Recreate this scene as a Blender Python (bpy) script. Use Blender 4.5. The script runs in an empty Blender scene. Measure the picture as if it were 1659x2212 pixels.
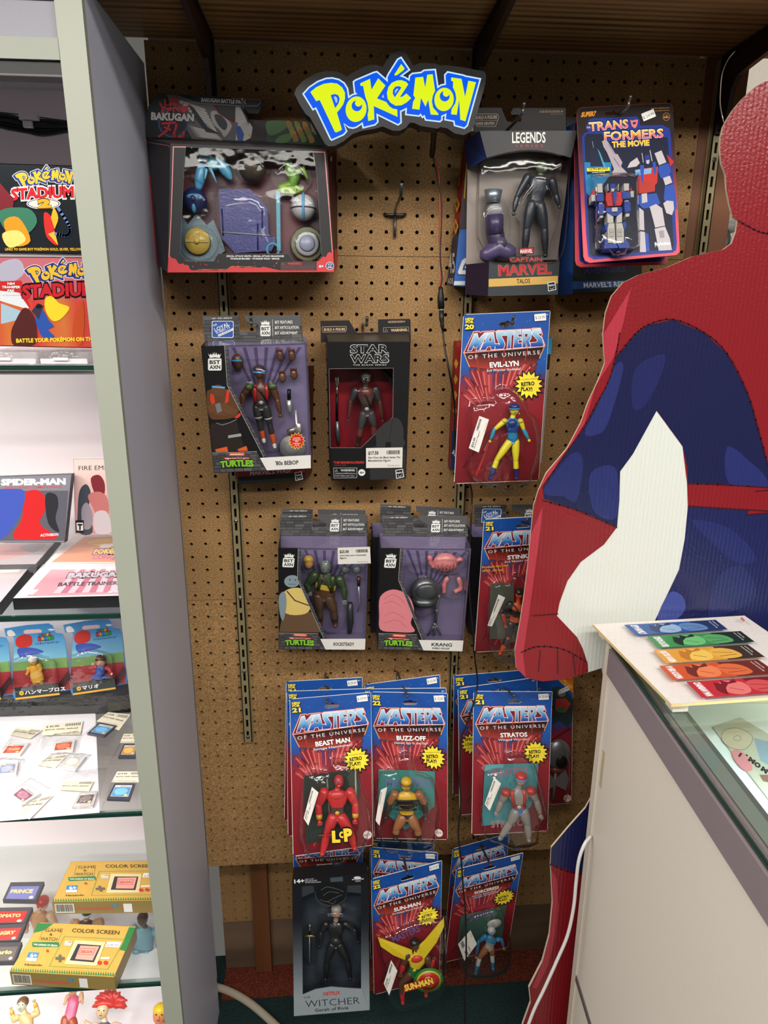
import bpy, math, random
import numpy as np
from mathutils import Matrix, Vector
from mathutils.geometry import tessellate_polygon
random.seed(7)
scn = bpy.context.scene
COL = scn.collection
FZ = 1.6                     # height of the reference pegboard row above the floor (m); holes are one inch apart
INCH = 0.0254

# ------------------------------------------------------------------ camera
W, H = 1659.0,2212.0
FPX, YAW, PITCH, ROLL = 1493.25,0.074844,0.280264,0.005748
CAM = np.array([-0.0178,-1.22168, FZ-0.073726])
FWD = np.array([math.sin(YAW)*math.cos(PITCH), math.cos(YAW)*math.cos(PITCH),-math.sin(PITCH)])
_r = np.array([math.cos(YAW),-math.sin(YAW),0.0]); _u = np.cross(_r, FWD)
RGT = math.cos(ROLL)*_r + math.sin(ROLL)*_u
UPV = -math.sin(ROLL)*_r + math.cos(ROLL)*_u
cam_d = bpy.data.cameras.new('camera'); cam = bpy.data.objects.new('camera', cam_d); COL.objects.link(cam)
cam_d.sensor_fit = 'VERTICAL'; cam_d.sensor_height = 24.0; cam_d.lens = FPX/H*24.0
cam_d.clip_start = 0.02; cam_d.clip_end = 60
m = Matrix.Identity(4)
for i in range(3):
    m[i][0] = RGT[i]; m[i][1] = UPV[i]; m[i][2] = -FWD[i]; m[i][3] = CAM[i]
cam.matrix_world = m
scn.camera = cam
def ray(x, y): return FWD + (x-W/2)/FPX*RGT - (y-H/2)/FPX*UPV
def aty(x, y, Y): d = ray(x, y); return CAM + d*((Y-CAM[1])/d[1])
def atx(x, y, X): d = ray(x, y); return CAM + d*((X-CAM[0])/d[0])
def atz(x, y, Z): d = ray(x, y); return CAM + d*((Z-CAM[2])/d[2])

# ------------------------------------------------------------------ world, lights, exposure
scn.view_settings.view_transform = 'Standard'; scn.view_settings.look = 'None'
scn.view_settings.gamma = 1.0; scn.view_settings.use_curve_mapping = False
scn.view_settings.exposure = 0.0
world = bpy.data.worlds.new('shop_ambience'); scn.world = world; world.use_nodes = True
world.node_tree.nodes['Background'].inputs[0].default_value = (1.0,0.95,0.87,1)
world.node_tree.nodes['Background'].inputs[1].default_value = 0.125
def area(name, loc, rot, sx, sy, power, col=(1,0.95,0.88), parent=None):
    l = bpy.data.lights.new(name, 'AREA'); l.shape = 'RECTANGLE'; l.size = sx; l.size_y = sy; l.energy = power; l.color = col
    o = bpy.data.objects.new(name, l); COL.objects.link(o); o.location = loc; o.rotation_euler = rot
    if parent: o.parent = parent
    return o
# rows of ceiling fluorescents of the shop, behind and above the photographer, then an added left fill
area('ceiling_or_fill_light', (0.35,-2.0,2.78),(math.radians(28),0,0),2.4,0.18,54)
area('ceiling_or_fill_light', (-0.9,-3.4,2.85),(math.radians(40),0,0),2.4,0.18,36)
area('ceiling_or_fill_light', (1.4,-3.2,2.85),(math.radians(40),0, math.radians(15)),2.4,0.18,30)
area('ceiling_or_fill_light', (-1.9,-1.5,2.8),(math.radians(12), math.radians(-40),0),0.18,2.2,66)  # fill lamp added at the left to brighten the counter side

# ------------------------------------------------------------------ materials
def lin(c):
    c = c/255.0
    return c/12.92 if c <= 0.04045 else ((c+0.055)/1.055)**2.4
def C(c): return (lin(c[0]), lin(c[1]), lin(c[2]),1.0)
def newmat(name):
    mt = bpy.data.materials.new(name); mt.use_nodes = True
    nt = mt.node_tree; b = nt.nodes['Principled BSDF']
    return mt, nt, b
def vmat(name, rough=0.45, coat=0.0, metal=0.0, spec=0.5, bump=0.0, bscale=200.0, mul=1.0, emis=0.0, trans=0.0, speck=0.0):
    mt, nt, b = newmat(name)
    at = nt.nodes.new('ShaderNodeAttribute'); at.attribute_name = 'Col'
    src = at.outputs['Color']
    if mul != 1.0 or speck:
        nz = nt.nodes.new('ShaderNodeTexNoise'); nz.inputs['Scale'].default_value = bscale
        mr = nt.nodes.new('ShaderNodeMapRange'); mr.inputs['To Min'].default_value = mul*(1-speck); mr.inputs['To Max'].default_value = mul*(1+speck)
        tc = nt.nodes.new('ShaderNodeTexCoord'); nt.links.new(tc.outputs['Object'], nz.inputs['Vector'])
        nt.links.new(nz.outputs['Fac'], mr.inputs['Value'])
        vm = nt.nodes.new('ShaderNodeVectorMath'); vm.operation = 'SCALE'
        nt.links.new(src, vm.inputs[0]); nt.links.new(mr.outputs['Result'], vm.inputs['Scale']); src = vm.outputs[0]
    nt.links.new(src, b.inputs['Base Color'])
    b.inputs['Roughness'].default_value = rough; b.inputs['Metallic'].default_value = metal
    b.inputs['Specular IOR Level'].default_value = spec
    b.inputs['Coat Weight'].default_value = coat; b.inputs['Coat Roughness'].default_value = 0.08
    if trans: b.inputs['Transmission Weight'].default_value = trans
    if emis:
        nt.links.new(src, b.inputs['Emission Color']); b.inputs['Emission Strength'].default_value = emis
    if bump:
        nz = nt.nodes.new('ShaderNodeTexNoise'); nz.inputs['Scale'].default_value = bscale
        tc = nt.nodes.new('ShaderNodeTexCoord'); nt.links.new(tc.outputs['Object'], nz.inputs['Vector'])
        bp = nt.nodes.new('ShaderNodeBump'); bp.inputs['Strength'].default_value = bump; bp.inputs['Distance'].default_value = 0.002
        nt.links.new(nz.outputs['Fac'], bp.inputs['Height']); nt.links.new(bp.outputs['Normal'], b.inputs['Normal'])
    return mt
M = {}
M['print'] = vmat('printed_card', 0.38, spec=0.45, mul=0.86, speck=0.05, bscale=90)
M['card'] = vmat('cardboard', 0.5, spec=0.3)
M['plastic'] = vmat('toy_plastic', 0.33, spec=0.5, mul=.84,bump=0.15, bscale=260)
M['metal'] = vmat('painted_metal', 0.35, metal=0.75, bump=0.1, bscale=80)
M['matte'] = vmat('matte_paint', 0.55, spec=0.35, speck=0.04, bscale=30, mul=1.0)
M['rubber'] = vmat('black_rubber', 0.45, spec=0.4)
M['glow'] = vmat('lit_acrylic', 0.5, spec=0.0, emis=0.95); M['glow'].node_tree.links.remove(M['glow'].node_tree.nodes['Principled BSDF'].inputs['Base Color'].links[0]); M['glow'].node_tree.nodes['Principled BSDF'].inputs['Base Color'].default_value = (.01, .01, .01,1)
M['white_lam'] = vmat('white_laminate', 0.42, spec=0.4, bump=0.06, bscale=420)
M['gloss_print'] = vmat('laminated_print', 0.17, spec=0.5, mul=.74)
def corr_mat():
    mt, nt, b = newmat('laminated_corrugated_board')
    at = nt.nodes.new('ShaderNodeAttribute'); at.attribute_name = 'Col'
    nt.links.new(at.outputs['Color'], b.inputs['Base Color'])
    b.inputs['Roughness'].default_value = 0.24; b.inputs['Specular IOR Level'].default_value = 0.55
    tc = nt.nodes.new('ShaderNodeTexCoord')
    wv = nt.nodes.new('ShaderNodeTexWave'); wv.bands_direction = 'X'; wv.inputs['Scale'].default_value = 48; wv.inputs['Distortion'].default_value = 0.3
    nz = nt.nodes.new('ShaderNodeTexNoise'); nz.inputs['Scale'].default_value = 260; nz.inputs['Detail'].default_value = 3
    nt.links.new(tc.outputs['Object'], wv.inputs['Vector']); nt.links.new(tc.outputs['Object'], nz.inputs['Vector'])
    b1 = nt.nodes.new('ShaderNodeBump'); b1.inputs['Strength'].default_value = 0.1; b1.inputs['Distance'].default_value = 0.002
    b2 = nt.nodes.new('ShaderNodeBump'); b2.inputs['Strength'].default_value = 0.3; b2.inputs['Distance'].default_value = 0.0015
    nt.links.new(wv.outputs['Fac'], b1.inputs['Height']); nt.links.new(nz.outputs['Fac'], b2.inputs['Height'])
    nt.links.new(b1.outputs['Normal'], b2.inputs['Normal']); nt.links.new(b2.outputs['Normal'], b.inputs['Normal'])
    return mt
M['standee'] = corr_mat()
def clear_mat(name, tint=(1,1,1), base=0.05, rough=0.07, wrinkle=0.5, scale=28, edge=0.5):
    mt = bpy.data.materials.new(name); mt.use_nodes = True; nt = mt.node_tree
    for n in list(nt.nodes): nt.nodes.remove(n)
    out = nt.nodes.new('ShaderNodeOutputMaterial'); mx = nt.nodes.new('ShaderNodeMixShader')
    tr = nt.nodes.new('ShaderNodeBsdfTransparent'); gl = nt.nodes.new('ShaderNodeBsdfGlossy')
    tr.inputs[0].default_value = (*tint, 1); gl.inputs['Roughness'].default_value = rough
    lw0 = nt.nodes.new('ShaderNodeLayerWeight'); lw0.inputs['Blend'].default_value = 0.5
    lw = nt.nodes.new('ShaderNodeMath'); lw.operation = 'POWER'; lw.inputs[1].default_value = 3.5; nt.links.new(lw0.outputs['Facing'], lw.inputs[0])
    mr = nt.nodes.new('ShaderNodeMapRange'); mr.inputs['From Max'].default_value = 1.0; mr.inputs['To Min'].default_value = base; mr.inputs['To Max'].default_value = edge+base
    nt.links.new(lw.outputs[0], mr.inputs['Value'])
    if wrinkle:
        tc = nt.nodes.new('ShaderNodeTexCoord'); nz = nt.nodes.new('ShaderNodeTexNoise'); nz.inputs['Scale'].default_value = scale; nz.inputs['Detail'].default_value = 2.5
        nt.links.new(tc.outputs['Object'], nz.inputs['Vector'])
        bp = nt.nodes.new('ShaderNodeBump'); bp.inputs['Strength'].default_value = wrinkle; bp.inputs['Distance'].default_value = 0.006
        nt.links.new(nz.outputs['Fac'], bp.inputs['Height']); nt.links.new(bp.outputs['Normal'], gl.inputs['Normal'])
    nt.links.new(mr.outputs[0], mx.inputs[0]); nt.links.new(tr.outputs[0], mx.inputs[1]); nt.links.new(gl.outputs[0], mx.inputs[2])
    nt.links.new(mx.outputs[0], out.inputs[0])
    return mt
M['blister'] = clear_mat('clear_blister', (0.975,0.975,0.975),0.075,0.09,0.8,34,1.6)
M['film'] = clear_mat('clear_window_film',(0.985,0.985,0.985),0.018,0.06,0.5,18,0.8)
M['window'] = clear_mat('bulged_window',(0.97,0.97,0.97),0.03,0.08,0.45,20,1.0)
M['bag'] = clear_mat('clear_plastic_bag', (0.97,0.97,0.97),0.06,0.12,1.0,70,0.9)
M['glass'] = clear_mat('shelf_glass', (0.93,0.97,0.95),0.02,0.02,0,1,0.7)
def simple(name, col, rough=0.5, metal=0.0, spec=0.5, emis=None):
    mt, nt, b = newmat(name); b.inputs['Base Color'].default_value = C(col); b.inputs['Roughness'].default_value = rough
    b.inputs['Metallic'].default_value = metal; b.inputs['Specular IOR Level'].default_value = spec
    if emis: b.inputs['Emission Color'].default_value = C(col); b.inputs['Emission Strength'].default_value = emis
    return mt
M['glass_edge'] = simple('green_glass_edge', (22,52,44),0.15)
def peg_mat():
    mt, nt, b = newmat('pegboard_hardboard')
    tc = nt.nodes.new('ShaderNodeTexCoord')
    n1 = nt.nodes.new('ShaderNodeTexNoise'); n1.inputs['Scale'].default_value = 420; n1.inputs['Detail'].default_value = 4; n1.inputs['Roughness'].default_value = 0.7
    n2 = nt.nodes.new('ShaderNodeTexNoise'); n2.inputs['Scale'].default_value = 7; n2.inputs['Detail'].default_value = 3
    for n in (n1, n2): nt.links.new(tc.outputs['Object'], n.inputs['Vector'])
    cr = nt.nodes.new('ShaderNodeValToRGB'); e = cr.color_ramp.elements
    e[0].position = 0.3; e[0].color = C((98,72,42)); e[1].position = 0.68; e[1].color = C((190,152,106))
    m2 = e = cr.color_ramp.elements.new(0.5); e.color = C((150,116,74))
    nt.links.new(n1.outputs['Fac'], cr.inputs[0])
    mp = nt.nodes.new('ShaderNodeMapRange'); mp.inputs['From Min'].default_value = 0.3; mp.inputs['From Max'].default_value = 0.7; mp.inputs['To Min'].default_value = 0.86; mp.inputs['To Max'].default_value = 1.1
    nt.links.new(n2.outputs['Fac'], mp.inputs['Value'])
    vm = nt.nodes.new('ShaderNodeVectorMath'); vm.operation = 'SCALE'
    nt.links.new(cr.outputs[0], vm.inputs[0]); nt.links.new(mp.outputs[0], vm.inputs['Scale']); nt.links.new(vm.outputs[0], b.inputs['Base Color'])
    b.inputs['Roughness'].default_value = 0.62; b.inputs['Specular IOR Level'].default_value = 0.25
    bp = nt.nodes.new('ShaderNodeBump'); bp.inputs['Strength'].default_value = 0.25; bp.inputs['Distance'].default_value = 0.001
    nt.links.new(n1.outputs['Fac'], bp.inputs['Height']); nt.links.new(bp.outputs['Normal'], b.inputs['Normal'])
    return mt
M['peg'] = peg_mat()
def wood_mat(name, dark, light, scale=(1.2,26,26), rough=0.5, dist=5.0):
    mt, nt, b = newmat(name)
    tc = nt.nodes.new('ShaderNodeTexCoord'); mp = nt.nodes.new('ShaderNodeMapping'); mp.inputs['Scale'].default_value = scale
    nz = nt.nodes.new('ShaderNodeTexNoise'); nz.inputs['Scale'].default_value = 1.0; nz.inputs['Detail'].default_value = 5; nz.inputs['Distortion'].default_value = 0.6
    wv = nt.nodes.new('ShaderNodeTexWave'); wv.bands_direction = 'Y'; wv.inputs['Scale'].default_value = 0.55; wv.inputs['Distortion'].default_value = dist; wv.inputs['Detail'].default_value = 3
    nt.links.new(tc.outputs['Object'], mp.inputs[0]); nt.links.new(mp.outputs[0], nz.inputs['Vector']); nt.links.new(mp.outputs[0], wv.inputs['Vector'])
    mx = nt.nodes.new('ShaderNodeMath'); mx.operation = 'MULTIPLY'; nt.links.new(nz.outputs['Fac'], mx.inputs[0]); nt.links.new(wv.outputs['Fac'], mx.inputs[1])
    cr = nt.nodes.new('ShaderNodeValToRGB'); e = cr.color_ramp.elements
    e[0].position = 0.1; e[0].color = C(light); e[1].position = 0.75; e[1].color = C(dark)
    nt.links.new(mx.outputs[0], cr.inputs[0]); nt.links.new(cr.outputs[0], b.inputs['Base Color'])
    b.inputs['Roughness'].default_value = rough
    return mt
M['shelf_wood'] = wood_mat('oak_veneer_shelf', (74,46,26),(168,120,76),(1.5,34,34), dist=4)
M['stud_wood'] = wood_mat('brown_stud_wood', (70,38,18),(120,72,40),(26,26,1.5))
M['ledge_wood'] = wood_mat('dusty_ledge_wood', (70,54,42),(120,98,80),(1.5,26,14))
def carpet_mat(name, a, c2):
    mt, nt, b = newmat(name)
    tc = nt.nodes.new('ShaderNodeTexCoord'); nz = nt.nodes.new('ShaderNodeTexNoise'); nz.inputs['Scale'].default_value = 260; nz.inputs['Detail'].default_value = 3
    nt.links.new(tc.outputs['Object'], nz.inputs['Vector'])
    cr = nt.nodes.new('ShaderNodeValToRGB'); e = cr.color_ramp.elements; e[0].position = 0.35; e[0].color = C(a); e[1].position = 0.65; e[1].color = C(c2)
    nt.links.new(nz.outputs['Fac'], cr.inputs[0]); nt.links.new(cr.outputs[0], b.inputs['Base Color']); b.inputs['Roughness'].default_value = 0.95
    bp = nt.nodes.new('ShaderNodeBump'); bp.inputs['Strength'].default_value = 0.6; bp.inputs['Distance'].default_value = 0.004
    nt.links.new(nz.outputs['Fac'], bp.inputs['Height']); nt.links.new(bp.outputs['Normal'], b.inputs['Normal'])
    return mt
M['carpet'] = carpet_mat('green_carpet', (8,28,30),(20,54,52))
M['red_base'] = carpet_mat('red_brown_base', (70,22,10),(126,50,24))
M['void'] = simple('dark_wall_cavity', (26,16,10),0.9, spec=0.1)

# ------------------------------------------------------------------ object helpers
def link(name, mesh, parent=None):
    o = bpy.data.objects.new(name, mesh); COL.objects.link(o)
    if parent is not None: o.parent = parent
    return o
def setp(o, label=None, cat=None, group=None, kind=None):
    if label: o['label'] = label
    if cat: o['category'] = cat
    if group: o['group'] = group
    if kind: o['kind'] = kind
    return o
class MB:
    """collects faces with a colour each, builds one mesh"""
    def __init__(s): s.v = []; s.f = []; s.c = []; s.sm = []
    def add(s, vs, fs, col, smooth=False):
        o = len(s.v); s.v += [tuple(map(float, p)) for p in vs]
        for f in fs: s.f.append(tuple(i+o for i in f)); s.c.append(col); s.sm.append(smooth)
    def build(s, name, mat, parent=None, vcol=None):
        me = bpy.data.meshes.new(name); me.from_pydata(s.v, [], s.f)
        me.polygons.foreach_set('use_smooth', s.sm)
        ca = me.color_attributes.new('Col', 'FLOAT_COLOR', 'CORNER')
        buf = []
        for f, c in zip(s.f, s.c):
            if callable(c):
                for i in f: buf += list(C(c(s.v[i])))
            elif c and isinstance(c[0], tuple):       # a colour for each corner
                for k in range(len(f)): buf += list(C(c[k]))
            else:
                cc = list(C(c)); buf += cc*len(f)
        ca.data.foreach_set('color', buf)
        me.materials.append(M[mat] if isinstance(mat, str) else mat); me.update()
        return link(name, me, parent)
    def box(s, a, b, col):
        x0, y0, z0 = a; x1, y1, z1 = b
        s.add([(x0,y0,z0),(x1,y0,z0),(x1,y1,z0),(x0,y1,z0),(x0,y0,z1),(x1,y0,z1),(x1,y1,z1),(x0,y1,z1)],
              [(0,3,2,1),(4,5,6,7),(0,1,5,4),(1,2,6,5),(2,3,7,6),(3,0,4,7)], col)
        return s
    def hexa(s, p, col):   # eight corners, bottom ring then top ring
        s.add(p, [(0,3,2,1),(4,5,6,7),(0,1,5,4),(1,2,6,5),(2,3,7,6),(3,0,4,7)], col); return s
    def tube(s, pts, r, col, n=8, cap=True):
        pts = [np.array(p, float) for p in pts]; N = len(pts)
        rs = r if isinstance(r, (list, tuple)) else [r]*N
        rings = []; prev = None
        for i in range(N):
            t = pts[min(i+1, N-1)]-pts[max(i-1,0)]; L = np.linalg.norm(t); t = t/L if L > 1e-12 else np.array([0,0,1.])
            if prev is None: a = np.array([0,1,0.]) if abs(t[1]) < 0.9 else np.array([1., 0,0])
            else: a = prev
            a = a-t*(a@t); a /= np.linalg.norm(a); b = np.cross(t, a); prev = a
            rr = rs[i]; ra, rb = rr if isinstance(rr, tuple) else (rr, rr)
            rings.append([pts[i]+ra*math.cos(2*math.pi*k/n)*a+rb*math.sin(2*math.pi*k/n)*b for k in range(n)])
        vs = [p for R in rings for p in R]; fs = []
        for i in range(N-1):
            for k in range(n):
                k2 = (k+1) % n; fs.append((i*n+k, i*n+k2,(i+1)*n+k2,(i+1)*n+k))
        if cap: fs.append(tuple(range(n))[::-1]); fs.append(tuple((N-1)*n+k for k in range(n)))
        s.add(vs, fs, col, True); return s
    def limb(s, pts, rs, col, n=10, cols=None):
        """rounded-end tapered limb; cols gives a colour for each span"""
        pts = [np.array(p, float) for p in pts]
        P = [pts[0]]; R = [rs[0]*0.02]; cc = []
        d = pts[1]-pts[0]; d /= max(np.linalg.norm(d),1e-9)
        cols = cols or [col]*(len(pts)-1)
        P = [pts[0]-d*rs[0]*0.9, pts[0]-d*rs[0]*0.55]; R = [rs[0]*0.3, rs[0]*0.85]; cc = [cols[0], cols[0]]
        for i in range(len(pts)):
            P.append(pts[i]); R.append(rs[i])
            if i < len(pts)-1: cc.append(cols[i])
        d = pts[-1]-pts[-2]; d /= max(np.linalg.norm(d),1e-9)
        P += [pts[-1]+d*rs[-1]*0.55, pts[-1]+d*rs[-1]*0.9]; R += [rs[-1]*0.85, rs[-1]*0.3]; cc += [cols[-1], cols[-1]]
        o = len(s.f); s.tube(P, R, cols[0], n)
        for i in range(len(P)-1):
            for k in range(n): s.c[o+i*n+k] = cc[i]
        s.c[o+(len(P)-1)*n] = cols[0]; s.c[o+(len(P)-1)*n+1] = cols[-1]
        return s
    def ell(s, c, r, col, nu=12, nv=8, rot=0.0, half=None):
        vs = []; fs = []; cr, sr = math.cos(rot), math.sin(rot)
        v1 = nv
        for j in range(nv+1):
            ph = math.pi*j/nv
            for i in range(nu):
                th = 2*math.pi*i/nu
                x = r[0]*math.sin(ph)*math.cos(th); y = r[1]*math.sin(ph)*math.sin(th); z = r[2]*math.cos(ph)
                vs.append((c[0]+x*cr+z*sr, c[1]+y, c[2]-x*sr+z*cr))
        for j in range(nv):
            for i in range(nu):
                i2 = (i+1) % nu; fs.append((j*nu+i, (j+1)*nu+i, (j+1)*nu+i2, j*nu+i2))
        s.add(vs, fs, col, True); return s
    def disc(s, c, ax, r, h, col, n=16, r2=None):
        c = np.array(c, float); ax = np.array(ax, float); ax /= np.linalg.norm(ax)
        return s.tube([c, c+ax*h],[r, r if r2 is None else r2], col, n)
def cm(pts, n=4):   # smooth closed outline through the points
    N = len(pts); out = []
    for i in range(N):
        p0, p1, p2, p3 = [np.array(pts[(i+k-1) % N], float) for k in range(4)]
        for j in range(n):
            t = j/n
            out.append(tuple(0.5*((2*p1)+(-p0+p2)*t+(2*p0-5*p1+4*p2-p3)*t*t+(-p0+3*p1-3*p2+p3)*t**3)))
    return out
def cmo(pts, n=5):  # smooth open path
    pts = [np.array(p, float) for p in pts]; P = [2*pts[0]-pts[1]]+pts+[2*pts[-1]-pts[-2]]; out = []
    for i in range(1, len(P)-2):
        for j in range(n):
            t = j/n; p0, p1, p2, p3 = P[i-1:i+3]
            out.append(0.5*((2*p1)+(-p0+p2)*t+(2*p0-5*p1+4*p2-p3)*t*t+(-p0+3*p1-3*p2+p3)*t**3))
    out.append(pts[-1]); return out
def offset(pts, d):   # grow (d>0) or shrink an outline
    P = np.array(pts, float)[:, :2]; n = len(P)
    ar = sum(P[i][0]*P[(i+1) % n][1]-P[(i+1) % n][0]*P[i][1] for i in range(n)); sg = 1 if ar > 0 else -1
    out = []
    for i in range(n):
        a = P[i]-P[i-1]; b = P[(i+1) % n]-P[i]
        a = a/max(np.linalg.norm(a),1e-9); b = b/max(np.linalg.norm(b),1e-9)
        na = np.array([a[1],-a[0]]); nb = np.array([b[1],-b[0]]); nn = na+nb; L = nn@nn
        nn = nn*(2/L) if L > 0.5 else nn/max(math.sqrt(L),1e-6)
        out.append(tuple(P[i]+sg*nn*d))
    return out
def zc(x0, y0, s, pts): return [(x0+p[0]/s, y0+p[1]/s) for p in pts]
def circ(cx, cy, rx, ry=None, n=20, rot=0.0, a0=0, a1=360):
    ry = rx if ry is None else ry; out = []
    full = (a1-a0 >= 360); k = n if full else n+1
    for i in range(k):
        a = math.radians(a0+(a1-a0)*i/n); x = rx*math.cos(a); y = ry*math.sin(a)
        out.append((cx+x*math.cos(rot)-y*math.sin(rot), cy+x*math.sin(rot)+y*math.cos(rot)))
    return out
def rrect(x0, y0, x1, y1, r, n=4):
    out = []
    for cx, cy, a in ((x1-r, y0+r, -90),(x1-r, y1-r, 0),(x0+r, y1-r, 90),(x0+r, y0+r, 180)):
        for i in range(n+1):
            t = math.radians(a+90*i/n); out.append((cx+r*math.cos(t), cy+r*math.sin(t)))
    return out
def burst(cx, cy, ro, ri, n, rot=0.0):
    return [(cx+(ro if k % 2 == 0 else ri)*math.cos(math.pi*k/n+rot), cy+(ro if k % 2 == 0 else ri)*math.sin(math.pi*k/n+rot)) for k in range(2*n)]
def homog(src, dst):
    A = []
    for (x, y),(u, v) in zip(src, dst):
        A.append([x, y, 1,0,0,0,-u*x, -u*y, -u]); A.append([0,0,0, x, y, 1,-v*x, -v*y, -v])
    h = np.linalg.svd(np.array(A))[2][-1].reshape(3,3)
    def f(p):
        q = h @ np.array([p[0], p[1],1.0]); return (q[0]/q[2], q[1]/q[2])
    return f
# -------- lettering: outlines of the built-in font, fitted between two points
_txt = {}
def glyphs(s, bold=0.0, space=1.0):
    k = (s, bold, space)
    if k in _txt: return _txt[k]
    cu = bpy.data.curves.new('t', 'FONT'); cu.body = s; cu.size = 1; cu.offset = bold; cu.resolution_u = 2; cu.space_character = space
    o = bpy.data.objects.new('t', cu); COL.objects.link(o)
    dg = bpy.context.evaluated_depsgraph_get(); dg.update()
    me = o.evaluated_get(dg).to_mesh()
    vs = [(v.co.x, v.co.y) for v in me.vertices]; fs = [tuple(p.vertices) for p in me.polygons]
    o.evaluated_get(dg).to_mesh_clear(); bpy.data.objects.remove(o); bpy.data.curves.remove(cu)
    if not vs: r = ([],[])
    else:
        a = np.array(vs); x0, x1 = a[:, 0].min(), a[:, 0].max()
        r = ([((x-x0)/(x1-x0), y/0.73) for x, y in vs], fs)
    _txt[k] = r; return r

class Plane:
    """a flat face of a package: a frame in the world; photo points are cast onto it (or onto a level h above it)"""
    def __init__(s, tl, tr, bl, ytop, ybot=None, height=None, yr=None):
        A = aty(*tl, ytop); B = aty(*tr, ytop if yr is None else yr)
        ex = (B-A)/np.linalg.norm(B-A)
        if height:
            best = None
            for k in range(161):
                yb = ytop-0.12+k*0.0015
                D = aty(*bl, yb); e = abs(np.linalg.norm(D-A)-height)+0.05*abs(yb-ytop)
                if best is None or e < best[0]: best = (e, yb)
            ybot = best[1]
        D = aty(*bl, ytop if ybot is None else ybot)
        up = A-D; up -= ex*(up@ex); up /= np.linalg.norm(up)
        s.ex, s.ez, s.ey = ex, up, np.cross(up, ex)      # ey points away from the camera
        s.O = D; s.n = -s.ey; s.h = 0
        s.M = Matrix(((ex[0], s.ey[0], up[0], D[0]),(ex[1], s.ey[1], up[1], D[1]),(ex[2], s.ey[2], up[2], D[2]),(0,0,0,1)))
    def pt(s, x, y, h=0.0):      # local coordinates
        d = ray(x, y); O = s.O+s.n*h
        t = ((O-CAM) @ s.n)/(d @ s.n); q = CAM+d*t-s.O
        return np.array([q@s.ex, q@s.ey, q@s.ez])
    def loc(s, p):  q = np.array(p)-s.O; return np.array([q@s.ex, q@s.ey, q@s.ez])
    def root(s, name, label, cat, group=None):
        o = link(name, None); o.matrix_world = s.M; return setp(o, label, cat, group)
class Art:
    """flat print on a plane, drawn in photo pixels (optionally through a map from another card)"""
    def __init__(s, pl, h=0.0004, mp=None): s.pl = pl; s.mb = MB(); s.h = h; s.mp = mp
    def q(s, p):
        if s.mp: p = s.mp(p)
        return s.pl.pt(p[0], p[1], s.h)
    def step(s): s.h += 0.000016
    def p(s, pts, col, holes=None):
        """col: a colour, or (ctop, cbottom) gradient over the outline's height"""
        if hasattr(s, "log"): s.log.append((pts, col))
        s.step(); loops = [pts]+(holes or [])
        P = [[s.q(p) for p in L] for L in loops]; flat = [p for L in P for p in L]; raw = [p for L in loops for p in L]
        tri = tessellate_polygon([[Vector((p[0], p[2],0)) for p in L] for L in P]) if (holes or len(pts) > 4) else [tuple(range(len(pts)))]
        if isinstance(col[0], tuple):
            y0 = min(p[1] for p in raw); y1 = max(p[1] for p in raw)
            cv = []
            for p in raw:
                t = (p[1]-y0)/max(y1-y0,1e-6)*(len(col)-1); k = min(int(t), len(col)-2); t -= k
                cv.append(tuple(a+(b-a)*t for a, b in zip(col[k], col[k+1])))
            o = len(s.mb.v); s.mb.v += [tuple(map(float, p)) for p in flat]
            for f in tri: s.mb.f.append(tuple(i+o for i in f)); s.mb.c.append(tuple(cv[i] for i in f)); s.mb.sm.append(False)
        else: s.mb.add(flat, [tuple(f) for f in tri], col)
        return s
    def r(s, x0, y0, x1, y1, col): return s.p([(x0, y0),(x1, y0),(x1, y1),(x0, y1)], col)
    def e(s, cx, cy, rx, ry, col, rot=0, n=20): return s.p(circ(cx, cy, rx, ry, n, rot), col)
    def grid(s, q, nx, ny, fn):
        s.step(); P = []; K = []
        for j in range(ny+1):
            for i in range(nx+1):
                u, v = i/nx, j/ny; a = [q[0][k]*(1-u)*(1-v)+q[1][k]*u*(1-v)+q[2][k]*u*v+q[3][k]*(1-u)*v for k in (0,1)]
                P.append(s.q(a)); K.append(fn(a))
        o = len(s.mb.v); s.mb.v += [tuple(map(float, p)) for p in P]
        for j in range(ny):
            for i in range(nx):
                f = (j*(nx+1)+i, j*(nx+1)+i+1,(j+1)*(nx+1)+i+1,(j+1)*(nx+1)+i)
                s.mb.f.append(tuple(k+o for k in f)); s.mb.c.append(tuple(K[k] for k in f)); s.mb.sm.append(False)
        return s
    def l(s, pts, w, col, closed=False):
        s.step(); pts = [np.array(p, float) for p in pts]; N = len(pts)
        seg = [(i, (i+1) % N) for i in range(N if closed else N-1)]
        for i, j in seg:
            d = pts[j]-pts[i]; L = np.linalg.norm(d)
            if L < 1e-6: continue
            d /= L; n = np.array([-d[1], d[0]])*w/2; e = d*w*0.4
            s.mb.add([s.q(p) for p in (pts[i]-e+n, pts[j]+e+n, pts[j]+e-n, pts[i]-e-n)],[(0,1,2,3)], col)
        return s
    def t(s, txt, x0, y0, x1, y1, h, col, bold=0.02, space=1.0, slant=0.0, arc=0.0, out=None, ow=0.06):
        """text with its baseline from (x0,y0) to (x1,y1) and capitals h high"""
        if out: s.t(txt, x0-h*0.06, y0+h*0.06, x1+h*0.06, y1+h*0.06, h*1.12, out, bold+ow, space, slant, arc)
        s.step(); vs, fs = glyphs(txt, bold, space)
        d = np.array([x1-x0, y1-y0]); L = np.linalg.norm(d); n = np.array([d[1],-d[0]])/L*h
        P = []
        for a, b in vs:
            aa = a+slant*b*h/L; q = np.array([x0, y0])+d*aa+n*(b+arc*4*a*(1-a))
            P.append(s.q(q))
        s.mb.add(P, fs, col); return s
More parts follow.
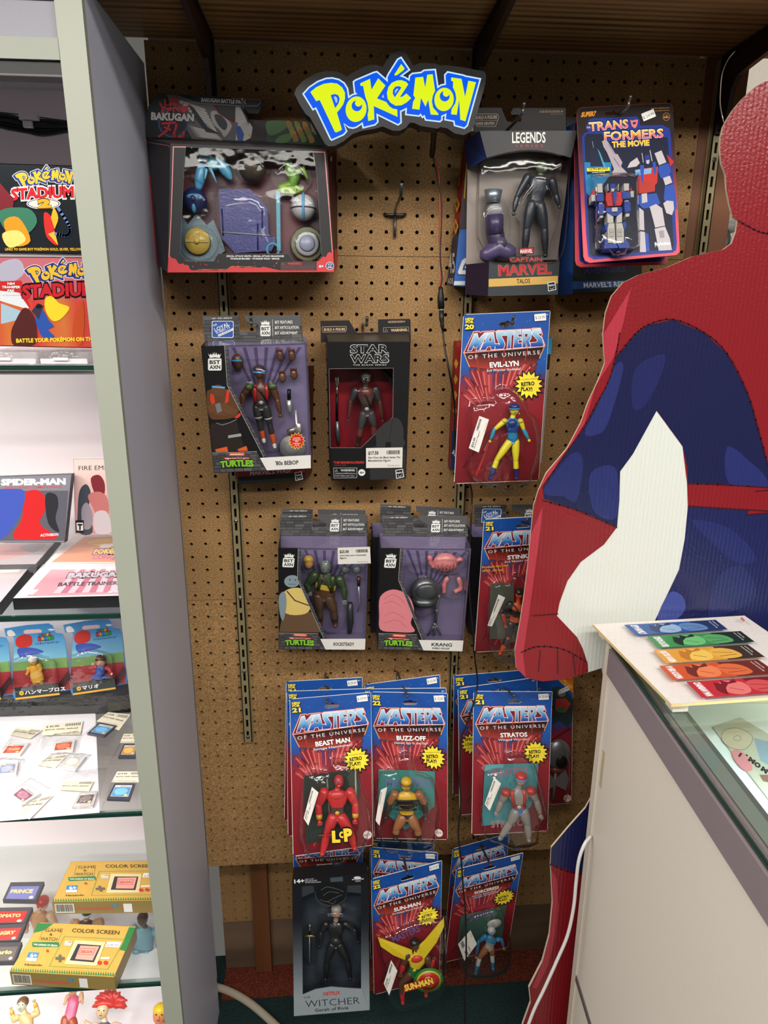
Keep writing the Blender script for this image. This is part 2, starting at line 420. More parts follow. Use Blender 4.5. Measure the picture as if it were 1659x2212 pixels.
    def done(s, parent, name='printed_art', mat='print'): return s.mb.build(name, mat, parent)
def slab(pl, outer, thick, col, parent, name='backing_card', mat='card', holes=None, h=0.0, edge=None):
    """flat piece of real thickness whose front outline is given in photo pixels"""
    loops = [outer]+(holes or []); mb = MB()
    F = [[pl.pt(p[0], p[1], h) for p in L] for L in loops]
    tri = tessellate_polygon([[Vector((p[0], p[2],0)) for p in L] for L in F])
    f = [p for L in F for p in L]; b = [p+np.array([0, thick, 0]) for p in f]; n = len(f)
    mb.add(f, [tuple(t) for t in tri], col); mb.add(b, [tuple(t)[::-1] for t in tri], edge or col)
    o = 0
    for L in F:
        k = len(L)
        mb.add(L+[p+np.array([0, thick, 0]) for p in L],[(i, (i+1) % k, (i+1) % k+k, i+k) for i in range(k)], edge or col); o += k
    return mb.build(name, mat, parent)
def shell(pl, outline, depth, parent, name='blister', mat='blister', base=0.0012, prof=((1.04,0.0),(1.0,0.02),(0.985,0.5),(0.95,0.86),(0.86,1.0)), smooth=2, wob=0.0):
    """clear formed blister: an outline on the card drawn up to a domed front"""
    mb = MB(); ol = cm(outline, smooth) if smooth > 1 else outline; c = np.mean(np.array(ol),0); n = len(ol); vs = []; fs = []
    for sc, hh in prof:
        for p in ol:
            x = c[0]+(p[0]-c[0])*sc; y = c[1]+(p[1]-c[1])*sc
            vs.append(pl.pt(x, y, base+hh*depth))
    vs = [v for v in vs]; k = len(prof)
    for j in range(k-1):
        for i in range(n): i2 = (i+1) % n; fs.append((j*n+i, j*n+i2,(j+1)*n+i2,(j+1)*n+i))
    if wob:
        rr = random.Random(3); vs = [v+np.array([0,(rr.random()-.5)*wob, 0]) for v in vs]
    # inner rings toward the middle
    last = (k-1)*n
    for sc in (0.6,0.3):
        o = len(vs)
        for p in ol:
            f = sc*prof[-1][0]; vs.append(pl.pt(c[0]+(p[0]-c[0])*f, c[1]+(p[1]-c[1])*f, base+depth*(1.0+0.03*(1-sc))))
        for i in range(n): i2 = (i+1) % n; fs.append((last+i, last+i2, o+i2, o+i))
        last = o
    vs.append(pl.pt(c[0], c[1], base+depth*1.03)); m_ = len(vs)-1
    for i in range(n): fs.append((last+i, last+(i+1) % n, m_))
    mb.add(vs, fs, (230,230,230), True); return mb.build(name, mat, parent)
def figure(pl, parent, J, K, h=0.012, s=None, name='action_figure', label=None):
    """jointed toy figure: J joints in photo pixels, K colours"""
    hd, hr = J['head'][:2], J['head'][2]; px = s or (np.linalg.norm(pl.pt(hd[0]+1, hd[1], h)-pl.pt(hd[0], hd[1], h)))
    def P(p, dh=0.0): return pl.pt(p[0], p[1], h+dh)
    ch, pv = np.array(J['chest'], float), np.array(J['hip'], float)
    sw, hw = J.get('sw', hr*1.9), J.get('hw', hr*1.05)
    ax = pv-ch; ax /= np.linalg.norm(ax); sd = np.array([-ax[1], ax[0]]); sd = -sd if sd[0] < 0 else sd
    g = lambda k, d='skin': K.get(k, K.get(d, K.get('skin', (180,140,110))))
    mb = MB(); D = K.get('fat', 1.0)
    neck = ch-ax*hr*1.0
    secs = [(np.array(hd, float)+ax*hr*.45, hr*.4, hr*.4, g('skin')),(neck+ax*hr*.1, hr*.42, hr*.42, g('skin')),(ch-ax*hr*.75, hr*.6, hr*.5, g('torso')),(ch-ax*hr*.45, sw*.82, hr*.68, g('torso')),(ch+ax*hr*.35, sw*.86, hr*.85, g('torso')),
            (ch*.45+pv*.55, hw*1.02*D, hr*.68, g('belly', 'torso')),(pv-ax*hr*.35, hw*1.02*D, hr*.68, g('belt', 'torso')),(pv, hw*1.12*D, hr*.7, g('hip', 'thigh')),(pv+ax*hr*.65, hw*.75, hr*.55, g('hip', 'thigh'))]
    n = 14; vs = []; fs = []; o = len(mb.f)
    for c0, w, dd, _ in secs:
        c3 = P(c0)
        sx = pl.pt(c0[0]+sd[0], c0[1]+sd[1], h)-c3
        for k in range(n):
            a = 2*math.pi*k/n; ca, sa = math.cos(a), math.sin(a)
            vs.append(c3+sx*w*math.copysign(abs(ca)**.8, ca)+np.array([0,-dd*px*sa, 0]))
    for j in range(len(secs)-1):
        for k in range(n): fs.append((j*n+k, j*n+(k+1) % n, (j+1)*n+(k+1) % n, (j+1)*n+k))
    fs.append(tuple(range(n))); fs.append(tuple((len(secs)-1)*n+k for k in range(n))[::-1])
    mb.add(vs, fs, g('torso'), True)
    for j in range(len(secs)-1):
        for k in range(n): mb.c[o+j*n+k] = secs[j+1][3]
    if 'strap' in K: mb.tube([P(ch-ax*hr*.4-sd*sw*.6, hr*.8*px), P(ch+ax*hr*.4, hr*.95*px), P(pv-ax*hr*.5+sd*hw*.8, hr*.75*px)], hr*.13*px, K['strap'],6)
    if 'vest' in K:
        for q in (-1,1): mb.tube([P(ch-ax*hr*.6+sd*q*sw*.45, hr*.72*px), P(ch+ax*hr*.3+sd*q*sw*.5, hr*.88*px), P(pv-ax*hr*.4+sd*q*hw*.8, hr*.72*px)],[(hr*.1*px, hr*.25*px)]*3, K['vest'],8)
    if 'buckle' in K: mb.ell(P(pv-ax*hr*.35, hr*.72*px),(hr*.34*px, hr*.12*px, hr*.28*px), K['buckle'])
    if 'plate' in K: mb.ell(P(ch+ax*hr*.1, hr*.5*px),(sw*.62*px, hr*.5*px, hr*.75*px), K['plate'])
    ob = mb.build(name, 'plastic', parent)
    if label: ob['label'] = label
    # head
    hb = MB(); c = P(hd, 0.1*hr*px)
    hb.ell(c, (hr*.78*px, hr*.85*px, hr*px), g('head', 'skin'),14,10)
    if 'hair' in K: hb.ell(c+np.array([0, hr*.12*px, hr*.3*px]),(hr*.9*px, hr*.9*px, hr*.82*px), K['hair'],14,10)
    if 'cap' in K: hb.ell(c+np.array([0, hr*.05*px, hr*.35*px]),(hr*.86*px, hr*.95*px, hr*.72*px), K['cap'],14,10)
    if 'band' in K: hb.tube([c+np.array([math.cos(a)*hr*.84*px, -math.sin(a)*hr*.92*px, hr*.1*px]) for a in [math.pi*k/8 for k in range(9)]], hr*.16*px, K['band'],6)
    if 'noface' not in K:
        for q in (-1,1): hb.ell(c+np.array([q*hr*.3*px, -hr*.78*px, hr*.08*px]),(hr*.11*px, hr*.08*px, hr*.07*px), g('eye', 'eye') if 'eye' in K else (40,26,20),8,5)
        hb.ell(c+np.array([0,-hr*.86*px, -hr*.15*px]),(hr*.1*px, hr*.14*px, hr*.18*px), g('head', 'skin'),8,5)
        hb.ell(c+np.array([0,-hr*.76*px, -hr*.46*px]),(hr*.22*px, hr*.07*px, hr*.05*px), K.get('lip', (120,60,50)),8,5)
    hb.build('head', 'plastic', ob)
    for q, S in ((-1, 'L'),(1, 'R')):
        sh = ch-ax*hr*.35+sd*q*sw; ha = np.array(J['hand'+S], float)
        el = np.array(J['elb'+S], float) if 'elb'+S in J else (sh+ha)/2+sd*q*hr*.35
        ar = J.get('ar', hr*.5); ab = MB()
        wr = ha+(el-ha)*.22
        ab.limb([P(sh), P((sh*.5+el*.5)), P(el)],[ar*1.15*px, ar*px, ar*.72*px], None, 10,[g('uparm'), g('uparm')])
        ab.limb([P(el, .1*ar*px), P(el*.5+wr*.5, .2*ar*px), P(wr, .4*ar*px)],[ar*.74*px, ar*.8*px, ar*.5*px], None, 10,[g('forearm', 'uparm')]*2)
        hc = P(ha, .5*ar*px); dv = (ha-wr)/max(np.linalg.norm(ha-wr),1e-6)
        ab.ell(hc, (ar*.5*px, ar*.45*px, ar*.55*px), g('hand'),10,7)
        for k in (-1,0,1,2):   # curled fingers
            f0 = P(ha+np.array([-dv[1], dv[0]])*ar*.24*(k-.5)+dv*ar*.2, .5*ar*px)
            ab.limb([f0+np.array([0,-ar*.2*px, 0]), f0+np.array([0,-ar*.55*px, -ar*.12*px])],[ar*.15*px, ar*.13*px], g('hand'),6)
        th = P(ha-sd*q*ar*.45, .6*ar*px); ab.limb([th, th+np.array([0,-ar*.35*px, -ar*.2*px])],[ar*.17*px, ar*.13*px], g('hand'),6)
        if 'pad' in K: ab.ell(P(sh, .35*ar*px),(ar*1.25*px, ar*1.2*px, ar*1.0*px), K['pad'],12,7)
        if 'cuff' in K: ab.tube([P(el*.35+wr*.65, .3*ar*px), P(wr, .4*ar*px)],[ar*.72*px, ar*.66*px], K['cuff'],10)
        ab.build('arm', 'plastic', ob)
        hp = pv+sd*q*hw*.6+ax*hr*.35; ft = np.array(J['foot'+S], float)
        kn = np.array(J['kn'+S], float) if 'kn'+S in J else (hp+ft)/2+sd*q*hr*.15
        lr = J.get('lr', hr*.66); lb = MB()
        an = ft+(kn-ft)*.12; md = kn*.5+an*.5
        lb.limb([P(hp), P(hp*.5+kn*.5, .05*lr*px), P(kn, .15*lr*px)],[lr*px, lr*.98*px, lr*.66*px], None, 10,[g('thigh'), g('thigh', 'thigh')])
        lb.limb([P(kn, .1*lr*px), P(md, 0), P(an, 0)],[lr*.66*px, lr*.7*px, lr*.46*px], None, 10,[g('shin', 'thigh'), g('boot', 'shin')])
        f0 = P(an, 0); f1 = P(ft, .9*lr*px)
        lb.limb([f0, f0*.4+f1*.6, f1],[lr*.48*px, lr*.5*px, lr*.4*px], g('shoe', 'boot'),10)
        if 'knee' in K: lb.ell(P(kn, .5*lr*px),(lr*.5*px, lr*.4*px, lr*.6*px), K['knee'])
        if 'band2' in K: lb.tube([P(hp*.35+kn*.65, .1*lr*px), P(hp*.25+kn*.75, .1*lr*px)],[lr*.92*px, lr*.9*px], K['band2'],10)
        lb.build('leg', 'plastic', ob)
    return ob
def hook(px, py, tipx, tipy, ytip, label, two=True):
    """wire peg hook that sticks out of the board with its end bent up"""
    b = aty(px, py, -0.002); t = aty(tipx, tipy, ytip); o = link('peg_hook', None); o.location = b
    setp(o, label, 'hook', 'wire peg hooks'); k = b
    e = t+np.array([0,0.012,-0.014]); mb = MB()
    mb.tube([np.array([0,0,0]),(e-k)*np.array([1, .5,1])*.6, e-k, (e-k)*.3+(t-k)*.7, t-k],0.0024,(92,90,86),8)
    mb.build('prong', 'metal', o)
    if two:
        mb = MB(); mb.tube([(-.017, .004, .002),(-.0165,-.002, .001),(-.012,-.005,0),(.012,-.005,0),(.0165,-.002, .001),(.017, .004, .002)],0.0026,(70,70,68),8)
        mb.tube([(0,-.004,0),(0,-.003,-.02),(0,-.003,-.034)],0.0023,(88,86,82),8)
        mb.build('crossbar', 'metal', o)
    return o

# ================================================================== SETTING
def holed_panel(name, x0, x1, z0, z1, y, cols, rows, colx, rowz, mat, parent, r=0.0031, thick=0.0055):
    """hardboard panel with every drilled hole cut through"""
    mb = MB(); h = INCH/2; V = []; F = []
    cx = [colx+c*INCH for c in cols]; rz = [rowz+k*INCH for k in rows]
    for X in cx:
        for Z in rz:
            o = len(V)
            oc = [(X+r*math.cos(math.pi/4*k), Z+r*math.sin(math.pi/4*k)) for k in range(8)]
            l, rr_, b, t = max(x0, X-h), min(x1, X+h), max(z0, Z-h), min(z1, Z+h)
            sq = [(rr_, Z),(rr_, t),(X, t),(l, t),(l, Z),(l, b),(X, b),(rr_, b)]
            V += [(a, y, c) for a, c in oc]+[(a, y, c) for a, c in sq]+[(a, y+thick, c) for a, c in oc]
            for k in range(8):
                k2 = (k+1) % 8; F.append((o+k, o+k2, o+8+k2, o+8+k)); F.append((o+k2, o+k, o+16+k, o+16+k2))
    mb.add(V, F, (160,120,80))
    # margins outside the grid of cells, edges and back
    gx0, gx1, gz0, gz1 = max(x0, cx[0]-h), min(x1, cx[-1]+h), max(z0, min(rz)-h), min(z1, max(rz)+h)
    q = lambda a, b, c, d: mb.add([(a, y, c),(b, y, c),(b, y, d),(a, y, d)],[(0,1,2,3)],(160,120,80))
    if x0 < gx0-1e-5: q(x0, gx0, z0, z1)
    if gx1 < x1-1e-5: q(gx1, x1, z0, z1)
    if z0 < gz0-1e-5: q(gx0, gx1, z0, gz0)
    if gz1 < z1-1e-5: q(gx0, gx1, gz1, z1)
    e = (150,110,70)
    mb.add([(x0, y, z0),(x1, y, z0),(x1, y+thick, z0),(x0, y+thick, z0),(x0, y, z1),(x1, y, z1),(x1, y+thick, z1),(x0, y+thick, z1)],
           [(0,3,2,1),(4,5,6,7),(0,4,7,3),(1,2,6,5)], e)
    return mb.build(name, mat, parent)
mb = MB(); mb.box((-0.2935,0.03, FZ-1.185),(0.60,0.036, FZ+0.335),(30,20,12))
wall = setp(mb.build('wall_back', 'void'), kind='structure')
XR = 0.588
holed_panel('pegboard_panel', -0.2935, XR, FZ+0.0175, FZ+0.32,0, range(-11,24), range(0,12),-0.0011, FZ+0.02955, 'peg', wall)
holed_panel('pegboard_panel', -0.2935, XR, FZ+0.0172-0.6096, FZ+0.0167,0, range(-11,24),[-k for k in range(24)],0, FZ, 'peg', wall)
holed_panel('pegboard_panel', -0.2935, XR, FZ-1.2005, FZ+0.0165-0.6096,-0.001, range(-11,24),[-k for k in range(24)],-0.0042, FZ-24*INCH+0.0074, 'peg', wall)
# stud at the right end of the board
mb = MB(); mb.box((XR+0.0005,0.0,0.0),(0.66,0.06, FZ+0.33),(90,60,40)); setp(mb.build('trim_1', 'stud_wood'), kind='structure')
# recess under the board: rear pegboard, dusty plywood, studs
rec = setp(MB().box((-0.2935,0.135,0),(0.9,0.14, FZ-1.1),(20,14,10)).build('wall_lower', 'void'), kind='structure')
holed_panel('pegboard_panel', -0.2935,0.66, FZ-1.455, FZ-1.12,0.10, range(-11,26), range(0,12),-0.0105, FZ-1.448, 'peg', rec, r=0.0036)
MB().box((-0.2935,0.10,0.0),(0.66,0.112, FZ-1.4555),(90,70,50)).build('plywood_panel', 'ledge_wood', rec)
def post(px0, px1):
    a, b = aty(px0,1960,0.075), aty(px1,1960,0.075)
    MB().box((a[0],0.075,0.015),(b[0],0.098, FZ-1.12),(90,60,40)).build('stud', 'stud_wood', rec)
post(545,580); post(1000,1030)
MB().box((-0.2935,0.036, FZ-1.185),(0.66,0.099, FZ-1.15),(60,40,30)).build('rail', 'stud_wood', rec)
mb = MB(); mb.add([(-3,-5.5,0),(3.5,-5.5,0),(3.5,0.14,0),(-3,0.14,0)],[(0,1,2,3)],(20,60,60)); floor = setp(mb.build('floor', 'carpet'), kind='structure')
mb = MB(); mb.box((-0.2935,0.022,0.0005),(0.66,0.0995,0.006),(120,50,30)); setp(mb.build('trim_2', 'red_base'), kind='structure')
# ceiling and the far walls of the shop
def plane_obj(name, pts, mat): 
    mb = MB(); mb.add(pts, [(0,1,2,3)],(200,195,182)); return setp(mb.build(name, mat), kind='structure')
M['beige_wall'] = vmat('beige_painted_wall', 0.8, spec=0.2, bump=0.5, bscale=160, speck=0.06)
plane_obj('wall_far', [(0.3,0.62,0),(3.5,0.62,0),(3.5,0.62,2.95),(0.3,0.62,2.95)], 'beige_wall')

# ------------------------------------------------------------------ slotted uprights
def upright(xc, z0, z1, screws, label, topz=None):
    o = link('slotted_upright', None); o.location = (xc, 0, z0); setp(o, label, 'shelf upright', 'slotted metal shelf uprights')
    L = z1-z0; w = 0.0078; y0, y1 = -0.012,-0.0002; mb = MB(); g = (146,134,100)
    mb.box((-w, y0,0),(-0.0022, y0+0.0015, L), g); mb.box((0.0022, y0,0),(w, y0+0.0015, L), g)
    n = int(L/INCH)
    for k in range(n+1):
        a = k*INCH; b = min(a+0.0095, L)
        if a < L: mb.box((-0.0022, y0, a),(0.0022, y0+0.0015, b), g)
    mb.box((-w, y0,0),(-w+0.0015, y1, L), g); mb.box((w-0.0015, y0,0),(w, y1, L), g)
    mb.box((-w-0.0022,-0.0015,0),(-w, y1, L), g); mb.box((w, -0.0015,0),(w+0.0022, y1, L), g)
    mb.build('channel', 'upright', o)
    MB().box((-0.004,-0.004,0.002),(0.004,-0.003, L),(25,20,14)).build('slot_back', 'void', o)
    for z in screws:
        mb = MB(); mb.disc((0, y0+0.001, z-z0),(0,-1,0),0.0046,0.0022,(120,116,106),12,0.0034); sc = mb.build('screw', 'metal', o)
        MB().box((-0.002, y0-0.0016, z-z0-0.0005),(0.002, y0-0.0011, z-z0+0.0005),(20,20,20)).build('screw_slot', 'rubber', sc)
    return o
M['upright'] = vmat('brass_toned_steel', 0.32, metal=0.25, bump=0.08, bscale=60)
zb = FZ-0.895
zs = lambda px, py: float(aty(px, py, -0.012)[2])
upright(-0.195, zb, FZ+0.318,[zs(511,1126), zs(520,1293), zs(527,1451), zb+0.012], 'left slotted brass upright, ending with a screw above the bare lower board')
upright(0.2135, zb, FZ+0.318,[zs(979,1437), zb+0.012], 'middle slotted brass upright, behind the black power cord')
upright(0.6145, zb, FZ+0.318,[zs(1537,345)], 'right slotted brass upright, beside the red and blue standee')

# ------------------------------------------------------------------ wooden shelf and its brackets
SZ = FZ+0.3225
o = MB().box((-0.60,-0.36, SZ),(0.95,-0.001, SZ+0.019),(150,110,70)).build('wooden_shelf', 'shelf_wood')
setp(o, 'wide oak-veneer shelf across the top, its grained underside showing', 'shelf')
def bracket(xc, label, drop=0.098):
    o = link('shelf_bracket', None); o.location = (xc, -0.0125, SZ); setp(o, label, 'bracket', 'dark brown shelf brackets')
    t = 0.004
    prof = [(0,-drop),(-0.018,-drop),(-0.026,-drop+0.012),(-0.030,-0.058),(-0.044,-0.041),(-0.31,-0.012),(-0.31,-0.001),(0,-0.001)]
    mb = MB(); n = len(prof)
    A = [(-t, y, z) for y, z in prof]; B = [(t, y, z) for y, z in prof]
    mb.add(A+B, [tuple(range(n)), tuple(range(n, 2*n))[::-1]]+[(i, i+n, (i+1) % n+n, (i+1) % n) for i in range(n)],(52,30,22)); mb.build('arm', 'bracket', o)
    MB().box((-0.008,-0.30,-0.0035),(0.008,-0.01,-0.0006),(52,30,22)).build('flange', 'bracket', o)
    MB().box((-0.0078,-0.006,-drop-0.006),(0.0078,-0.0005,-0.004),(20,16,14)).build('hook_sleeve', 'rubber', o)
    return o
M['bracket'] = vmat('brown_enamel', 0.4, spec=0.5)
bracket(-0.195, 'dark brown shelf bracket above the red and black toy box')
bracket(0.2135, 'dark brown bracket under the shelf, middle one beside the lit sign')
bracket(0.6145, 'dark brown bracket under the shelf, right one above the standee head', 0.108)

# ------------------------------------------------------------------ things beyond the end of the wall
def bz(px, py, Y): return aty(px, py, Y)
p = bz(1545,545,0.5)
mb = MB(); mb.box((0.70,0.40, FZ-0.35),(1.3,0.61, FZ+0.065),(176,84,44))
o = mb.build('orange_wood_cabinet', wood_mat('orange_veneer', (140,58,26),(196,104,60),(20,20,2))); setp(o, 'orange-brown wooden cabinet glimpsed between the upright and the standee', 'cabinet')
z = float(bz(1550,455,0.45)[2]); x = float(bz(1558,455,0.45)[0])
zt = FZ+0.065
mb = MB(); mb.tube([(0,0,0.0005),(0,0, .05),(0,0, .062),(0,0, .085)],[.035, .035, .024, .022],(232,232,228),20)
o = mb.build('white_jar', 'plastic'); o.location = (x+.03,0.47, zt); setp(o, 'white plastic jar with a narrower lid on the orange cabinet', 'jar')
mb = MB(); b = bz(1545,560,0.33); c0 = bz(1552,492,0.33)
o = link('grey_hooked_handle', None); o.location = (float(b[0]),0.33,0); setp(o, 'dark grey hooked cane handle in front of the orange cabinet', 'cane')
L = c0-np.array(o.location)
mb.tube(cmo([(0,0,0),(L[0]-.02,0, L[2]-.08),(L[0]-.012,0, L[2]-.02),(L[0]+.005,0, L[2]),(L[0]+.022,0, L[2]-.02),(L[0]+.016,0, L[2]-.05)]), .008,(92,94,98),10); mb.build('shaft', 'plastic', o)
MB().ell((L[0]+.03, .01, L[2]+.004),(.02, .016, .014),(214,214,212)).build('knob', 'plastic', o)
mb = MB(); mb.box((0.668,0.30,0),(0.70,0.33, FZ+.4),(60,40,30)); o = mb.build('trim_3', 'stud_wood'); setp(o, kind='structure')

# ================================================================== CARDED FIGURES (blue and red cards)
REF = [(1001,679),(1189,671),(1164,1038),(981,1045)]
def zl(pts): return zc(990,690,8.295, pts)
LOGO = [
 ([(285,262),(338,252),(362,365),(470,245),(525,238),(372,548),(322,552),(345,478),(298,512),(275,470),(235,556),(172,560)], None),
 ([(548,238),(630,232),(655,440),(718,436),(738,468),(655,478),(650,535),(592,538),(580,482),(522,486),(492,543),(398,548),(450,430),(500,400),(490,350)],[(575,318),(592,385),(548,390)]),
 ([(692,214),(828,208),(838,282),(765,288),(812,385),(835,445),(808,525),(662,532),(664,474),(735,462),(742,440),(690,330),(680,250)], None),
 ([(850,208),(992,200),(992,272),(948,275),(932,516),(878,520),(892,282),(850,284)], None),
 ([(1003,202),(1118,195),(1122,262),(1065,266),(1066,318),(1120,315),(1124,368),(1068,372),(1070,430),(1136,425),(1140,500),(990,510)], None),
 ([(1146,195),(1290,185),(1312,225),(1300,340),(1262,385),(1296,488),(1240,494),(1212,400),(1206,498),(1150,502)],[(1195,262),(1240,258),(1238,308),(1198,314)]),
 ([(1328,180),(1465,170),(1476,246),(1412,252),(1500,340),(1528,468),(1500,480),(1302,492),(1292,420),(1400,412),(1428,372),(1330,270)], None)]
BURST = burst(1142.5,831.5,30,21,15,0.1)
def masters_art(A, title, sub, yr, price, hole=True, mattel=None, insert=None, low=True, tilt=0, sub2=None, burst_=True, tx=(1058,794,1121,790), pr=(1154,694), crys=True):
    lo = [(1001,679),(1189,671),(1164,1038),(981,1045)]
    H_ = [(1077,701),(1083,696),(1090,696),(1097,692),(1103,696),(1110,696),(1113,700),(1109,704),(1081,706)]
    stops = [(670,(20,62,134)),(700,(22,76,158)),(760,(26,96,182)),(800,(34,80,160)),(822,(96,46,90)),(845,(140,36,48)),(900,(138,30,40)),(980,(126,24,36)),(1046,(106,18,28))]
    def bg(p):
        y = p[1]
        for (a, ca),(b, cb) in zip(stops, stops[1:]):
            if y <= b: t = max(0,(y-a)/(b-a)); return tuple(u+(v-u)*t for u, v in zip(ca, cb))
        return stops[-1][1]
    A.p([(1001.8,679.8),(1188,672),(1185.6,712),(999.6,718)],(22,76,158),[H_])
    A.grid([(999.6,718),(1185.6,712),(1163.2,1037),(981.8,1044)],6,26, bg)
    rr = random.Random(5)
    for _ in range(16): x, y = rr.uniform(1006,1180), rr.uniform(676,790); A.e(x, y, .6, .6,(190,215,245), n=6)
    cx, cy = 1085,885
    if low:
        for k in range(46):      # printed rays
            a = rr.uniform(0.05, math.pi-0.05) if k % 3 else rr.uniform(math.pi, 2*math.pi); r0, r1 = rr.uniform(40,75), rr.uniform(95,170); w = rr.uniform(1.5,4.5)
            c_, s_ = math.cos(a), math.sin(a)
            P = [(cx+r0*c_-w*.2*s_, cy+r0*s_+w*.2*c_),(cx+r1*c_-w*s_, cy+r1*s_+w*c_),(cx+r1*c_+w*s_, cy+r1*s_-w*c_),(cx+r0*c_+w*.2*s_, cy+r0*s_-w*.2*c_)]
            if all(987+(1045-y)*.055 < x < 1163+(1038-y)*.068 and 800 < y < 1036 for x, y in P): A.p(P, rr.choice([(176,52,54),(112,18,26),(92,12,20),(188,66,64)]))
    if crys:
        for (x, y, t, l, w) in [(1005,815,-.62,52,6),(1020,800,-.42,66,7),(1033,797,-.25,60,7),(1046,800,-.12,55,6),(1012,838,-.7,46,6),(1058,806,0,46,6),(1074,804,.05,40,6),(1090,806,.12,40,6),(1106,797,.28,46,7),(1122,788,.4,52,8),(1140,782,.55,56,9),(1153,788,.7,52,9),(1002,850,-.8,36,5),(1028,835,-.4,40,6),(1050,835,-.15,34,5)]:
            dx, dy = -math.sin(t), math.cos(t); nx, ny = dy*w, -dx*w
            A.p([(x-nx, y-ny),(x+nx, y+ny),(x+nx*.55+dx*l, y+ny*.55+dy*l),(x-nx*.55+dx*l, y-ny*.55+dy*l)], rr.choice([(158,44,50),(136,30,38),(170,56,60)]))
            A.p([(x-nx*.5, y-ny*.5),(x-nx*.1, y-ny*.1),(x-nx*.1+dx*l*.9, y-ny*.1+dy*l*.9),(x-nx*.4+dx*l*.9, y-ny*.4+dy*l*.9)],(206,110,108))
            A.p(circ(x, y, w, w*.55,9,-t*.5),(96,30,30)); A.p(circ(x+.5, y+.5, w*.62, w*.3,7,-t),(150,70,62))
    # black to red banner
    A.p(zl([(130,592),(1532,480),(1530,500),(1452,700),(1360,790),(1200,800),(900,905),(700,912),(420,880),(205,850)]),((16,12,16),(26,12,14),(70,20,20),(150,48,40),(170,56,48)))
    A.l(zl([(102,608),(198,850)]),1.9,(240,170,90)); A.l(zl([(1545,480),(1455,692)]),1.9,(236,160,84))
    B = [(270,222),(370,212),(395,235),(430,215),(640,203),(668,222),(700,196),(1310,168),(1335,155),(1472,152),(1508,262),(1492,300),(1556,462),(1536,486),(130,600),(95,598)]
    A.p(offset(zl(B),1.1),(220,112,92)); A.p(zl(B),(250,214,200)); A.p(offset(zl(B),-1.0),(120,22,34))
    for L, hl in LOGO: A.p(offset(zl(L),1.15),(244,226,232))
    for L, hl in LOGO:
        A.p(zl(L),((206,228,240),(150,200,232),(84,160,214),(44,100,184),(34,52,136)))
        if hl: A.p(offset(zl(hl), .6),(240,220,226)); A.p(zl(hl),(96,30,60))
    for a, b in (((290,520),(350,800)),((538,490),(560,740)),((822,530),(818,740)),((1252,480),(1195,740))): A.l(zl([a, b]),1.3,(196,66,60))
    A.t('OF THE UNIVERSE', *zl([(180,712)])[0], *zl([(1470,622)])[0],8.6,(226,226,226),0.0,1.35)
    A.t(title, tx[0], tx[1], tx[2], tx[3],11.5,(248,246,244),0.035, out=(70,14,18), ow=.03)
    if sub: A.t(sub, tx[0]-6, tx[1]+9.4, tx[2]+4, tx[3]+9.0,5.6,(232,222,220),0.015)
    if sub2: A.t(sub2, tx[0]-2, tx[1]+16.4, tx[2]-2, tx[3]+16.0,5.4,(232,222,220),0.015)
    for (s_, x0, x1, y, h) in (('NEW', 1005.5,1024,692.3,5.6),('FOR', 1006,1023,698.3,5.4),(yr, 1004.5,1024,711,10.2)):
        A.t(s_, x0+1.2, y+1.2, x1+1.2, y+.8, h, (14,14,26), .06); A.t(s_, x0, y, x1, y-.4, h, (250,226,66), .045)
    if burst_:
        A.p(offset(BURST, 2.2),(24,18,18)); A.p(BURST, (246,224,60))
        A.t('MODERN POSING!', 1127,822,1160,819,3.2,(60,44,20), .0); A.t('RETRO', 1126,834.5,1155,832,8.6,(20,16,16), .045); A.t('PLAY!', 1125,844.5,1150,845,8.6,(20,16,16), .045)
    if price:
        x, y = pr; P = [(x, y-15),(x+25, y-17.5),(x+26, y-2),(x+1, y)]
        A.p(P, (238,238,236)); A.t('$ '+price, x+3, y-4.5, x+23, y-6,6.4,(70,70,76), .0)
    A.t('6+', 1177,682,1184,681.5,4.5,(230,230,240), .02)
    if mattel: A.e(mattel[0], mattel[1],10,10,(236,226,222)); A.t('MATTEL', mattel[0]-7.5, mattel[1]+2, mattel[0]+7.5, mattel[1]+1,3.6,(170,40,44), .03)
def mcard(q, ytop, label, title, sub, yr, price, H_=0.27, yr_=None, fig=None, group='blue and red carded figures', thick=0.0012, **kw):
    pl = Plane(q[0], q[1], q[3], ytop, height=H_, yr=yr_)
    o = pl.root('carded_action_figure', label, 'toy', group)
    hg = homog(REF, q); q0 = [tuple(p) for p in q]
    HOLE = [(1077,701),(1083,696),(1090,696),(1097,692),(1103,696),(1110,696),(1113,700),(1109,704),(1081,706)]
    out = []
    rcd = [(1001+7,679-.3),(1189-2,671),(1189,673),(1164,1035),(1161,1038),(987,1045),(981,1040),(1000.6,684)]
    slab(pl, [hg(p) for p in rcd], thick, (226,222,214), o, 'backing_card', 'card', [[hg(p) for p in HOLE]],0.0)
    A = Art(pl, 0.0004, hg); masters_art(A, title, sub, yr, price, **kw); A.done(o)
    return pl, o, hg
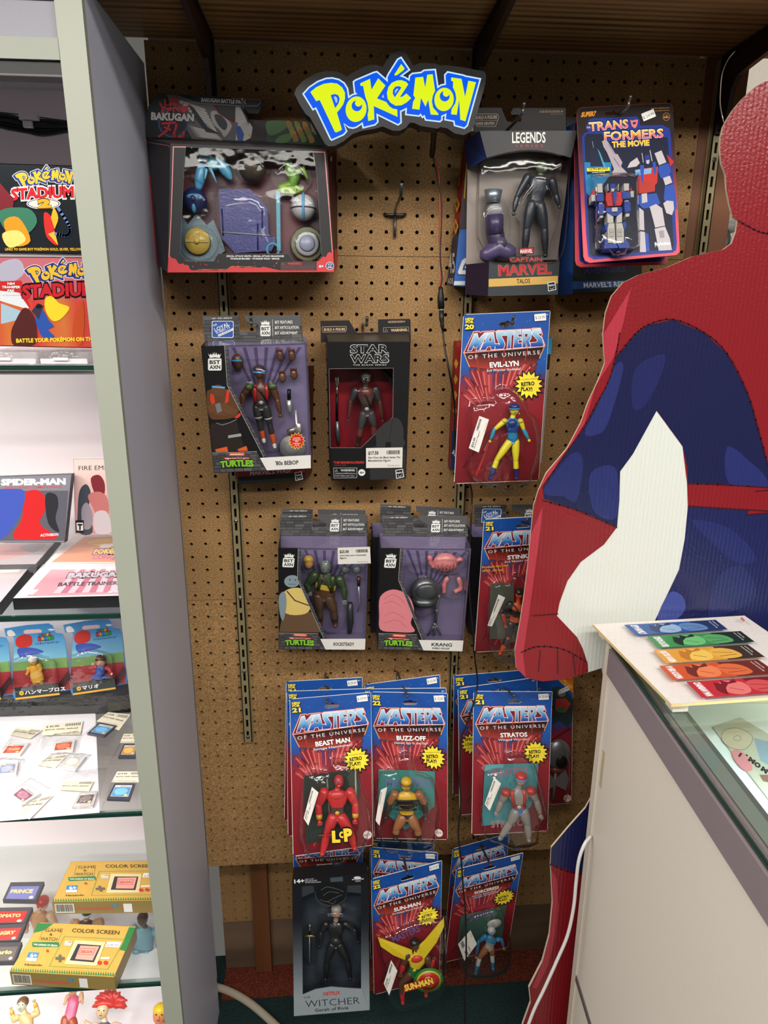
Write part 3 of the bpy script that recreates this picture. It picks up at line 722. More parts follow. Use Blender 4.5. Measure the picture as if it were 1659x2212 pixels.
def label_tag(pl, o, pts, price='', h=0.002, lines=None):
    """white shop label stuck on a blister: four corners clockwise from the top left of its text"""
    slab(pl, pts, 0.0004,(232,228,222), o, 'price_label', 'print', None, h)
    A = Art(pl, h+0.0002, homog([(0,0),(100,0),(100,46),(0,46)], pts))
    rr = random.Random(2); x = 56
    while x < 92: w = rr.choice([.7,1.2,1.8]); A.r(x, 6, x+w, 15,(60,60,66)); x += w+rr.choice([.8,1.3])
    if price: A.t(price, 6,15,34,15,8,(40,40,44), .02)
    for k, s_ in enumerate(lines or []): A.t(s_, 6,24+7*k, min(94,6+3.4*len(s_)),24+7*k, 4.6,(50,50,54), .01)
    A.t('No tax price', 60,42,92,42,3,(120,120,124),0)
    A.done(o, 'label_print')

# --- second row, right
pl, o, hg = mcard(REF, -0.115, 'card marked 20 holding a yellow-skinned figure in a blue helmet, second row', 'EVIL-LYN', 'Evil Warrior Goddess!', '20', '23.99')
A = Art(pl, .003); A.t('BEAST', 1016,1024,1046,1020,7,(170,40,44), .02); A.done(o, 'faded_print')
figure(pl, o, dict(head=(1111,884,13), chest=(1107,914), hip=(1107,950), sw=17, hw=11, ar=5.5, lr=8.5, handL=(1058,953), elbL=(1068,928), handR=(1143,951), elbR=(1131,928), footL=(1060,1033), knL=(1074,992), footR=(1116,1034), knR=(1114,994)),
       dict(skin=(228,214,40), torso=(34,128,168), belly=(28,60,130), belt=(34,128,168), hip=(34,118,160), uparm=(228,214,40), forearm=(44,152,190), hand=(228,214,40), thigh=(228,214,40), shin=(228,214,40), boot=(34,40,112), cap=(30,40,112), plate=(30,46,118), pad=(206,190,60), band=(50,140,190)),0.014)
shell(pl, zc(900,620,3.95,[(462,968),(655,960),(672,865),(790,850),(920,965),(962,1080),(1012,1120),(1055,1400),(960,1690),(880,1695),(830,1738),(735,1738),(700,1698),(560,1690),(440,1560),(455,1200)]),0.034, o)
label_tag(pl, o, zc(900,620,3.95,[(445,1375),(535,1100),(617,1130),(530,1412)]), '$23.99', .036,['Evil-Lyn Figure'])
# --- third row, right: card partly hidden by the standee's fist
q = [(1045.8,1121.7),(1212,1113),(1193,1400),(1025,1409)]
pl, o, hg = mcard(q, -0.135, 'blue and red card marked 21 with an orange figure, half hidden by the standee forearm', 'STINKOR', 'Evil Master of Odors!', '21', '', tx=(1058,794,1135,788), burst_=False)
A = Art(pl, .003); A.t('Product has real', 1042,1228,1097,1223,5,(236,196,70), .01); A.t('smell...it\'s fun!', 1042,1235,1088,1233,5,(236,196,70), .01); A.r(1058,1259,1110,1380,(88,92,80)); A.done(o, 'printed_insert')
figure(pl, o, dict(head=(1122,1282,11), chest=(1118,1312), hip=(1112,1345), sw=17, hw=12, ar=6.5, lr=9, handL=(1092,1352), elbL=(1088,1328), handR=(1146,1345), footL=(1080,1412), knL=(1098,1378), footR=(1130,1405)),
       dict(skin=(216,84,36), torso=(216,84,36), belly=(40,36,36), thigh=(40,38,38), shin=(44,40,40), boot=(214,84,36), uparm=(36,34,34), forearm=(190,50,40), hand=(196,60,44), strap=(30,30,30), cap=(30,30,32), knee=(214,84,36)),0.014)
shell(pl, [(1060,1262),(1100,1258),(1110,1238),(1140,1262),(1150,1420),(1100,1428),(1070,1420),(1052,1360)],0.034, o)
label_tag(pl, o, zc(560,1060,2.676,[(1320,780),(1383,600),(1422,618),(1345,785)]), '$28.99', .036,['Stinkor figure'])

# --- fourth row: three in front
q = [(625.6,1510),(801.5,1495),(806,1826),(633,1850)]
pl, o, hg = mcard(q, -0.15, 'card holding a bright red figure with yellow cuffs, fourth row left', 'BEAST MAN', 'Savage Henchman!', '21', '29.99', mattel=(1153,1012), tx=(1051,794,1131,788))
z3 = lambda pts: zc(580,1430,2.37, pts)
A = Art(pl, .003); A.p(z3([(178,585),(465,545),(470,690),(400,900),(190,930)]),(44,52,46)); A.l(z3([(300,600),(320,900)]),3,(120,130,110)); A.l(z3([(445,560),(450,760)]),3,(170,176,160)); A.done(o, 'printed_insert')
figure(pl, o, dict(head=z3([(360,610)])[0]+(14,), chest=z3([(352,680)])[0], hip=z3([(352,785)])[0], sw=28, hw=15, ar=10, lr=12.5, handL=z3([(262,822)])[0], elbL=z3([(256,735)])[0], handR=z3([(444,815)])[0], elbR=z3([(445,730)])[0], footL=z3([(275,985)])[0], knL=z3([(302,870)])[0], footR=z3([(442,955)])[0], knR=z3([(415,865)])[0]),
       dict(skin=(196,48,50), torso=(196,48,50), belt=(90,60,56), thigh=(198,50,52), shin=(200,50,50), boot=(206,52,52), head=(186,44,48), eye=(70,160,220), lip=(236,220,190), cuff=(214,160,40), buckle=(226,180,50), plate=(204,58,58)),0.015)
shell(pl, z3([(178,575),(300,560),(310,500),(400,500),(455,560),(520,780),(515,880),(470,990),(400,1010),(370,1038),(330,1038),(300,1005),(215,1000),(160,900)]),0.034, o)
A = Art(pl, 0.0362)      # LOP sticker with a red sword
A.l(z3([(258,888),(330,884)]),3.5,(30,22,20)); A.l(z3([(258,888),(335,884)]),1.8,(200,40,40)); A.l(z3([(292,872),(292,902)]),2,(200,40,40))
for s_, x0, x1, y0, y1, h in (('L', 326,368,922,920,24),('O', 362,394,900,898,13),('P', 388,432,916,912,26)):
    a, b = z3([(x0, y0)])[0], z3([(x1, y1)])[0]; A.t(s_, a[0], a[1], b[0], b[1], h, (250,206,60), .06, out=(24,18,16), ow=.06)
A.done(o, 'sticker')
label_tag(pl, o, z3([(180,800),(222,640),(256,668),(204,838)]), '$29.99', .036,['Beast Man figure'])
q = [(800,1494),(967,1497.5),(967,1814),(809,1811)]
pl, o, hg = mcard(q, -0.148, 'card holding a figure in yellow and black stripes, fourth row middle', 'BUZZ-OFF', 'Heroic Spy in the Sky!', '22', '15.00', mattel=(1143,1022), tx=(1056,794,1128,791))
A = Art(pl, .003); A.p(z3([(563,548),(852,560),(850,740),(700,860),(560,740)]),(58,128,124)); a, b = z3([(600,640)])[0], z3([(835,640)])[0]; A.t('MASTERS', a[0], a[1], b[0], b[1],20,(96,110,150), .03); A.done(o, 'printed_insert')
J = dict(head=z3([(705,625)])[0]+(14,), chest=z3([(708,690)])[0], hip=z3([(708,785)])[0], sw=26, hw=15, ar=9, lr=11.5, handL=z3([(600,800)])[0], elbL=z3([(618,725)])[0], handR=z3([(805,805)])[0], elbR=z3([(800,725)])[0], footL=z3([(650,905)])[0], knL=z3([(655,850)])[0], footR=z3([(772,910)])[0], knR=z3([(762,855)])[0])
fo = figure(pl, o, J, dict(skin=(150,96,60), torso=(214,168,36), belly=(44,34,28), belt=(206,160,36), hip=(60,46,36), uparm=(150,96,60), forearm=(60,44,38), hand=(52,40,36), thigh=(158,102,62), shin=(158,102,62), boot=(50,38,34), cap=(214,172,40), band=(120,84,40), head=(214,172,40)),0.016)
mb = MB()
for k, yy in enumerate((712,735,758)):
    P = [pl.pt(*z3([(708+dx*(62-k*5), yy+abs(dx)*-2)])[0], .016+.013+.004*(1-dx*dx)) for dx in (-1,-.5,0, .5,1)]; mb.tube(P, .0016,(40,30,24),6)
mb.build('stripe', 'plastic', fo)
for q_ in (-1,1):
    a, b = z3([(708,700)])[0], z3([(708+q_*80,690)])[0]
    MB().ell(pl.pt(b[0], b[1]+10, .008),(.012, .0015, .026),(176,186,110),12,6, q_*-.5).build('wing', 'blister', o)
shell(pl, z3([(570,560),(650,550),(660,470),(740,470),(760,560),(840,590),(878,760),(840,960),(740,975),(735,1000),(670,1000),(660,975),(590,965),(548,760)]),0.034, o)
label_tag(pl, o, z3([(548,812),(575,655),(608,640),(568,838)]), '', .035)
q = [(1023,1493),(1193,1494),(1183,1795),(1019,1804)]
pl, o, hg = mcard(q, -0.15, 'card holding a grey figure with red harness, fourth row right', 'STRATOS', 'Winged Warrior!', '21', '23.99', tx=(1059,794,1124,790))
A = Art(pl, .003); A.p(z3([(1108,525),(1382,518),(1370,700),(1280,820),(1090,840)]),(70,140,148)); a, b = z3([(1140,590)])[0], z3([(1330,575)])[0]; A.t('MASTERS', a[0], a[1], b[0], b[1],16,(150,110,130), .03); a, b = z3([(1140,848)])[0], z3([(1330,835)])[0]; A.t('STRATOS', a[0], a[1], b[0], b[1],14,(190,120,120), .03); A.done(o, 'printed_insert')
figure(pl, o, dict(head=z3([(1293,600)])[0]+(14,), chest=z3([(1280,675)])[0], hip=z3([(1285,755)])[0], sw=27, hw=14, ar=9, lr=11.5, handL=z3([(1165,775)])[0], elbL=z3([(1190,720)])[0], handR=z3([(1395,790)])[0], elbR=z3([(1372,710)])[0], footL=z3([(1185,905)])[0], knL=z3([(1240,820)])[0], footR=z3([(1335,915)])[0], knR=z3([(1325,825)])[0]),
       dict(skin=(140,134,130), torso=(142,136,132), belt=(150,60,56), hip=(50,110,176), uparm=(138,132,128), thigh=(138,134,130), shin=(140,136,132), cap=(190,40,42), head=(196,150,110), band=(60,140,200), vest=(190,46,44), pad=(180,44,42), buckle=(186,186,186)),0.016)
shell(pl, z3([(1100,560),(1200,540),(1215,470),(1320,468),(1370,540),(1430,800),(1380,850),(1380,930),(1290,955),(1230,955),(1180,930),(1110,900),(1085,750)]),0.034, o)
label_tag(pl, o, z3([(1107,728),(1155,590),(1190,622),(1132,762)]), '$23.99', .036,['Stratos figure'])
# those hanging behind them
def back(q, y, yr, price, label, title='', sub='', **kw):
    return mcard(q, y, label, title or ' ', sub, yr, price, burst_=kw.pop('burst_', False), **kw)
back([(619,1493),(800,1487),(797,1800),(622,1806)],-0.122, '21', '', 'blue and red card directly behind the card of the red figure')
back([(618,1472),(783,1463),(780,1760),(614,1772)],-0.092, '21', '29.99', 'rearmost blue and red card on the fourth row left hook', pr=(1150,695))
back([(797,1488),(964,1486),(966,1790),(803,1795)],-0.126, '22', '', 'blue and red card directly behind the card of the yellow and black figure')
back([(787.6,1478.5),(950.5,1457.4),(960,1765),(797,1790)],-0.101, '22', '23.99', 'rearmost card on the fourth row middle hook, tilted up to the right')
pl, o, hg = back([(989,1487),(1160,1463),(1166,1745),(993,1761)],-0.115, '21', '', 'card with a yellow spring loaded burst, directly behind the grey figure card')
A = Art(pl, .003); A.p(burst(1019,1607,25,18,14),(24,18,18)); A.p(burst(1019,1607,22.5,16,14),(240,216,60)); A.t('SPRING', 1004,1601,1034,1599,6.5,(24,20,20), .03); A.t('LOADED', 1005,1611,1034,1609,6.5,(24,20,20), .03); A.t('ACTION', 1008,1618,1030,1617,3.4,(24,20,20),0); A.done(o, 'printed_burst')
back([(980,1459.5),(1150,1446),(1152,1700),(978,1718)],-0.08, '21', '', 'rearmost blue and red card above the grey figure card, its top left corner showing')
# deluxe card to the right
q = [(1062,1474),(1238,1464),(1235,1735),(1060,1745)]
pl, o, hg = mcard(q, -0.034, 'wide card with orange corner, silver helmet and axe, under the standee fist', ' ', '', '21', '', mattel=None, burst_=False, crys=False)
A = Art(pl, .003)
A.p(z3([(1480,85),(1560,82),(1562,165)]),(222,120,40)); A.t('DELUXE', 1214,1469,1234,1487,5,(250,226,90), .02); A.t('FIGURE SET', 1206,1470,1230,1491,4,(250,226,90), .01)
A.p(z3([(1455,130),(1490,125),(1530,160),(1560,190),(1555,300),(1530,335),(1490,300),(1455,320)]),(40,60,62)); A.p(z3([(1470,190),(1520,185),(1548,215),(1520,260),(1470,250)]),(176,60,60)); A.e(*z3([(1500,245)])[0],10,6,(70,110,60)); A.e(*z3([(1500,160)])[0],9,8,(110,112,116))
A.p(zc(1200,1300,3.614,[(25,690),(100,655),(108,690),(28,722)]),(232,232,230)); A.t('$ 39.99', 1209,1496,1228,1489,5,(70,70,76),0)
A.e(*z3([(1530,698)])[0],8,8,(214,200,196)); A.t('MATTEL', 1219,1726,1232,1725,3,(170,40,44), .02); A.done(o, 'printed_corner')
mb = MB(); c = pl.pt(*z3([(1482,470)])[0], .012); mb.ell(c, (.026, .012, .032),(140,142,146),14,10); mb.ell(c+np.array([.004,-.011,-.012]),(.012, .004, .014),(40,40,42)); mb.build('helmet', 'metal', o)
mb = MB(); a, b = pl.pt(*z3([(1470,560)])[0], .008), pl.pt(*z3([(1458,700)])[0], .008)
mb.tube([a, b], .0035,(110,104,104),8)
for sgn in (-1,1):
    X = [(0,0),(sgn*.02, .02),(sgn*.028,0),(sgn*.022,-.026),(0,-.012)]; c = pl.pt(*z3([(1468,600)])[0], .008)
    mb.add([c+np.array([x, -.002, z]) for x, z in X]+[c+np.array([x, .002, z]) for x, z in X],[(0,1,2,3,4),(9,8,7,6,5)]+[(i, (i+1) % 5,(i+1) % 5+5, i+5) for i in range(5)],(112,108,110))
mb.ell(pl.pt(*z3([(1475,548)])[0], .008),(.014, .008, .008),(130,60,50)); mb.build('axe', 'plastic', o)
shell(pl, z3([(1420,420),(1470,400),(1530,430),(1545,600),(1520,720),(1440,730),(1410,600)]), .026, o)

# --- bottom row
z4 = lambda pts: zc(580,1800,2.37, pts)
q = [(801.5,1899),(955,1859),(950,2112),(808,2149)]
pl, o, hg = mcard(q, -0.165, 'tilted card with a yellow-winged dark-skinned figure and round green-rimmed shield, bottom row middle', 'SUN-MAN', 'The Greatest Hero of Them All!', '22', '15.00', tx=(1054,794,1126,791))
A = Art(pl, .003); a, b = z4([(640,560)])[0], z4([(780,500)])[0]; A.t('MASTERS', a[0], a[1], b[0], b[1],14,(120,90,150), .03); A.done(o, 'printed_insert')
mb = MB()
for sg, P in ((1,[(735,600),(560,535),(575,580),(640,625),(700,650),(735,655)]),(-1,[(745,600),(800,550),(898,435),(900,475),(860,560),(800,640),(745,655)])):
    Q = z4(P); F = [pl.pt(x, y, .020+.006*k/len(Q)) for k, (x, y) in enumerate(Q)]; n = len(F)
    mb.add(F+[p+np.array([0, .002,0]) for p in F],[tuple(range(n)), tuple(range(n, 2*n))[::-1]]+[(i, (i+1) % n, (i+1) % n+n, i+n) for i in range(n)],(232,206,40))
mb.build('wing', 'plastic', o)
figure(pl, o, dict(head=z4([(750,570)])[0]+(12,), chest=z4([(760,640)])[0], hip=z4([(745,712)])[0], sw=22, hw=12, ar=7.5, lr=9, handL=z4([(675,720)])[0], elbL=z4([(690,675)])[0], handR=z4([(850,640)])[0], elbR=z4([(830,690)])[0], footL=z4([(688,870)])[0], knL=z4([(680,770)])[0], footR=z4([(806,832)])[0], knR=z4([(812,760)])[0]),
       dict(skin=(96,60,40), torso=(226,196,44), belly=(226,196,44), belt=(40,120,50), hip=(40,116,50), forearm=(190,44,36), uparm=(96,60,40), thigh=(96,60,40), shin=(96,60,40), boot=(206,42,38), plate=(206,60,40), buckle=(230,200,60), hair=(26,20,18), hand=(96,60,40)),0.018)
mb = MB(); c = pl.pt(*z4([(820,752)])[0], .03)
for r_, hh, cc in ((.029, .001,(44,132,52)),(.024, .0025,(214,196,60)),(.021, .0035,(196,44,40)),(.012, .005,(226,196,70))): mb.tube([c, c+np.array([0,-hh, 0])],[r_, r_*.98], cc, 20)
mb.build('shield', 'plastic', o)
shell(pl, z4([(555,540),(640,500),(740,450),(895,430),(910,480),(905,700),(880,830),(740,890),(660,900),(600,800),(590,700)]), .034, o)
A = Art(pl, .0375); A.p(z4([(695,775),(850,735),(852,775),(700,812),(690,830)]),(190,40,40)); a, b = z4([(700,808)])[0], z4([(845,768)])[0]; A.t('SUN-MAN', a[0], a[1], b[0], b[1],13,(244,214,80), .05, out=(120,20,24), ow=.05); A.done(o, 'sticker')
label_tag(pl, o, z4([(590,770),(628,650),(660,705),(618,830)]), '$15.00', .036,['Sun-Man figure'])
q = [(986,1878),(1130.6,1842.5),(1098,2046),(960.5,2079)]
pl, o, hg = mcard(q, -0.13, 'tilted card with a small figure in silver dress and light blue boots, bottom row right', 'SORCERESS', 'Heroic Guardian of', '22', '23.99', sub2='Castle Grayskull!', tx=(1056,794,1126,791))
z5 = lambda pts: zc(940,1780,4.879, pts)
A = Art(pl, .003); A.p(z5([(270,965),(755,850),(705,1200),(230,1290)]),(60,96,84)); a, b = z5([(330,1035)])[0], z5([(620,955)])[0]; A.t('MASTERS', a[0], a[1], b[0], b[1],13,(110,96,140), .03); A.done(o, 'printed_insert')
figure(pl, o, dict(head=z5([(595,1125)])[0]+(9,), chest=z5([(590,1215)])[0], hip=z5([(572,1290)])[0], sw=14, hw=9, ar=4.6, lr=7, handL=z5([(430,1400)])[0], elbL=z5([(455,1240)])[0], handR=z5([(725,1310)])[0], elbR=z5([(700,1215)])[0], footL=z5([(425,1580)])[0], knL=z5([(470,1400)])[0], footR=z5([(612,1530)])[0], knR=z5([(600,1370)])[0]),
       dict(skin=(176,110,70), torso=(60,140,180), belly=(176,176,178), belt=(186,186,190), hip=(190,190,194), uparm=(50,130,180), forearm=(50,130,180), hand=(176,110,70), thigh=(170,106,68), shin=(224,222,220), boot=(56,150,200), hair=(196,194,190), band=(80,150,196)), .014)
MB().ell(pl.pt(*z5([(625,1050)])[0], .01),(.016, .005, .012),(170,168,166)).build('wing', 'plastic', o)
shell(pl, z5([(300,1040),(380,960),(560,900),(690,890),(780,1130),(800,1400),(740,1560),(560,1620),(330,1600),(240,1330)]), .03, o)
label_tag(pl, o, z5([(308,1442),(242,1268),(372,1120),(440,1265)]), '$23.99', .034,['Sorceress'])
back([(978,1834),(1100,1800),(1082,2030),(957,2062)],-0.075, '22', '', 'card directly behind the silver dress figure card, its bright logo showing above it')
back([(803,1830),(946,1842),(938,2085),(800,2065)],-0.133, '21', '19.99', 'card behind the yellow-winged figure, sloping down to the right')
back([(800,1815),(938,1822),(930,2040),(796,2035)],-0.06, '21', '', 'rearmost card on the bottom row middle hook')
back([(633,1806),(784,1800),(783,2015),(637,2022)],-0.06, '21', '', 'card whose logo and name show between the red figure and black-silver box', title='FISTO', sub='Heroic Hand-to-Hand Fighter!', pr=(1150,695))
back([(640,1884),(795,1873),(790,2080),(642,2090)],-0.078, '21', '', 'card right behind the black-silver box, a blue sliver showing')

# ================================================================== BOXED FIGURES
def carton(pl, q, D, parent, faces, name='carton', taper=0.0, topy=None):
    """card box behind the front outline q (tl, tr, br, bl in photo pixels), D deep; faces: dict of colours for l r t b back"""
    F = [pl.pt(*p) for p in q]; B = [p+np.array([0, D, 0]) for p in F]
    cx = np.mean([p[0] for p in F]); B = [np.array([cx+(p[0]-cx)*(1+taper), p[1], p[2]]) for p in B]
    mb = MB(); t = 0.0008
    for k, idx in (('t', (0,1)),('r', (1,2)),('b', (2,3)),('l', (3,0))):
        if k in faces:
            i, j = idx; n = np.array([0,0,0.]); c = (F[0]+F[2])/2; m_ = (F[i]+F[j])/2-c; m_[1] = 0; m_ /= np.linalg.norm(m_)
            mb.hexa([F[i]-m_*t, F[j]-m_*t, B[j]-m_*t, B[i]-m_*t, F[i], F[j], B[j], B[i]], faces[k])
    k = faces.get('back', (60,60,60)); e = np.array([0, t, 0])
    mb.hexa([B[3], B[2], B[2]+e, B[3]+e, B[0], B[1], B[1]+e, B[0]+e], k)
    mb.build(name, 'card', parent); return F, B
REFB = [(434,747),(661,741),(672,1012),(462,1022)]
REFH = [(437,683),(650,681),(655,735),(442,738)]
def bricks(A, q, nx, ny, gap=(40,40,42), cols=((88,88,90),(76,76,78),(96,96,98),(70,70,72))):
    rr = random.Random(9)
    f = homog([(0,0),(1,0),(1,1),(0,1)], q); A.p(q, gap)
    for j in range(ny):
        x = -0.5*(j % 2)/nx
        while x < 1:
            w = (0.7+rr.random()*.6)/nx; a, b = max(0.004, x+.006), min(.996, x+w-.006)
            if b > a: A.p([f(p) for p in ((a, (j+.07)/ny),(b, (j+.07)/ny),(b, (j+.93)/ny),(a, (j+.93)/ny))], rr.choice(cols))
            x += w
def crown(A, x0, y0, w, h, col=(240,240,240)):
    P = [(0, .25),(.12, .62),(.2, .3),(.3, .62),(.38, .12),(.46, .6),(.5,0),(.54, .6),(.62, .12),(.7, .62),(.8, .3),(.88, .62),(1, .25),(.86,1),(.5, .88),(.14,1)]
    A.p([(x0+a*w, y0+b*h) for a, b in P], col)
def bst_logo(A, x0, y0, w, h, ch):
    crown(A, x0+w*.02, y0-ch, w*.96, ch*.95)
    A.p(rrect(x0, y0, x0+w, y0+h, w*.12),(190,190,190)); A.p(rrect(x0+w*.04, y0+h*.04, x0+w*.96, y0+h*.96, w*.1),(246,246,244))
    A.t('BST', x0+w*.12, y0+h*.46, x0+w*.9, y0+h*.45, h*.3,(18,18,18), .035); A.t('AXN', x0+w*.12, y0+h*.86, x0+w*.9, y0+h*.85, h*.3,(18,18,18), .035)
def turtles(A, x0, y0, x1, y1, h, banner=True):
    L = x1-x0
    if banner:
        A.p([(x0+L*.08, y0-h*1.62),(x0+L*.9, y0-h*1.64),(x0+L*.84, y0-h*1.16),(x0+L*.14, y0-h*1.14)],(206,36,44))
        A.t('TEENAGE MUTANT NINJA', x0+L*.13, y0-h*1.24, x0+L*.86, y0-h*1.27, h*.3,(246,236,234), .03)
    A.t('TURTLES', x0, y0, x1, y1, h, (132,196,56), .06, arc=.14, slant=-.05, out=(18,26,16), ow=.07)
def header(pl, o, hq, badge, name='hang_tab'):
    hg = homog(REFH, hq)
    out = [(437,683),(516,682),(518,712),(521,716),(550,716),(553,713),(552,702),(540,700),(531,694),(528,682),(650,681),(655,737),(442,740)]
    slab(pl, [hg(p) for p in out],0.0009,(96,96,98), o, name, 'card')
    A = Art(pl, 0.0004, hg)
    bricks(A, [(437.6,684),(516,683),(517.5,738),(442.4,739)],4,7); bricks(A, [(553.5,704),(650.6,682),(654.4,736.4),(553.5,738)],5,7); A.p([(529,682.5),(650,682),(651,704),(553.5,706),(541,699.6),(532,693.5)],(84,84,86)); bricks(A, [(518,718),(553,718),(553.5,738),(517.5,738)],2,3)
    A.t('AGE \u2022 \u00c2GE \u2022 A\u00d1OS: 8+', 457,689.5,502,688.5,3.4,(232,232,232), .02)
    if badge:
        A.p(rrect(457.5,693,504.8,730,4),(226,234,244)); A.p(rrect(459,694.5,503.3,728.5,3.4),(52,92,168))
        A.t('THE', 461,706,469,702,4,(240,244,250), .02); A.t('LOYAL', 465,716.5,496,702.5,8,(240,244,250), .02); A.t('SUBJECTS', 467.5,721.5,497.5,708.5,5.4,(240,244,250), .01)
        A.p([(470.5,723),(503.5,708.5),(503.5,713.5),(472.5,727.5)],(240,244,250)); A.t('LOS ANGELES', 474,725.5,500,713.5,2.8,(60,90,150), .01)
    bst_logo(A, 562,702.5,22.5,24,12)
    A.l([(588.5,690),(589.5,726)], .7,(230,230,230))
    for s_, y, x1 in (('BST FEATURES', 699,632),('BST ARTICULATION', 710.5,645),('BST ASSORTMENT', 722.5,643)): A.t(s_, 594, y, x1, y-.6,6.2,(232,232,232), .015)
    A.done(o, 'header_print')
def bst_box(q, hq, Y, D, label, title, sub='', badge=False, art=None, Hh=None, full=True, side=(60,34,78)):
    pl = Plane(q[0], q[1], q[3], Y, height=Hh or 0.207)
    o = pl.root('boxed_action_figure', label, 'toy', 'grey brick patterned figure boxes')
    F, B = carton(pl, q, D, o, dict(l=(36,30,44), b=(96,88,116), back=(118,108,142)))
    hp = Plane(hq[0], hq[1], hq[3], Y+D); ho = link('hang_tab', None, o); ho.matrix_basis = pl.M.inverted() @ hp.M
    header(hp, ho, hq, badge, 'tab_card')
    if not full:
        A = Art(pl, .0004, homog(REFB, q)); A.p(REFB, (30,28,32)); A.done(o); return pl, o, F
    hg = homog(REFB, q)
    # printed parts of the front: side panel, slanting divider, base strip and name plate
    for nm, P, c in (('side_panel', [(434,747),(493,745.5),(498,833),(508,850),(577,988),(562,989),(555,974.5),(458,978)],(24,22,24)),
                     ('base_panel', [(458,978),(555,974.5),(562,989),(577,988),(671,983),(672,1012),(462,1022)],(84,84,86)),
                     ('frame_edge', [(493,745.5),(661,741),(671,983),(667.5,983),(658,744.5),(497,749)],(104,96,128))):
        slab(pl, [hg(p) for p in P],0.0008, c, o, nm, 'card')
    A = Art(pl, .0004, hg)
    A.p([(434.5,748),(485,746),(491,832),(500,850),(570,987.5),(562,988.5),(555,974.5),(458.3,977.5)],(24,22,24))
    if art: art(A)
    bricks(A, [(485,746),(492.3,746),(498,833),(491,833)],1,9); bricks(A, [(491,833),(498,833),(508,850),(500,850)],1,2); bricks(A, [(500,850),(508,850),(577,987),(569,987)],1,16)
    A.l([(485,746),(491,832.5),(500,850),(569.5,987)], .7,(196,196,198))
    bricks(A, [(458.5,978.5),(555,975),(576.5,1016),(462.4,1021.4)],7,6)
    A.p([(561.5,989),(671,983),(671.6,1011.4),(576.5,1016)],(232,230,226))
    A.l([(458,978.3),(555,975)], .7,(190,190,190))
    bst_logo(A, 449,773,30,27,14)
    A.p(rrect(494.8,977.6,528.4,984.6,1.2),(226,90,40)); A.t('nickelodeon', 497.5,982.8,525.5,982.2,3.4,(250,240,232), .03)
    turtles(A, 476.5,1010,548.5,1007.5,13.5)
    A.t(title, *{'': (595,1005)}.get(sub, (595,1003)), *{'': (645,1003)}.get(sub, (645,1001)),9.0,(24,22,22), .02)
    if sub: A.t(sub, 598,1010.5,640,1009,4.6,(24,22,22), .02)
    A.done(o)
    # clear window: front sheet, bevelled top and right side
    W1 = [(493,745.5),(661,741),(671,983),(577,988),(508,850),(498,833)]
    W_ = [pl.pt(*hg(p),0.0) for p in W1]; mb = MB(); mb.add(W_, [tuple(range(6))],(230,230,230))
    mb.add([F[1], F[2], B[2], B[1]],[(0,1,2,3)],(230,230,230)); mb.add([F[0], F[1], B[1], B[0]],[(0,1,2,3)],(230,230,230))
    mb.build('window', 'film', o)
    # printed light rays on the backdrop
    bp = Art(pl, -D+.001); f = hg
    bp.p([f(p) for p in ((500,752),(655,748),(664,978),(580,984),(506,850))],(126,116,152))
    for k in range(7): bp.p([f((500+k*24,750)), f((508+k*24,750)), f((560+k*3,860)), f((556+k*3,860))],(84,72,112))
    bp.done(o, 'backdrop_print')
    return pl, o, F
def tray(pl, o, outs, h, d): 
    for P in outs: shell(pl, P, d, o, 'tray_bubble', 'film', h, ((1.05,0),(1.0, .05),(.97, .7),(.86,1.0)),3)
# second row, left: tilted box
zb5 = lambda p: zc(430,670,6.636,[p])[0]; zb6 = lambda p: zc(430,850,6.636,[p])[0]
def art_brown(A):    # plain stand-in for the printed character: a broad brown figure with red vest, folded arms and dark trousers
    P6 = lambda L: [zb6(p) for p in L]; P5 = lambda L: [zb5(p) for p in L]
    A.p(P6([(160,480),(190,420),(540,400),(580,560),(650,770),(560,820),(200,840),(170,600)]),(46,38,36))
    A.p(cm(P6([(110,20),(160,-60),(420,-60),(560,60),(580,200),(520,330),(300,370),(150,330)])),(98,64,40))
    A.p(P6([(160,0),(210,0),(230,120),(190,170),(160,90)]),(214,62,44)); A.p(P6([(400,-60),(440,-50),(420,120),(370,140)]),(214,62,44)); A.p(P6([(500,350),(590,270),(600,310),(560,350)]),(214,62,44))
    A.p(cm(P6([(130,180),(330,130),(470,190),(540,260),(420,310),(200,290)])),(108,72,46)); A.l(P6([(150,300),(300,250),(450,310)]), .6,(40,26,20))
    A.e(*zb5((270,1150)),15,13,(104,68,44)); A.p(P5([(180,1080),(375,1095),(370,1120),(190,1105)]),(96,170,224)); A.p(P6([(230,150),(300,130),(330,250),(260,280)]),(120,124,130))
    A.l(P6([(250,420),(330,450),(430,420),(540,370)]), .9,(170,172,176)); A.p(P6([(415,600),(600,570),(610,610),(420,640)]),(160,162,164))
    A.p(P6([(235,800),(400,760),(420,835),(240,838)]),(222,100,50)); A.p(P6([(550,800),(680,750),(700,820),(570,825)]),(222,100,50))
q = [(434,748),(661,741),(672,1012),(462,1022)]
pl, o, F = bst_box(q, [(437,683),(650,681),(655,735),(442,738)],-0.155,0.055, 'tilted grey brick box with a brown-skinned figure in a red vest, second row left', "'80s BEBOP", badge=True, art=art_brown, Hh=.2)
z6 = zb6; z7 = zb5
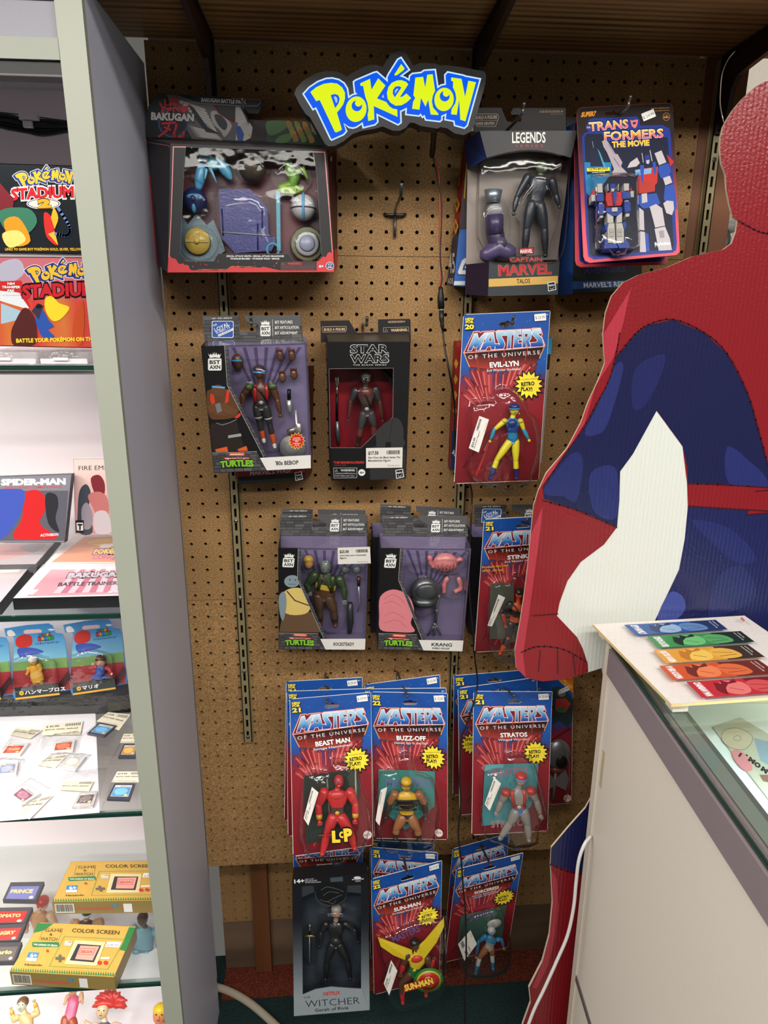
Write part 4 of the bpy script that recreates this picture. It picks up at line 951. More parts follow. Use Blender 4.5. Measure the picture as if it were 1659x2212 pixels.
figure(pl, o, dict(head=z7((860,885))+(15,), chest=z7((885,1130)), hip=z6((890,165)), sw=25, hw=16, ar=8.5, lr=10, handL=z6((620,170)), elbL=z6((625,20)), handR=z6((1165,320)), elbR=z6((1125,100)), footL=z6((930,690)), knL=z6((860,400)), footR=z6((1085,770)), knR=z6((1010,420))),
       dict(skin=(92,56,42), torso=(92,56,42), belt=(60,56,56), hip=(44,42,42), vest=(176,32,38), uparm=(90,54,40), thigh=(48,46,46), shin=(50,48,48), boot=(210,90,50), shoe=(226,222,216), strap=(24,22,22), band=(52,140,200), pad=(60,84,44), cap=(70,48,60), buckle=(170,170,172), band2=(170,168,162)),-.035)
mb = MB(); c = pl.pt(*z7((550,740)),-.045); mb.ell(c, (.0095, .009, .013),(92,56,42)); mb.tube([c+np.array([-.008,-.008, .003]), c+np.array([.008,-.008, .003])], .0018,(60,150,206),6); mb.build('spare_head', 'plastic', o)
for p in ((1160,650),(1330,650),(1195,960),(1360,920)):
    mb = MB(); c = pl.pt(*z7(p),-.042); mb.ell(c, (.006, .006, .009),(104,66,48)); 
    for k in range(4): mb.limb([c+np.array([(k-1.5)*.0026,-.003, .006]), c+np.array([(k-1.5)*.003,-.006, .011])],[.0013, .0011],(104,66,48),6)
    mb.build('spare_hand', 'plastic', o)
mb = MB(); mb.tube([pl.pt(*z6((1290,-60)),-.04), pl.pt(*z6((1290,90)),-.04)], .003,(30,30,32),8); mb.tube([pl.pt(*z6((1290,90)),-.04), pl.pt(*z6((1295,230)),-.04), pl.pt(*z6((1300,300)),-.04)],[.005, .0045, .001],(176,178,182),8); mb.build('knife', 'metal', o)
mb = MB(); mb.tube([pl.pt(*z6((1388,240)),-.04), pl.pt(*z6((1395,420)),-.04), pl.pt(*z6((1425,430)),-.04), pl.pt(*z6((1430,600)),-.04)],[.0018, .003, .006, .006],(186,186,184),8); mb.tube([pl.pt(*z6((1270,560)),-.04), pl.pt(*z6((1390,500)),-.04)], .005,(150,140,138),8); mb.build('blaster', 'metal', o)
mb = MB(); c = pl.pt(*z6((1340,770)),-.045); mb.tube([c, c+np.array([0,-.003,0])],[.022, .021],(128,130,130),24); mb.tube([c+np.array([0,-.003,0]), c+np.array([0,-.0038,0])],[.012, .0115],(142,144,144),20); mb.build('display_base', 'plastic', o)
A = Art(pl, .003); c = z6((1400,680)); A.p(burst(c[0], c[1],19,14,14),(240,200,60)); A.p(burst(c[0], c[1],17,12.4,14),(206,40,40))
for k, s_ in enumerate(('Includes', 'Exclusive', 'TMNT', 'Collector', 'Card!')): w = .95*len(s_); A.t(s_, c[0]-w, c[1]-5+k*3.9, c[0]+w, c[1]-5.2+k*3.9,3,(250,230,200), .02)
A.done(o, 'sticker')
tray(pl, o, [circ(*z7((560,800)),17,30,14), circ(*z7((1165,660)),10,16,12), circ(*z7((1330,660)),10,16,12),[z7((600,980)), z7((740,960)), z7((770,760)), z7((850,720)), z7((960,780)), z7((1010,960)), z7((1170,1040)), z6((1190,200)), z6((1230,350)), z6((1120,440)), z6((1150,700)), z6((1100,800)), z6((920,760)), z6((800,400)), z6((620,200))]],-.05, .03)
# third row
def art_grey(A):   # plain stand-in: grey-skinned heavy figure in a yellow shirt and brown trousers
    A.p([(463,930),(500,905),(545,925),(560,972),(458.5,976)],(104,80,58)); A.p(cm([(455,880),(475,858),(510,860),(530,900),(518,925),(470,925)]),(222,196,116)); A.p(cm([(449,880),(462,868),(470,900),(466,945),(455,925)]),(128,146,156))
    A.e(478,838,20,17,(134,152,162)); A.l([(468,866),(490,890),(535,905)],3,(84,54,40)); A.e(472,834,2,1.6,(30,30,34)); A.e(486,834,2,1.6,(30,30,34)); A.l([(470,846),(488,846)],1.2,(70,60,60))
q = [(601,1184),(795,1185),(788.7,1404),(602,1403)]
pl, o, F = bst_box(q, [(605.6,1111.6),(792.4,1112.3),(794.7,1156.4),(604,1156.4)],-0.15,0.05, 'grey brick box holding a grey-skinned figure in green jacket and yellow shirt, third row left', 'ROCKSTEADY', art=art_grey)
zk = lambda p: zc(560,1060,2.676,[p])[0]
figure(pl, o, dict(head=zk((385,440))+(16,), chest=zk((390,515)), hip=zk((375,600)), sw=27, hw=19, ar=10, lr=13, handL=zk((290,590)), elbL=zk((278,540)), handR=zk((495,640)), elbR=zk((488,560)), footL=zk((352,775)), knL=zk((345,690)), footR=zk((440,782)), knR=zk((430,690))),
       dict(skin=(112,122,118), torso=(58,74,46), belly=(206,180,70), belt=(92,60,38), hip=(86,60,44), uparm=(56,72,46), forearm=(54,70,44), hand=(112,120,118), thigh=(86,62,46), shin=(84,60,44), boot=(60,40,34), shoe=(96,60,50), strap=(84,52,36), fat=1.15, vest=(52,68,40)),-.035)
mb = MB(); c = pl.pt(*zk((285,415)),-.04); mb.ell(c, (.0085, .009, .0115),(206,150,96)); mb.ell(c+np.array([0, .001, .004]),(.0092, .0095, .0085),(196,158,70)); mb.build('spare_head', 'plastic', o)
for p in ((500,455),(565,455)): mb = MB(); c = pl.pt(*zk(p),-.042); mb.ell(c, (.007, .006, .007),(112,124,120)); mb.build('spare_hand', 'plastic', o)
mb = MB(); mb.tube([pl.pt(*zk((575,500)),-.04), pl.pt(*zk((575,548)),-.04)], .003,(96,60,46),8); mb.tube([pl.pt(*zk((575,550)),-.04), pl.pt(*zk((580,640)),-.04), pl.pt(*zk((568,700)),-.04)],[(.004, .0015),(.006, .0015),(.001, .001)],(176,180,186),8); mb.build('machete', 'metal', o)
mb = MB(); mb.tube([pl.pt(*zk((525,650)),-.04), pl.pt(*zk((527,760)),-.04), pl.pt(*zk((522,820)),-.04)],[.005, .006, .004],(44,44,46),8); mb.build('rifle', 'plastic', o)
tray(pl, o, [circ(*zk((285,420)),15,22,14),[zk((262,560)), zk((330,470)), zk((340,390)), zk((430,390)), zk((520,480)), zk((515,640)), zk((480,800)), zk((360,800)), zk((310,640))]],-.05, .03)
label_tag(pl, o, [zk((453,330)), zk((640,325)), zk((645,420)), zk((455,425))], '$25.00', .003,['tmnt best axn rocksteady', 'figure'])
def art_pink(A):   # plain stand-in: a pink rounded mass
    A.p(cm([(450,880),(480,858),(520,872),(540,910),(536,945),(548,968),(500,972),(462,968),(454,930)]),(222,132,142))
    for P in ([(462,885),(480,872),(500,880),(515,895)],[(460,900),(480,890),(505,902)],[(468,930),(490,920),(520,935)],[(470,950),(500,940),(528,958)]): A.l(cmo(P, 3), .9,(170,84,100))
q = [(822,1184),(1018,1186),(999,1407.5),(816,1403)]
pl, o, F = bst_box(q, [(826,1114),(1010,1115),(1012,1158),(826,1157)],-0.15,0.05, 'grey brick box holding a silver round-bodied walker toy and pink arms, third row middle', 'KRANG', 'BUBBLE WALKER', art=art_pink)
P3 = lambda p, h: pl.pt(*zk(p), h)
mb = MB(); c = P3((955,580),-.03); r1 = 22/1180
mb.ell(c, (.026, .018, .028),(112,116,118),20,12); mb.tube([c+np.array([0,-.004,-.012]), c+np.array([0,-.008,-.024])],[.026, .02],(92,96,98),20); mb.build('walker_body', 'metal', o)
mb = MB(); mb.ell(c+np.array([.002,-.012, .006]),(.02, .008, .017),(60,62,66),16,10); mb.build('cockpit', 'plastic', o)
mb = MB(); mb.disc(P3((950,655),-.045),(0,-1,0), .006, .003,(130,134,136)); 
for x in (905,1000): mb.disc(P3((x, 650),-.045),(0,-1,0), .004, .004,(120,124,126))
mb.build('port', 'metal', o)
mb = MB(); mb.tube([P3((1035,610),-.04), P3((1025,690),-.04), P3((1018,770),-.04)],[.0035, .003, .003],(126,128,130),8)
for a, b in (((1018,770),(975,835)),((1018,770),(1048,832)),((1018,775),(1010,835))): mb.tube([P3(a, -.04), P3(b, -.04)],[.0024, .0018],(126,128,130),8)
for p in ((1038,612),(1025,692),(1015,772)): mb.ell(P3(p, -.04),(.0045, .004, .0045),(140,142,144),10,6)
mb.build('walker_leg', 'metal', o)
mb = MB(); c = P3((1075,415),-.04); mb.ell(c, (.022, .012, .018),(214,130,132),18,10)
for k in range(5): mb.tube([c+np.array([(-.014+k*.007),-.011, .006*math.sin(k*2)]), c+np.array([(-.012+k*.007),-.0135, .002]), c+np.array([(-.011+k*.006),-.011,-.008])], .0016,(196,108,116),6)
mb.build('pink_body', 'plastic', o)
for P in ([(985,375),(990,410),(1010,440)],[(1175,395),(1140,405),(1130,440)],[(1090,500),(1070,540),(1068,590)],[(1150,500),(1165,560),(1130,585)]):
    mb = MB(); mb.tube([P3(p, -.04) for p in cmo(P, 4)],[.0032+.0016*abs(math.sin(k)) for k in range(9)],(214,126,128),8); mb.build('pink_arm', 'plastic', o)
tray(pl, o, [circ(*zk((950,600)),34,48,18), circ(*zk((905,440)),18,15,12), circ(*zk((1078,415)),44,26,18), circ(*zk((1120,550)),30,28,16)],-.05, .028)
# boxes behind
bst_box([(606,1170),(792,1172),(786,1385),(606,1384)],[(609,1099),(788.7,1101.9),(790,1146),(608,1144)],-0.085,0.05, 'grey brick box tucked behind the box of the grey-skinned figure', '', full=False)
bst_box([(805,1160),(992,1166),(984,1372),(801,1366)],[(821.6,1089),(995,1098),(996,1140),(821,1134)],-0.085,0.05, 'grey brick box behind the silver walker box, its left side sticking out', '', full=False)
bst_box([(1020,1160),(1212,1160),(1204,1372),(1012,1368)],[(1025,1090),(1214,1090),(1216,1136),(1025,1136)],-0.07,0.05, 'grey brick box with blue badge behind the orange figure card, beside the standee', '', badge=True, full=False)

# ------------------------------------------------------------------ dark window boxes
def hasb(A, x, y, s=1.0):
    A.p([(x, y+3*s),(x+17*s, y),(x+20*s, y+19*s),(x+2*s, y+23*s)],(232,232,232)); A.p([(x+1.6*s, y+4.4*s),(x+15.6*s, y+2*s),(x+18*s, y+17.6*s),(x+3.4*s, y+21*s)],(24,24,26))
    A.t('Hasbro', x+3*s, y+12*s, x+16.5*s, y+10*s, 5*s, (240,240,240), .02); A.l(cmo([(x+6*s, y+15*s),(x+10*s, y+18*s),(x+14.5*s, y+13.5*s)],4), .9*s, (240,240,240))
zs7 = lambda L: zc(680,670,7.541, L); zs8 = lambda L: zc(680,850,7.541, L)
# black box, second row middle
q = [(709,738),(887,738),(877,1034),(716,1038)]
pl = Plane(q[0], q[1], q[3],-0.115, height=0.232); o = pl.root('boxed_action_figure', 'black window box with helmeted armoured figure on red, white price label', 'toy', 'black window boxed figures')
F, B = carton(pl, q, 0.06, o, dict(l=(22,24,40), r=(70,20,30), b=(20,20,22), t=(60,54,46), back=(140,26,36)), taper=.06)
WIN = zs7([(232,955),(1280,945)])+zs8([(1272,385),(750,885),(250,885)])
slab(pl, q, 0.0009,(18,18,20), o, 'front_panel', 'card', [WIN])
A = Art(pl, .0004)
for w, c in ((1.6,(196,196,198)),):
    A.t('STAR', *zs7([(570,695)])[0], *zs7([(1215,693)])[0],18,(196,196,198), .05, slant=0); A.t('STAR', *zs7([(582,690)])[0], *zs7([(1203,688)])[0],16.6,(18,18,20), .02)
    A.t('WARS', *zs7([(570,855)])[0], *zs7([(1215,852)])[0],18,(196,196,198), .05); A.t('WARS', *zs7([(584,849)])[0], *zs7([(1201,846)])[0],16.4,(18,18,20), .02)
A.t('THE BLACK SERIES', *zs7([(625,903)])[0], *zs7([(1165,900)])[0],2.8,(206,206,206), .02,1.4)
A.l(WIN, .6,(150,150,152), True)
A.p(cm(zs8([(990,690),(1010,600),(1270,395),(1400,450),(1450,620),(1440,720),(1440,880),(850,880),(1000,860)]),2),(52,52,54)); A.p(zs8([(890,1000),(1480,900),(1480,1390),(900,1405)]),(48,48,50)); A.p(zs8([(1150,790),(1240,790),(1240,880),(1150,880)]),(22,22,24)); A.l(zs8([(1270,400),(1215,760)]),1.2,(34,34,36))
A.t('THE MANDALORIAN', *zs8([(305,1143)])[0], *zs8([(802,1140)])[0],5.2,(214,62,52), .03)
A.t('WARRIOR GUILD', *zs8([(307,1178)])[0], *zs8([(510,1176)])[0],2.2,(190,56,50), .01)
A.l(zs8([(308,1212),(686,1212),(684,1372),(312,1378)]), .7,(220,220,220), True); A.t('WARNING:', *zs8([(420,1268)])[0], *zs8([(655,1266)])[0],4.6,(226,226,226), .03)
A.l(zs8([(330,1272),(352,1235),(374,1272)]), .5,(220,220,220), True)
A.t('CHOKING HAZARD-Small parts.', *zs8([(330,1315)])[0], *zs8([(665,1312)])[0],3.2,(220,220,220), .0); A.t('Not for children under 3 years.', *zs8([(330,1352)])[0], *zs8([(655,1350)])[0],3.2,(220,220,220), .0)
c = zs8([(765,1288)])[0]; A.e(c[0], c[1],7.6,7.2,(236,236,236)); A.t('4+', c[0]-4.4, c[1]+2.6, c[0]+4.8, c[1]+2.4,5.2,(18,18,20), .04)
x = zs8([(1312,1225)])[0]; hasb(A, x[0], x[1], .95); A.done(o)
mb = MB(); mb.add([pl.pt(*p, -.001) for p in WIN],[tuple(range(len(WIN)))],(230,230,230)); mb.build('window', 'film', o)
t = Art(pl, -.058); t.grid(zs7([(232,955),(1280,945)])+zs8([(1272,885),(240,885)]),6,10, lambda p: (150+20*math.sin(p[0]*.08),34,46)); t.done(o, 'backdrop_print')
f7 = lambda *p: zs7([p])[0]; f8 = lambda *p: zs8([p])[0]
figure(pl, o, dict(head=f7(830,1090)+(14,), chest=f7(830,1340), hip=f8(850,290), sw=22, hw=12, ar=6.8, lr=9.5, handL=f8(540,450), elbL=f8(580,130), handR=f8(1110,450), elbR=f8(1060,130), footL=f8(700,850), knL=f8(750,560), footR=f8(960,850), knR=f8(965,520)),
       dict(skin=(60,54,52), torso=(92,46,44), belly=(76,60,56), belt=(56,44,42), hip=(66,60,60), uparm=(58,58,62), forearm=(92,48,46), hand=(50,50,54), thigh=(70,68,70), shin=(110,60,54), boot=(50,40,40), head=(122,118,112), noface=1, plate=(112,62,58), buckle=(176,178,180), strap=(54,38,36), cap=(132,128,120)),-.035)
mb = MB(); a = f7(830,1110); c = pl.pt(a[0], a[1],-.035+.012); mb.box(c+np.array([-.007,-.002,-.0015]), c+np.array([.007, .001, .0015]),(20,20,22)); mb.box(c+np.array([-.0013,-.002,-.009]), c+np.array([.0013, .001,0]),(20,20,22)); mb.build('visor', 'plastic', o)
mb = MB()
for dx in (-18,18): mb.tube([pl.pt(*f7(362+dx, 1030),-.04), pl.pt(*f7(362+dx, 1180),-.04), pl.pt(*f7(362,1260),-.04)], .0013,(170,170,170),6)
mb.tube([pl.pt(*f7(362,1250),-.04), pl.pt(*f7(362,1380),-.04)], .0016,(150,150,150),6); mb.tube([pl.pt(*f7(362,1370),-.04), pl.pt(*f8(360,450),-.04)], .0024,(30,30,32),8); mb.tube([pl.pt(*f8(360,450),-.04), pl.pt(*f8(370,660),-.04), pl.pt(*f8(390,850),-.04)],[.004, .0045, .003],(110,112,118),8); mb.build('forked_rifle', 'metal', o)
mb = MB(); mb.limb([pl.pt(*f7(1130,1000),-.04), pl.pt(*f7(1240,1110),-.04)],[.0035, .004],(56,44,46),8); mb.limb([pl.pt(*f7(1230,1080),-.04), pl.pt(*f7(1250,1200),-.04)],[.0035, .003],(56,44,46),8); mb.build('pistol', 'plastic', o)
tray(pl, o, [[f7(620,1250), f7(740,1200), f7(740,990), f7(930,990), f7(960,1200), f7(1070,1280), f8(1100,100), f8(1170,420), f8(1000,560), f8(900,700), f8(780,880), f8(600,860), f8(480,500), f8(540,150)]],-.052, .032)
label_tag(pl, o, [f8(835,890), f8(1432,880), f8(1425,1208), f8(835,1215)], '$17.50', .003,['Star Wars the Black Series The', 'Mandalorian Figure'])
hp = Plane(f7(92,172), f7(1555,140), f7(100,520),-0.055); ho = link('hang_tab', None, o); ho.matrix_basis = pl.M.inverted() @ hp.M
slab(hp, [f7(92,175), f7(560,165), f7(665,350), f7(700,368), f7(1030,360), f7(1030,150), f7(1540,140), f7(1560,160), f7(1565,520), f7(100,525)], .0009,(24,24,26), ho, 'tab_card', 'card')
slab(hp, [f7(740,105), f7(1010,98), f7(1032,130), f7(1030,360), f7(800,362), f7(800,290), f7(850,240), f7(800,200), f7(730,260), f7(710,220), f7(730,150)], .0008,(30,28,30), ho, 'hanger', 'blister', None, .0012)
A = Art(hp, .0004); A.l(f_ := [f7(125,270), f7(510,262), f7(520,300), f7(500,352), f7(130,358), f7(122,310)], .9,(200,170,140), True); A.t('BUILD A FIGURE', *f7(150,335), *f7(495,330),5.6,(214,186,150), .03)
A.t('AGE-EDAD-IDADE 4+', *f7(1190,208), *f7(1475,200),4.4,(206,176,140), .02); A.l([f7(1118,360), f7(1118,285), f7(1528,275), f7(1530,350)], .6,(190,180,170)); A.t('WARNING:', *f7(1240,350), *f7(1510,340),6,(226,190,140), .03); A.l([f7(1135,355), f7(1163,305), f7(1190,352)], .5,(190,170,150), True); A.done(ho, 'header_print')
# box behind the tilted brick box
zq = lambda *p: zc(430,850,6.636,[p])[0]
q = [(512,800),(660,795), zq(1520,1240), zq(560,1300)]
pl = Plane(q[0], q[1], q[3],-0.068, ybot=-.070); o = pl.root('boxed_action_figure', 'black and dark red box behind the tilted brick box, its lettered bottom edge showing', 'toy', 'black window boxed figures')
carton(pl, q, .06, o, dict(l=(96,40,22), r=(90,38,22), b=(24,24,26), t=(24,24,26), back=(20,20,22)), taper=.2)
slab(pl, q, .0009,(24,24,26), o, 'front_panel', 'card')
A = Art(pl, .0004); A.p([(514,802),(658,797), zq(1505,1070), zq(545,1110)],(22,20,22)); A.p([zq(545,1100), zq(1512,1070), zq(1515,1130), zq(555,1195)],(150,24,32)); A.t("MARVEL'S WASP", *zq(732,1172), *zq(1330,1130),10,(216,206,204), .02); A.p([zq(555,1195), zq(1515,1132), zq(1518,1238), zq(562,1298)],(26,28,32)); x = zq(1370,1115); hasb(A, x[0], x[1], .9); A.done(o)

q = [(986,738),(1193,729),(1163,1016),(973,1014)]
pl = Plane(q[0], q[1], q[3],-.032); o = pl.root('boxed_action_figure', 'red, yellow and navy box edges peeking out behind the yellow-skinned figure card', 'toy', 'black window boxed figures')
carton(pl, q, .027, o, dict(l=(140,34,26), r=(40,40,60), b=(30,34,60), t=(110,30,26), back=(30,30,36))); slab(pl, q, .0009,(34,36,52), o, 'front_panel', 'card')
A = Art(pl, .0004); A.p([(986,738),(1010,737),(1000,930),(977,930)],(150,36,28)); A.p([(976,930),(1004,930),(1002,1014),(973,1014)],(30,44,92)); A.p([(1176,731),(1193,729),(1190,765),(1173,765)],(50,150,200)); A.p([(1172,800),(1186,798),(1170,1000),(1156,1000)],(176,170,166)); A.t('4L', 976,985,992,985,16,(200,200,204), .02)
for k in range(4): A.p([(985-k,775+k*34),(990-k,785+k*34),(985-k,797+k*34),(981-k,785+k*34)],(206,150,50))
A.done(o)
# box with arched window, top row (silver and dark)
zt = lambda *p: zc(950,210,5.53,[p])[0]; zu = lambda *p: zc(950,420,5.53,[p])[0]
q = [zt(478,402),zt(1640,398),zu(1410,1195),zu(575,1215)]
pl = Plane(q[0], q[1], q[3],-0.13, ybot=-.132); o = pl.root('boxed_action_figure', 'dark grey box with arched clear window and purple robot leg, beside the sign', 'toy', 'black window boxed figures')
c0 = [zt(478,402), zt(1640,398), zt(1565,720), zt(1565,760), zu(1430,780), zu(1410,1195), zu(575,1215), zu(590,810), zt(560,730)]
F = [pl.pt(*p) for p in c0]; D = .058
B = [pl.pt(*p)+np.array([0, D, 0]) for p in [zt(380,415), zt(1640,400), zt(1575,720), zt(1580,760), zu(1560,780), zu(1560,1185), zu(380,1180), zu(400,800), zt(420,760)]]
mb = MB()
for i, j, cc in ((6,7,(34,24,44)),(8,0,(40,60,120)),(4,5,(30,44,100)),(5,6,(34,34,38)),(1,2,(30,24,30)),(0,1,(64,62,64))): mb.add([F[i], F[j], B[j], B[i]],[(0,1,2,3)], cc)
mb.add(B, [tuple(range(len(B)))],(140,130,124)); mb.build('carton', 'card', o)
top = [zt(478,402), zt(1640,398), zt(1568,722)]+[zt(1565-(1005*k/8),722-95*math.sin(math.pi*k/8)) for k in range(1,9)]
slab(pl, top, .0009,(60,60,62), o, 'front_panel', 'card'); bot = [zu(590,808), zu(700,820), zu(1320,820), zu(1432,778), zu(1410,1195), zu(575,1215)]
slab(pl, bot, .0009,(48,52,56), o, 'base_panel', 'card')
A = Art(pl, .0004); A.t('LEGENDS', *zt(865,545), *zt(1265,540),23.5,(232,230,226), .02); A.t('SERIES', *zt(902,597), *zt(1235,595),5.6,(190,60,56),0,1.6)
A.p([zu(585,1010), zu(1412,972), zu(1410,1065), zu(583,1105)],(206,166,84)); A.t('TALOS', *zu(920,1065), *zu(1080,1058),10,(30,26,24), .02)
A.t('MARVEL', *zu(705,962), *zu(1332,940),21,(186,34,42), .03, out=(120,110,90), ow=.02); x = zu(1285,1035); hasb(A, x[0], x[1], .98); A.done(o)
A = Art(pl, .003); A.p([zu(830,740), zu(1230,725), zu(1240,810), zu(840,815)],(34,34,38)); A.t('CAPTAIN', *zu(840,808), *zu(1220,800),10.5,(196,54,44), .02, out=(20,18,20), ow=.04); A.p([zu(945,638), zu(1128,630), zu(1125,712), zu(948,720)],(26,22,24)); A.p([zu(955,646), zu(1118,638), zu(1116,704), zu(957,712)],(176,30,40)); A.t('MARVEL', *zu(962,703), *zu(1110,696),8,(236,230,228), .03); A.done(o, 'printed_badge')
# bulging window bubble
bub = [zt(470,800), zt(560,728)]+[zt(560+1005*k/8,722-95*math.sin(math.pi*k/8)) for k in range(1,8)]+[zt(1565,730), zt(1555,1100), zu(1555,100), zu(1510,600), zu(1430,790), zu(1200,830), zu(700,828), zu(600,800), zu(470,730), zu(430,500), zu(430,100), zt(440,1100)]
shell(pl, bub, .012, o, 'window', 'window', -.0015,((1.0,0),(.99, .4),(.96, .8),(.9,1.0)),2)
A = Art(pl, -.052); A.p([zt(480,800), zt(560,735), zt(1550,735), zt(1500,1200), zu(1400,780), zu(620,800), zu(450,500)],(136,126,120)); A.done(o, 'backdrop')
figure(pl, o, dict(head=zt(1215,830)+(15,), chest=zt(1190,1010), hip=zu(1150,100), sw=27, hw=16, ar=8, lr=12, handL=zu(880,230), elbL=zu(920,40), handR=zu(1430,150), elbR=zt(1390,1180), footL=zu(1010,720), knL=zu(1040,400), footR=zu(1260,730), knR=zu(1250,400)),
       dict(skin=(90,104,80), torso=(44,50,60), uparm=(46,50,60), thigh=(44,50,60), shin=(42,48,58), boot=(36,38,44), hand=(66,78,60), belly=(50,58,70)),-.03)
mb = MB(); P = lambda *p: pl.pt(*zu(*p),-.03)
mb.tube([pl.pt(*zt(640,1110),-.03), P(630,100)],[.014, .011],(150,160,170),12); mb.build('robot_shank', 'metal', o)
mb = MB(); mb.ell(P(660,200),(.014, .012, .012),(150,152,156)); mb.tube([P(650,250), P(655,480)],[(.018, .014),(.017, .013)],(66,56,92),12); mb.limb([P(660,480), P(690,620)],[.014, .013],(64,54,90)); mb.disc(P(715,590)+np.array([0,-.010,0]),(0,-1,0), .008, .004,(80,78,100)); mb.limb([P(560,720), P(690,640), P(820,700)],[.012, .016, .013],(84,72,112)); 
for y in (300,360,420): mb.tube([P(560, y), P(760, y)], .002,(50,42,72),6)
mb.build('robot_leg', 'plastic', o)
tray(pl, o, [circ(*zu(660,380),34,68,18),[zt(1010,1000), zt(1090,880), zt(1130,770), zt(1300,780), zt(1350,900), zt(1460,1150), zu(1450,200), zu(1330,600), zu(1280,780), zu(980,780), zu(960,300), zu(860,200)]],-.048, .03)
hp = Plane(zt(455,130), zt(1505,128), zt(460,400),-.071); ho = link('hang_tab', None, o); ho.matrix_basis = pl.M.inverted() @ hp.M
slab(hp, [zt(400,125), zt(735,125), zt(800,285), zt(835,295), zt(970,292), zt(978,240), zt(930,205), zt(860,215), zt(848,180), zt(880,130), zt(1505,127), zt(1508,395), zt(400,405)], .0009,(66,64,66), ho, 'tab_card', 'card')
A = Art(hp, .0004); A.l([zt(425,200), zt(690,200), zt(705,240), zt(665,350), zt(450,350), zt(420,310)],1,(206,190,170), True); A.t('BUILD A FIGURE', *zt(430,262), *zt(685,256),7.4,(214,196,172), .03); A.l([zt(430,280), zt(690,278)], .7,(206,190,170)); A.t('KREE SENTRY', *zt(440,332), *zt(658,330),6.4,(220,214,206), .02)
A.t('AGE-EDAD-IDADE 4+', *zt(1190,185), *zt(1475,182),5.2,(200,170,120), .02); A.t('E3886/E3545 0001', *zt(1320,208), *zt(1475,206),2.4,(180,156,120),0); A.done(ho, 'header_print')
# box behind it, seen by its red and blue left flank
def fl(*p): return aty(*p)
o = link('boxed_action_figure', None); base = aty(975,615,-.04); o.location = base; setp(o, 'narrow red and blue box side with a white letter, beside the power lead', 'toy', 'black window boxed figures')
def world_poly(P, ys): return [aty(*p, y)-base for p, y in zip(P, ys)]
mb = MB(); T = [(1000,290),(1022,290),(1016,616),(966,614)]
f_ = world_poly([zt(300,455), zt(345,440), zu(230,415), zu(150,500)],[-.02,-.050,-.050,-.02]); mb.add(f_, [(0,1,2,3)],(136,30,28))
mb.build('flank_upper', 'card', o)
mb = MB(); f2 = world_poly([zu(235,415), zu(330,420), zu(320,1100), zu(165,1095)],[-.052,-.054,-.054,-.052]); mb.add(f2,[(0,1,2,3)],(36,84,156)); f3 = world_poly([zu(150,520), zu(235,415), zu(165,1095), zu(80,1085)],[-.022,-.052,-.052,-.022]); mb.add(f3,[(0,1,2,3)],(44,44,56)); f4 = world_poly([zu(330,420), zu(380,440), zu(395,1090), zu(320,1100)],[-.054,-.040,-.040,-.054]); mb.add(f4,[(0,1,2,3)],(26,30,60)); f5 = world_poly([zt(345,440), zt(360,440), zu(330,420), zu(230,415)],[-.050,-.053,-.053,-.050]); mb.add(f5,[(0,1,2,3)],(20,18,22)); mb.build('flank_lower', 'card', o)
# backing board of that box so it stands as a real volume
MB().hexa([np.array(p)-base for p in [(.186,-.022, FZ-.03),(.24,-.022, FZ-.03),(.24,-.004, FZ-.03),(.186,-.004, FZ-.03),(.202,-.022, FZ+.19),(.24,-.022, FZ+.19),(.24,-.004, FZ+.19),(.202,-.004, FZ+.19)]],(24,22,30)).build('carton', 'card', o)
def aplane(P, ys, mat='print'): 
    return P
mb = MB(); g = [(215,930),(265,790),(300,760),(325,762),(320,800),(285,850),(270,905),(322,905),(322,880),(300,880),(300,860),(325,850),(323,955),(230,955)]
mb.add(world_poly([zu(*p) for p in g],[-.0552]*len(g)),[tuple(range(len(g)))],(214,216,218))
mb.add(world_poly([zu(172,1035), zu(322,1035), zu(320,1085), zu(166,1085)],[-.0547]*4),[(0,1,2,3)],(200,210,216)); mb.build('printed_letter', 'print', o)
sp = type('S', (), {})(); 
class Flat:   # a tilted flank as a drawing plane
    def __init__(s, P, ys):
        a = [aty(*p, y) for p, y in zip(P, ys)]; s.O = a[3]; s.n = np.cross(a[1]-a[0], a[3]-a[0]); s.n /= np.linalg.norm(s.n)
        if s.n @ (CAM-s.O) < 0: s.n = -s.n
    def pt(s, x, y, h=0): d = ray(x, y); O = s.O+s.n*h; return CAM+d*(((O-CAM) @ s.n)/(d @ s.n))-base
A = Art(Flat([zu(150,520), zu(235,415), zu(165,1095), zu(80,1085)],[-.022,-.052,-.052,-.022]), .0005)
A.t('45', *zu(105,935), *zu(180,935),44,(190,180,172), .02); A.t('ADE', *zu(95,1065), *zu(160,1065),12,(180,178,176), .02); A.done(o, 'printed_number')
A = Art(Flat([zt(300,455), zt(345,440), zu(230,415), zu(150,500)],[-.02,-.050,-.050,-.02]), .0005)
for k, (x, y) in enumerate((zu(205,120), zu(190,380))): A.p([(x, y-18),(x+6, y),(x, y+18),(x-6, y)],(214,160,50)); A.p([(x, y-9),(x+3, y),(x, y+9),(x-3, y)],(120,40,24))
A.p([zt(330,560), zt(345,560), zt(300,1210), zt(285,1210)],(222,176,60))
for k in range(3): A.l([zt(262-k*12,700+k*130), zt(250-k*12,790+k*130)],3,(200,150,50))
A.done(o, 'printed_pattern')
